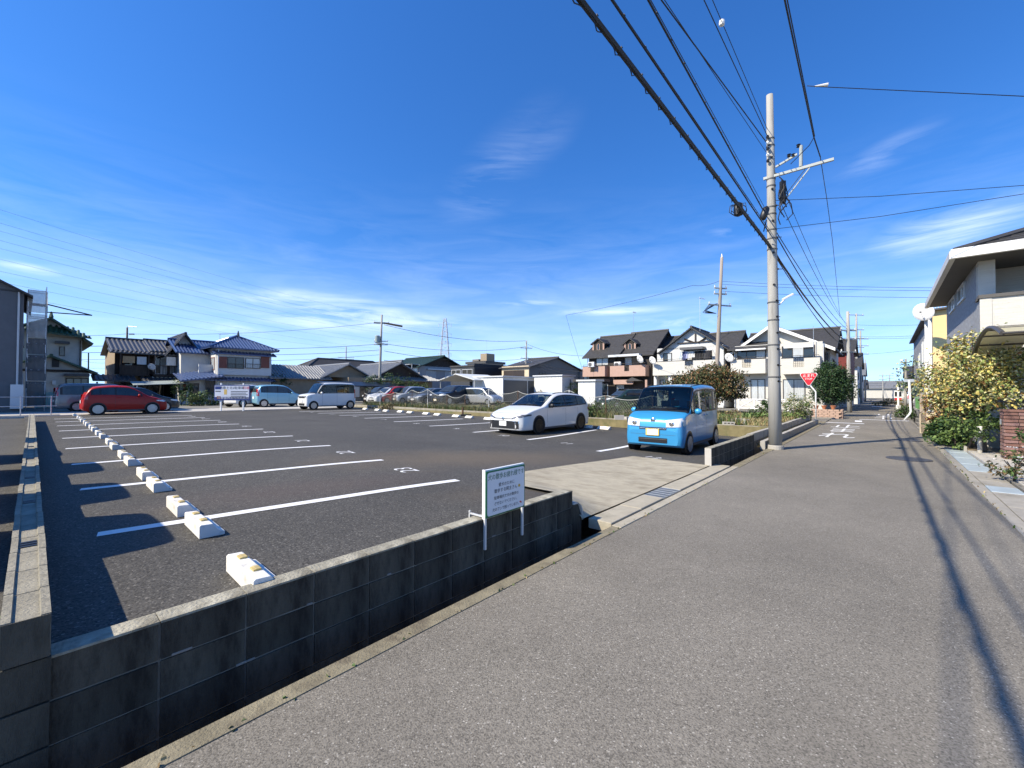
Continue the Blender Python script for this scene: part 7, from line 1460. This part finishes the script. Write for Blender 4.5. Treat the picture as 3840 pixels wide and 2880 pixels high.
plant('persimmon_tree', 'broad persimmon tree with browning leaves in the vegetable plot', 'tree', b0, [E(2640, 1440, 23, 1.5, 1.3, .85), E(2560, 1450, 22.6, 1.0, 1.0, .55), E(2720, 1440, 23.3, 1.1, 1.0, .8), E(2680, 1400, 23, .9, .9, .55), E(2640, 1500, 22.6, .9, .8, .5), E(2770, 1470, 23, .45, .5, .35)], 14000, .12, PERS, 3, .11, mw=(4, 2.2, 3, 1.3), droop=.9)
plant('round_shrub', 'yellowish round shrub just right of the utility pole base', 'shrub', P(2995, 1572, .3), [E(2990, 1520, 21, .62, .55, .55), E(2965, 1540, 20.8, .4, .4, .4), E(3020, 1530, 21.2, .42, .4, .42)], 2600, .075, [GR[0], DRY[0], GR[2], DRY[1]], 5, .04, mw=(3, 1.5, 2, 1))
plant('dark_shrub', 'dark leafy shrub just left of the utility pole', 'shrub', P(2855, 1560, .36), [E(2855, 1530, 22, .45, .4, .4), E(2880, 1520, 22.3, .35, .35, .4)], 800, .1, [GR[1], GR[0]], 6, .03)
plant('clipped_tree', 'large round dark evergreen tree above the brick planter', 'tree', P(3122, 1560, .05), [E(3118, 1445, 28.5, 1.2, 1.0, 1.25), E(3110, 1400, 28.5, .8, .8, .7), E(3150, 1460, 28.5, .85, .8, .9), E(3090, 1470, 28.2, .8, .7, .8)], 15000, .11, CON, 8, .12, mw=(3, 3, 1.4), droop=0)
# variegated shrub and its undergrowth on the right
def UVE(u, v, z, rx, ry, rz_): p = uv(u, v, z); return (p.x, p.y, p.z, rx, ry, rz_)
plant('variegated_tree', 'big cream and gold variegated shrub against the house at the right', 'tree', uv(16.4, -1.98, .08), [UVE(16.1, -1.98, 2.2, .8, .7, .85), UVE(17.6, -1.62, 2.15, .7, .6, .8), UVE(15.5, -2.35, 1.9, .7, .6, .7), UVE(18.9, -1.5, 1.85, .65, .6, .75), UVE(16.4, -1.8, 2.85, .5, .4, .4), UVE(16.8, -1.75, 1.5, .7, .6, .55)], 13000, .085, VAR, 11, .06, mw=(2.8, 3, 3, 1.0, 1.2), nbr=12)
plant('rusty_shrub', 'rust brown leafy shrub at the foot of the variegated shrub', 'shrub', uv(18.3, -1.45, .08), [UVE(18.5, -1.46, 1.1, .6, .5, .6), UVE(19.6, -1.46, 1.0, .5, .4, .55)], 2400, .07, [VAR[3], VAR[4], VAR[2]], 12, .04, mw=(3, 2, 1))
plant('green_shrub', 'bright green leafy shrub below the variegated shrub', 'shrub', uv(16.7, -1.7, .08), [UVE(16.6, -1.72, .9, .5, .45, .4), UVE(15.9, -2.0, .75, .45, .4, .35)], 2000, .085, [GR[2], GR[0], GR[1]], 13, .03)
plant('grassy_clump', 'dense dark green grassy clump at the road edge of the planting bed', 'shrub', uv(18.0, -1.42, .08), [UVE(17.9, -1.42, .42, .45, .42, .36), UVE(18.7, -1.42, .4, .4, .35, .32)], 1300, .14, [GR[1], GR[0], CON[0]], 14, .02, droop=-.3)
plant('low_shrub', 'low mid green shrub beside the bollard light', 'shrub', uv(16.9, -1.5, .08), [UVE(16.9, -1.48, .35, .35, .3, .28)], 600, .11, [GR[2], GR[0]], 15, .02)
def tuft(name, label, base, n, l, mats, seed, spread=.12, lean=.5, cat='plant'):
    rng = random.Random(seed); t = thing(name, label, cat, base); mb = MB()
    for k in range(n):
        a = rng.uniform(0, 6.28); d = Vector((math.cos(a), math.sin(a), 0)); p = d * rng.uniform(0, spread); h_ = l * rng.uniform(.6, 1.1); q = p + d * h_ * lean * .5 + Vector((0, 0, h_ * .7)); e = p + d * h_ * lean * 1.2 + Vector((0, 0, h_ * .75)); s_ = Vector((-d.y, d.x, 0)) * .014; mb.mi = rng.randrange(len(mats))
        mb.add([p - s_, p + s_, q + s_ * 1.1, q - s_ * 1.1, e], [(0, 1, 2, 3), (3, 2, 4)])
    mb.build('blades', mats, t); return t
tuft('spiky_plant', 'yellow-green spiky leaved plant at the corner of the right planting bed', uv(20.2, -1.4, .1), 90, .6, [leafm('lime_blade', (.35, .42, .06)), GR[2]], 21)
plant('red_plant', 'small orange-red leaved plant behind the spiky plant', 'shrub', uv(21.0, -1.42, .1), [UVE(21.0, -1.42, .65, .28, .25, .2)], 260, .1, [leafm('red_leaf', (.42, .07, .03)), VAR[3]], 22, .015)
t = plant('white_flower_bush', 'small bush with white flowers at the right road edge', 'shrub', uv(11.6, -1.75, .05), [UVE(11.6, -1.75, .32, .32, .3, .26)], 420, .07, [GR[0], GR[1], DRY[2]], 23, .02)
mb = MB(); rg = random.Random(4)
for k in range(16):
    p = Vector((rg.uniform(-.3, .3), rg.uniform(-.3, .3), .42 + rg.uniform(-.1, .18)))
    for j in range(5): a = j * 1.257; d = Vector((math.cos(a), math.sin(a), .3)); s_ = Vector((-d.y, d.x, 0)) * .018; mb.add([p, p + d * .025 + s_, p + d * .045, p + d * .025 - s_], [(0, 1, 2, 3)])
mb.build('flowers', WHITE, t)
plant('brown_shrub', 'low brown-leaved shrub right of the white flowers', 'shrub', uv(11.0, -2.3, .05), [UVE(11.0, -2.25, .3, .5, .45, .25), UVE(10.5, -2.7, .3, .45, .4, .25)], 1000, .075, [DRY[2], VAR[3], GR[1]], 24, .02)
plant('hedge_bush', 'green bush in front of the brick pillar at the right edge', 'shrub', uv(14.2, -2.45, .05), [UVE(14.3, -2.55, .6, .35, .35, .4), UVE(13.8, -2.9, .8, .4, .4, .5)], 1000, .08, [GR[1], GR[0]], 25, .03)
plant('sparse_tree', 'thin sparse-leaved tree beside the white post on the right', 'tree', P(3420, 1560, .02), [E(3420, 1400, 25.5, .7, .5, .9), E(3400, 1440, 25.5, .5, .4, .5), E(3440, 1450, 25, .5, .4, .6)], 700, .16, [leafm('eucalyptus', (.14, .2, .16)), GR[0], VAR[0]], 26, .05, mw=(3, 1, 1))
plant('roadside_bush', 'dark bush at the foot of the bent white post', 'shrub', P(3396, 1563, .02), [E(3394, 1545, 27, .6, .5, .45)], 900, .11, [GR[1], GR[0]], 27, .03)
plant('roadside_weeds', 'dry weeds at the right roadside far down the road', 'shrub', P(3335, 1516, .02), [E(3335, 1512, 50, 1.6, 1.2, .5)], 700, .2, DRY, 28, .03)
# plants near the left houses
for i, (px, py, Y, r, n, ms, lab) in enumerate([(712, 1495, 34.5, .9, 900, GR, 'leafy flower bed shrub before the timber house porch'), (745, 1485, 35, .6, 500, [GR[2], GR[0]], 'upright light green shrub before the white house porch'), (785, 1495, 36, .7, 600, [GR[1], GR[0]], 'dark shrub below the porch window of the blue tiled house'), (845, 1508, 36.5, .8, 700, DRY, 'dry yellow weeds right of the flower bed'), (680, 1450, 38, .9, 800, GR, 'tree-like shrub under the timber house eaves'), (1040, 1430, 44, 1.0, 900, [GR[1], CON[0]], 'dark garden tree beside the blue tiled house'), (1400, 1435, 46, 1.1, 1300, CON, 'garden pine left of the transformer pole'), (1465, 1435, 46.5, 1.3, 1500, [CON[1], CON[2], GR[0]], 'feathery garden pine right of the transformer pole'), (1530, 1445, 47, 1.1, 1100, [GR[1], GR[0]], 'dark garden shrub below the sun balcony'), (2150, 1455, 48, .9, 700, [GR[1], CON[0]], 'dark shrub left of the salmon balcony house'), (1590, 1455, 49, .8, 600, [GR[0], DRY[1]], 'low garden shrub behind the dark sedan')]):
    q = D(px, py, Y); plant('garden_shrub', lab, 'shrub', Vector((q.x, q.y, .36)), [(q.x, q.y, q.z, r, r * .9, r * .8), (q.x + r * .6, q.y, q.z - r * .3, r * .6, r * .6, r * .6)], n, .14, ms, 40 + i, .05, 'garden shrubs')
# plot vegetation
for i, (px, py, Y, rx, rz_, n, ms, lab) in enumerate([(2235, 1530, 20.2, .9, .32, 1100, [GR[0], GR[1], GR[2]], 'dense green weeds right of the white wagon tail'), (2310, 1528, 20.6, .7, .3, 800, [GR[0], GR[1]], 'dense green weeds beside the thin rusty post'), (1850, 1525, 25.5, .9, .35, 900, DRY + [GR[0]], 'tall dry weeds behind the bonnet of the white wagon'), (2780, 1566, 20.5, .9, .2, 700, [GR[2], GR[0]], 'bright green ground vines left of the utility pole'), (2860, 1570, 19.5, .8, .18, 600, [GR[2], GR[0]], 'bright green ground vines touching the utility pole'), (2700, 1553, 22, 1.2, .25, 900, DRY, 'heap of dry straw under the persimmon tree'), (2950, 1572, 20, .7, .2, 500, [GR[2], DRY[1]], 'green ground vines right of the utility pole'), (2420, 1545, 22, .9, .3, 700, DRY + [GR[0]], 'dry brush behind the blue minicar'), (1460, 1525, 30, .8, .25, 500, DRY, 'reddish dry weeds below the silver minicar')]):
    q = D(px, py, Y); plant('weed_patch', lab, 'plant', Vector((q.x, q.y, .37)), [(q.x, q.y, max(q.z, .45), rx, rx * .7, rz_), (q.x + rx * .7, q.y + .2, max(q.z - .1, .42), rx * .7, rx * .6, rz_ * .7), (q.x - rx * .7, q.y - .1, max(q.z - .1, .42), rx * .7, rx * .6, rz_ * .7)], n, .12, ms, 60 + i, .02, 'weeds on the plot', nbr=4, droop=-.1)
def grass(name, label, pts, n, h0, h1, mats, seed, mw=None):
    rng = random.Random(seed); mb = MB()
    for k in range(n):
        p = pts(rng); a = rng.uniform(0, 6.28); d = Vector((math.cos(a), math.sin(a), 0)); l = rng.uniform(h0, h1); s_ = Vector((-d.y, d.x, 0)) * .012; mb.mi = rng.choices(range(len(mats)), mw)[0]; q = p + d * l * .2 + Vector((0, 0, l * .6)); e = p + d * l * rng.uniform(.3, .7) + Vector((0, 0, l))
        mb.add([p - s_, p + s_, q + s_ * .8, q - s_ * .8, e], [(0, 1, 2, 3), (3, 2, 4)])
    o = mb.build(name, mats); tag(o, label, 'grass', kind='stuff'); return o
grass('grass', 'rough grass growing along the netting fence behind the right row', lambda r: uv(17.42 + abs(r.gauss(0, .35)), r.uniform(4, 30.5), .36 + .0), 9000, .12, .5, [GR[0], DRY[0], DRY[1], GR[2]], 1, (3, 2, 3, 1.5))
grass('grass', 'short dry grass over the vegetable plot', lambda r: uv(r.uniform(17.6, 28.3), 3.05 + abs(r.gauss(0, 5)), .36), 12000, .05, .2, DRY + [GR[0]], 2, (4, 2, 1.5, 1.5))
grass('grass', 'dry grass in the bottom left corner beside the wall', lambda r: uv(r.uniform(-.6, -.08), 3.0 + abs(r.gauss(0, .35)), .24), 900, .05, .16, DRY, 3)
grass('weeds', 'weeds along the left road edge beyond the pole', lambda r: uv(r.uniform(14, 27), 2.75 + r.uniform(-.05, .05), .0), 600, .05, .2, DRY + [GR[0]], 4)
grass('weeds', 'small weeds in the joint of the right kerb', lambda r: uv(r.uniform(3, 26), -1.17 + r.uniform(-.03, .02), .0), 160, .015, .05, DRY + [GR[0]], 5)
grass('weeds', 'small weeds and moss in the joint of the left gutter edge', lambda r: uv(r.uniform(-1, 13), 2.33 + r.uniform(-.02, .03), .0), 110, .01, .03, DRY + [GR[0]], 6)
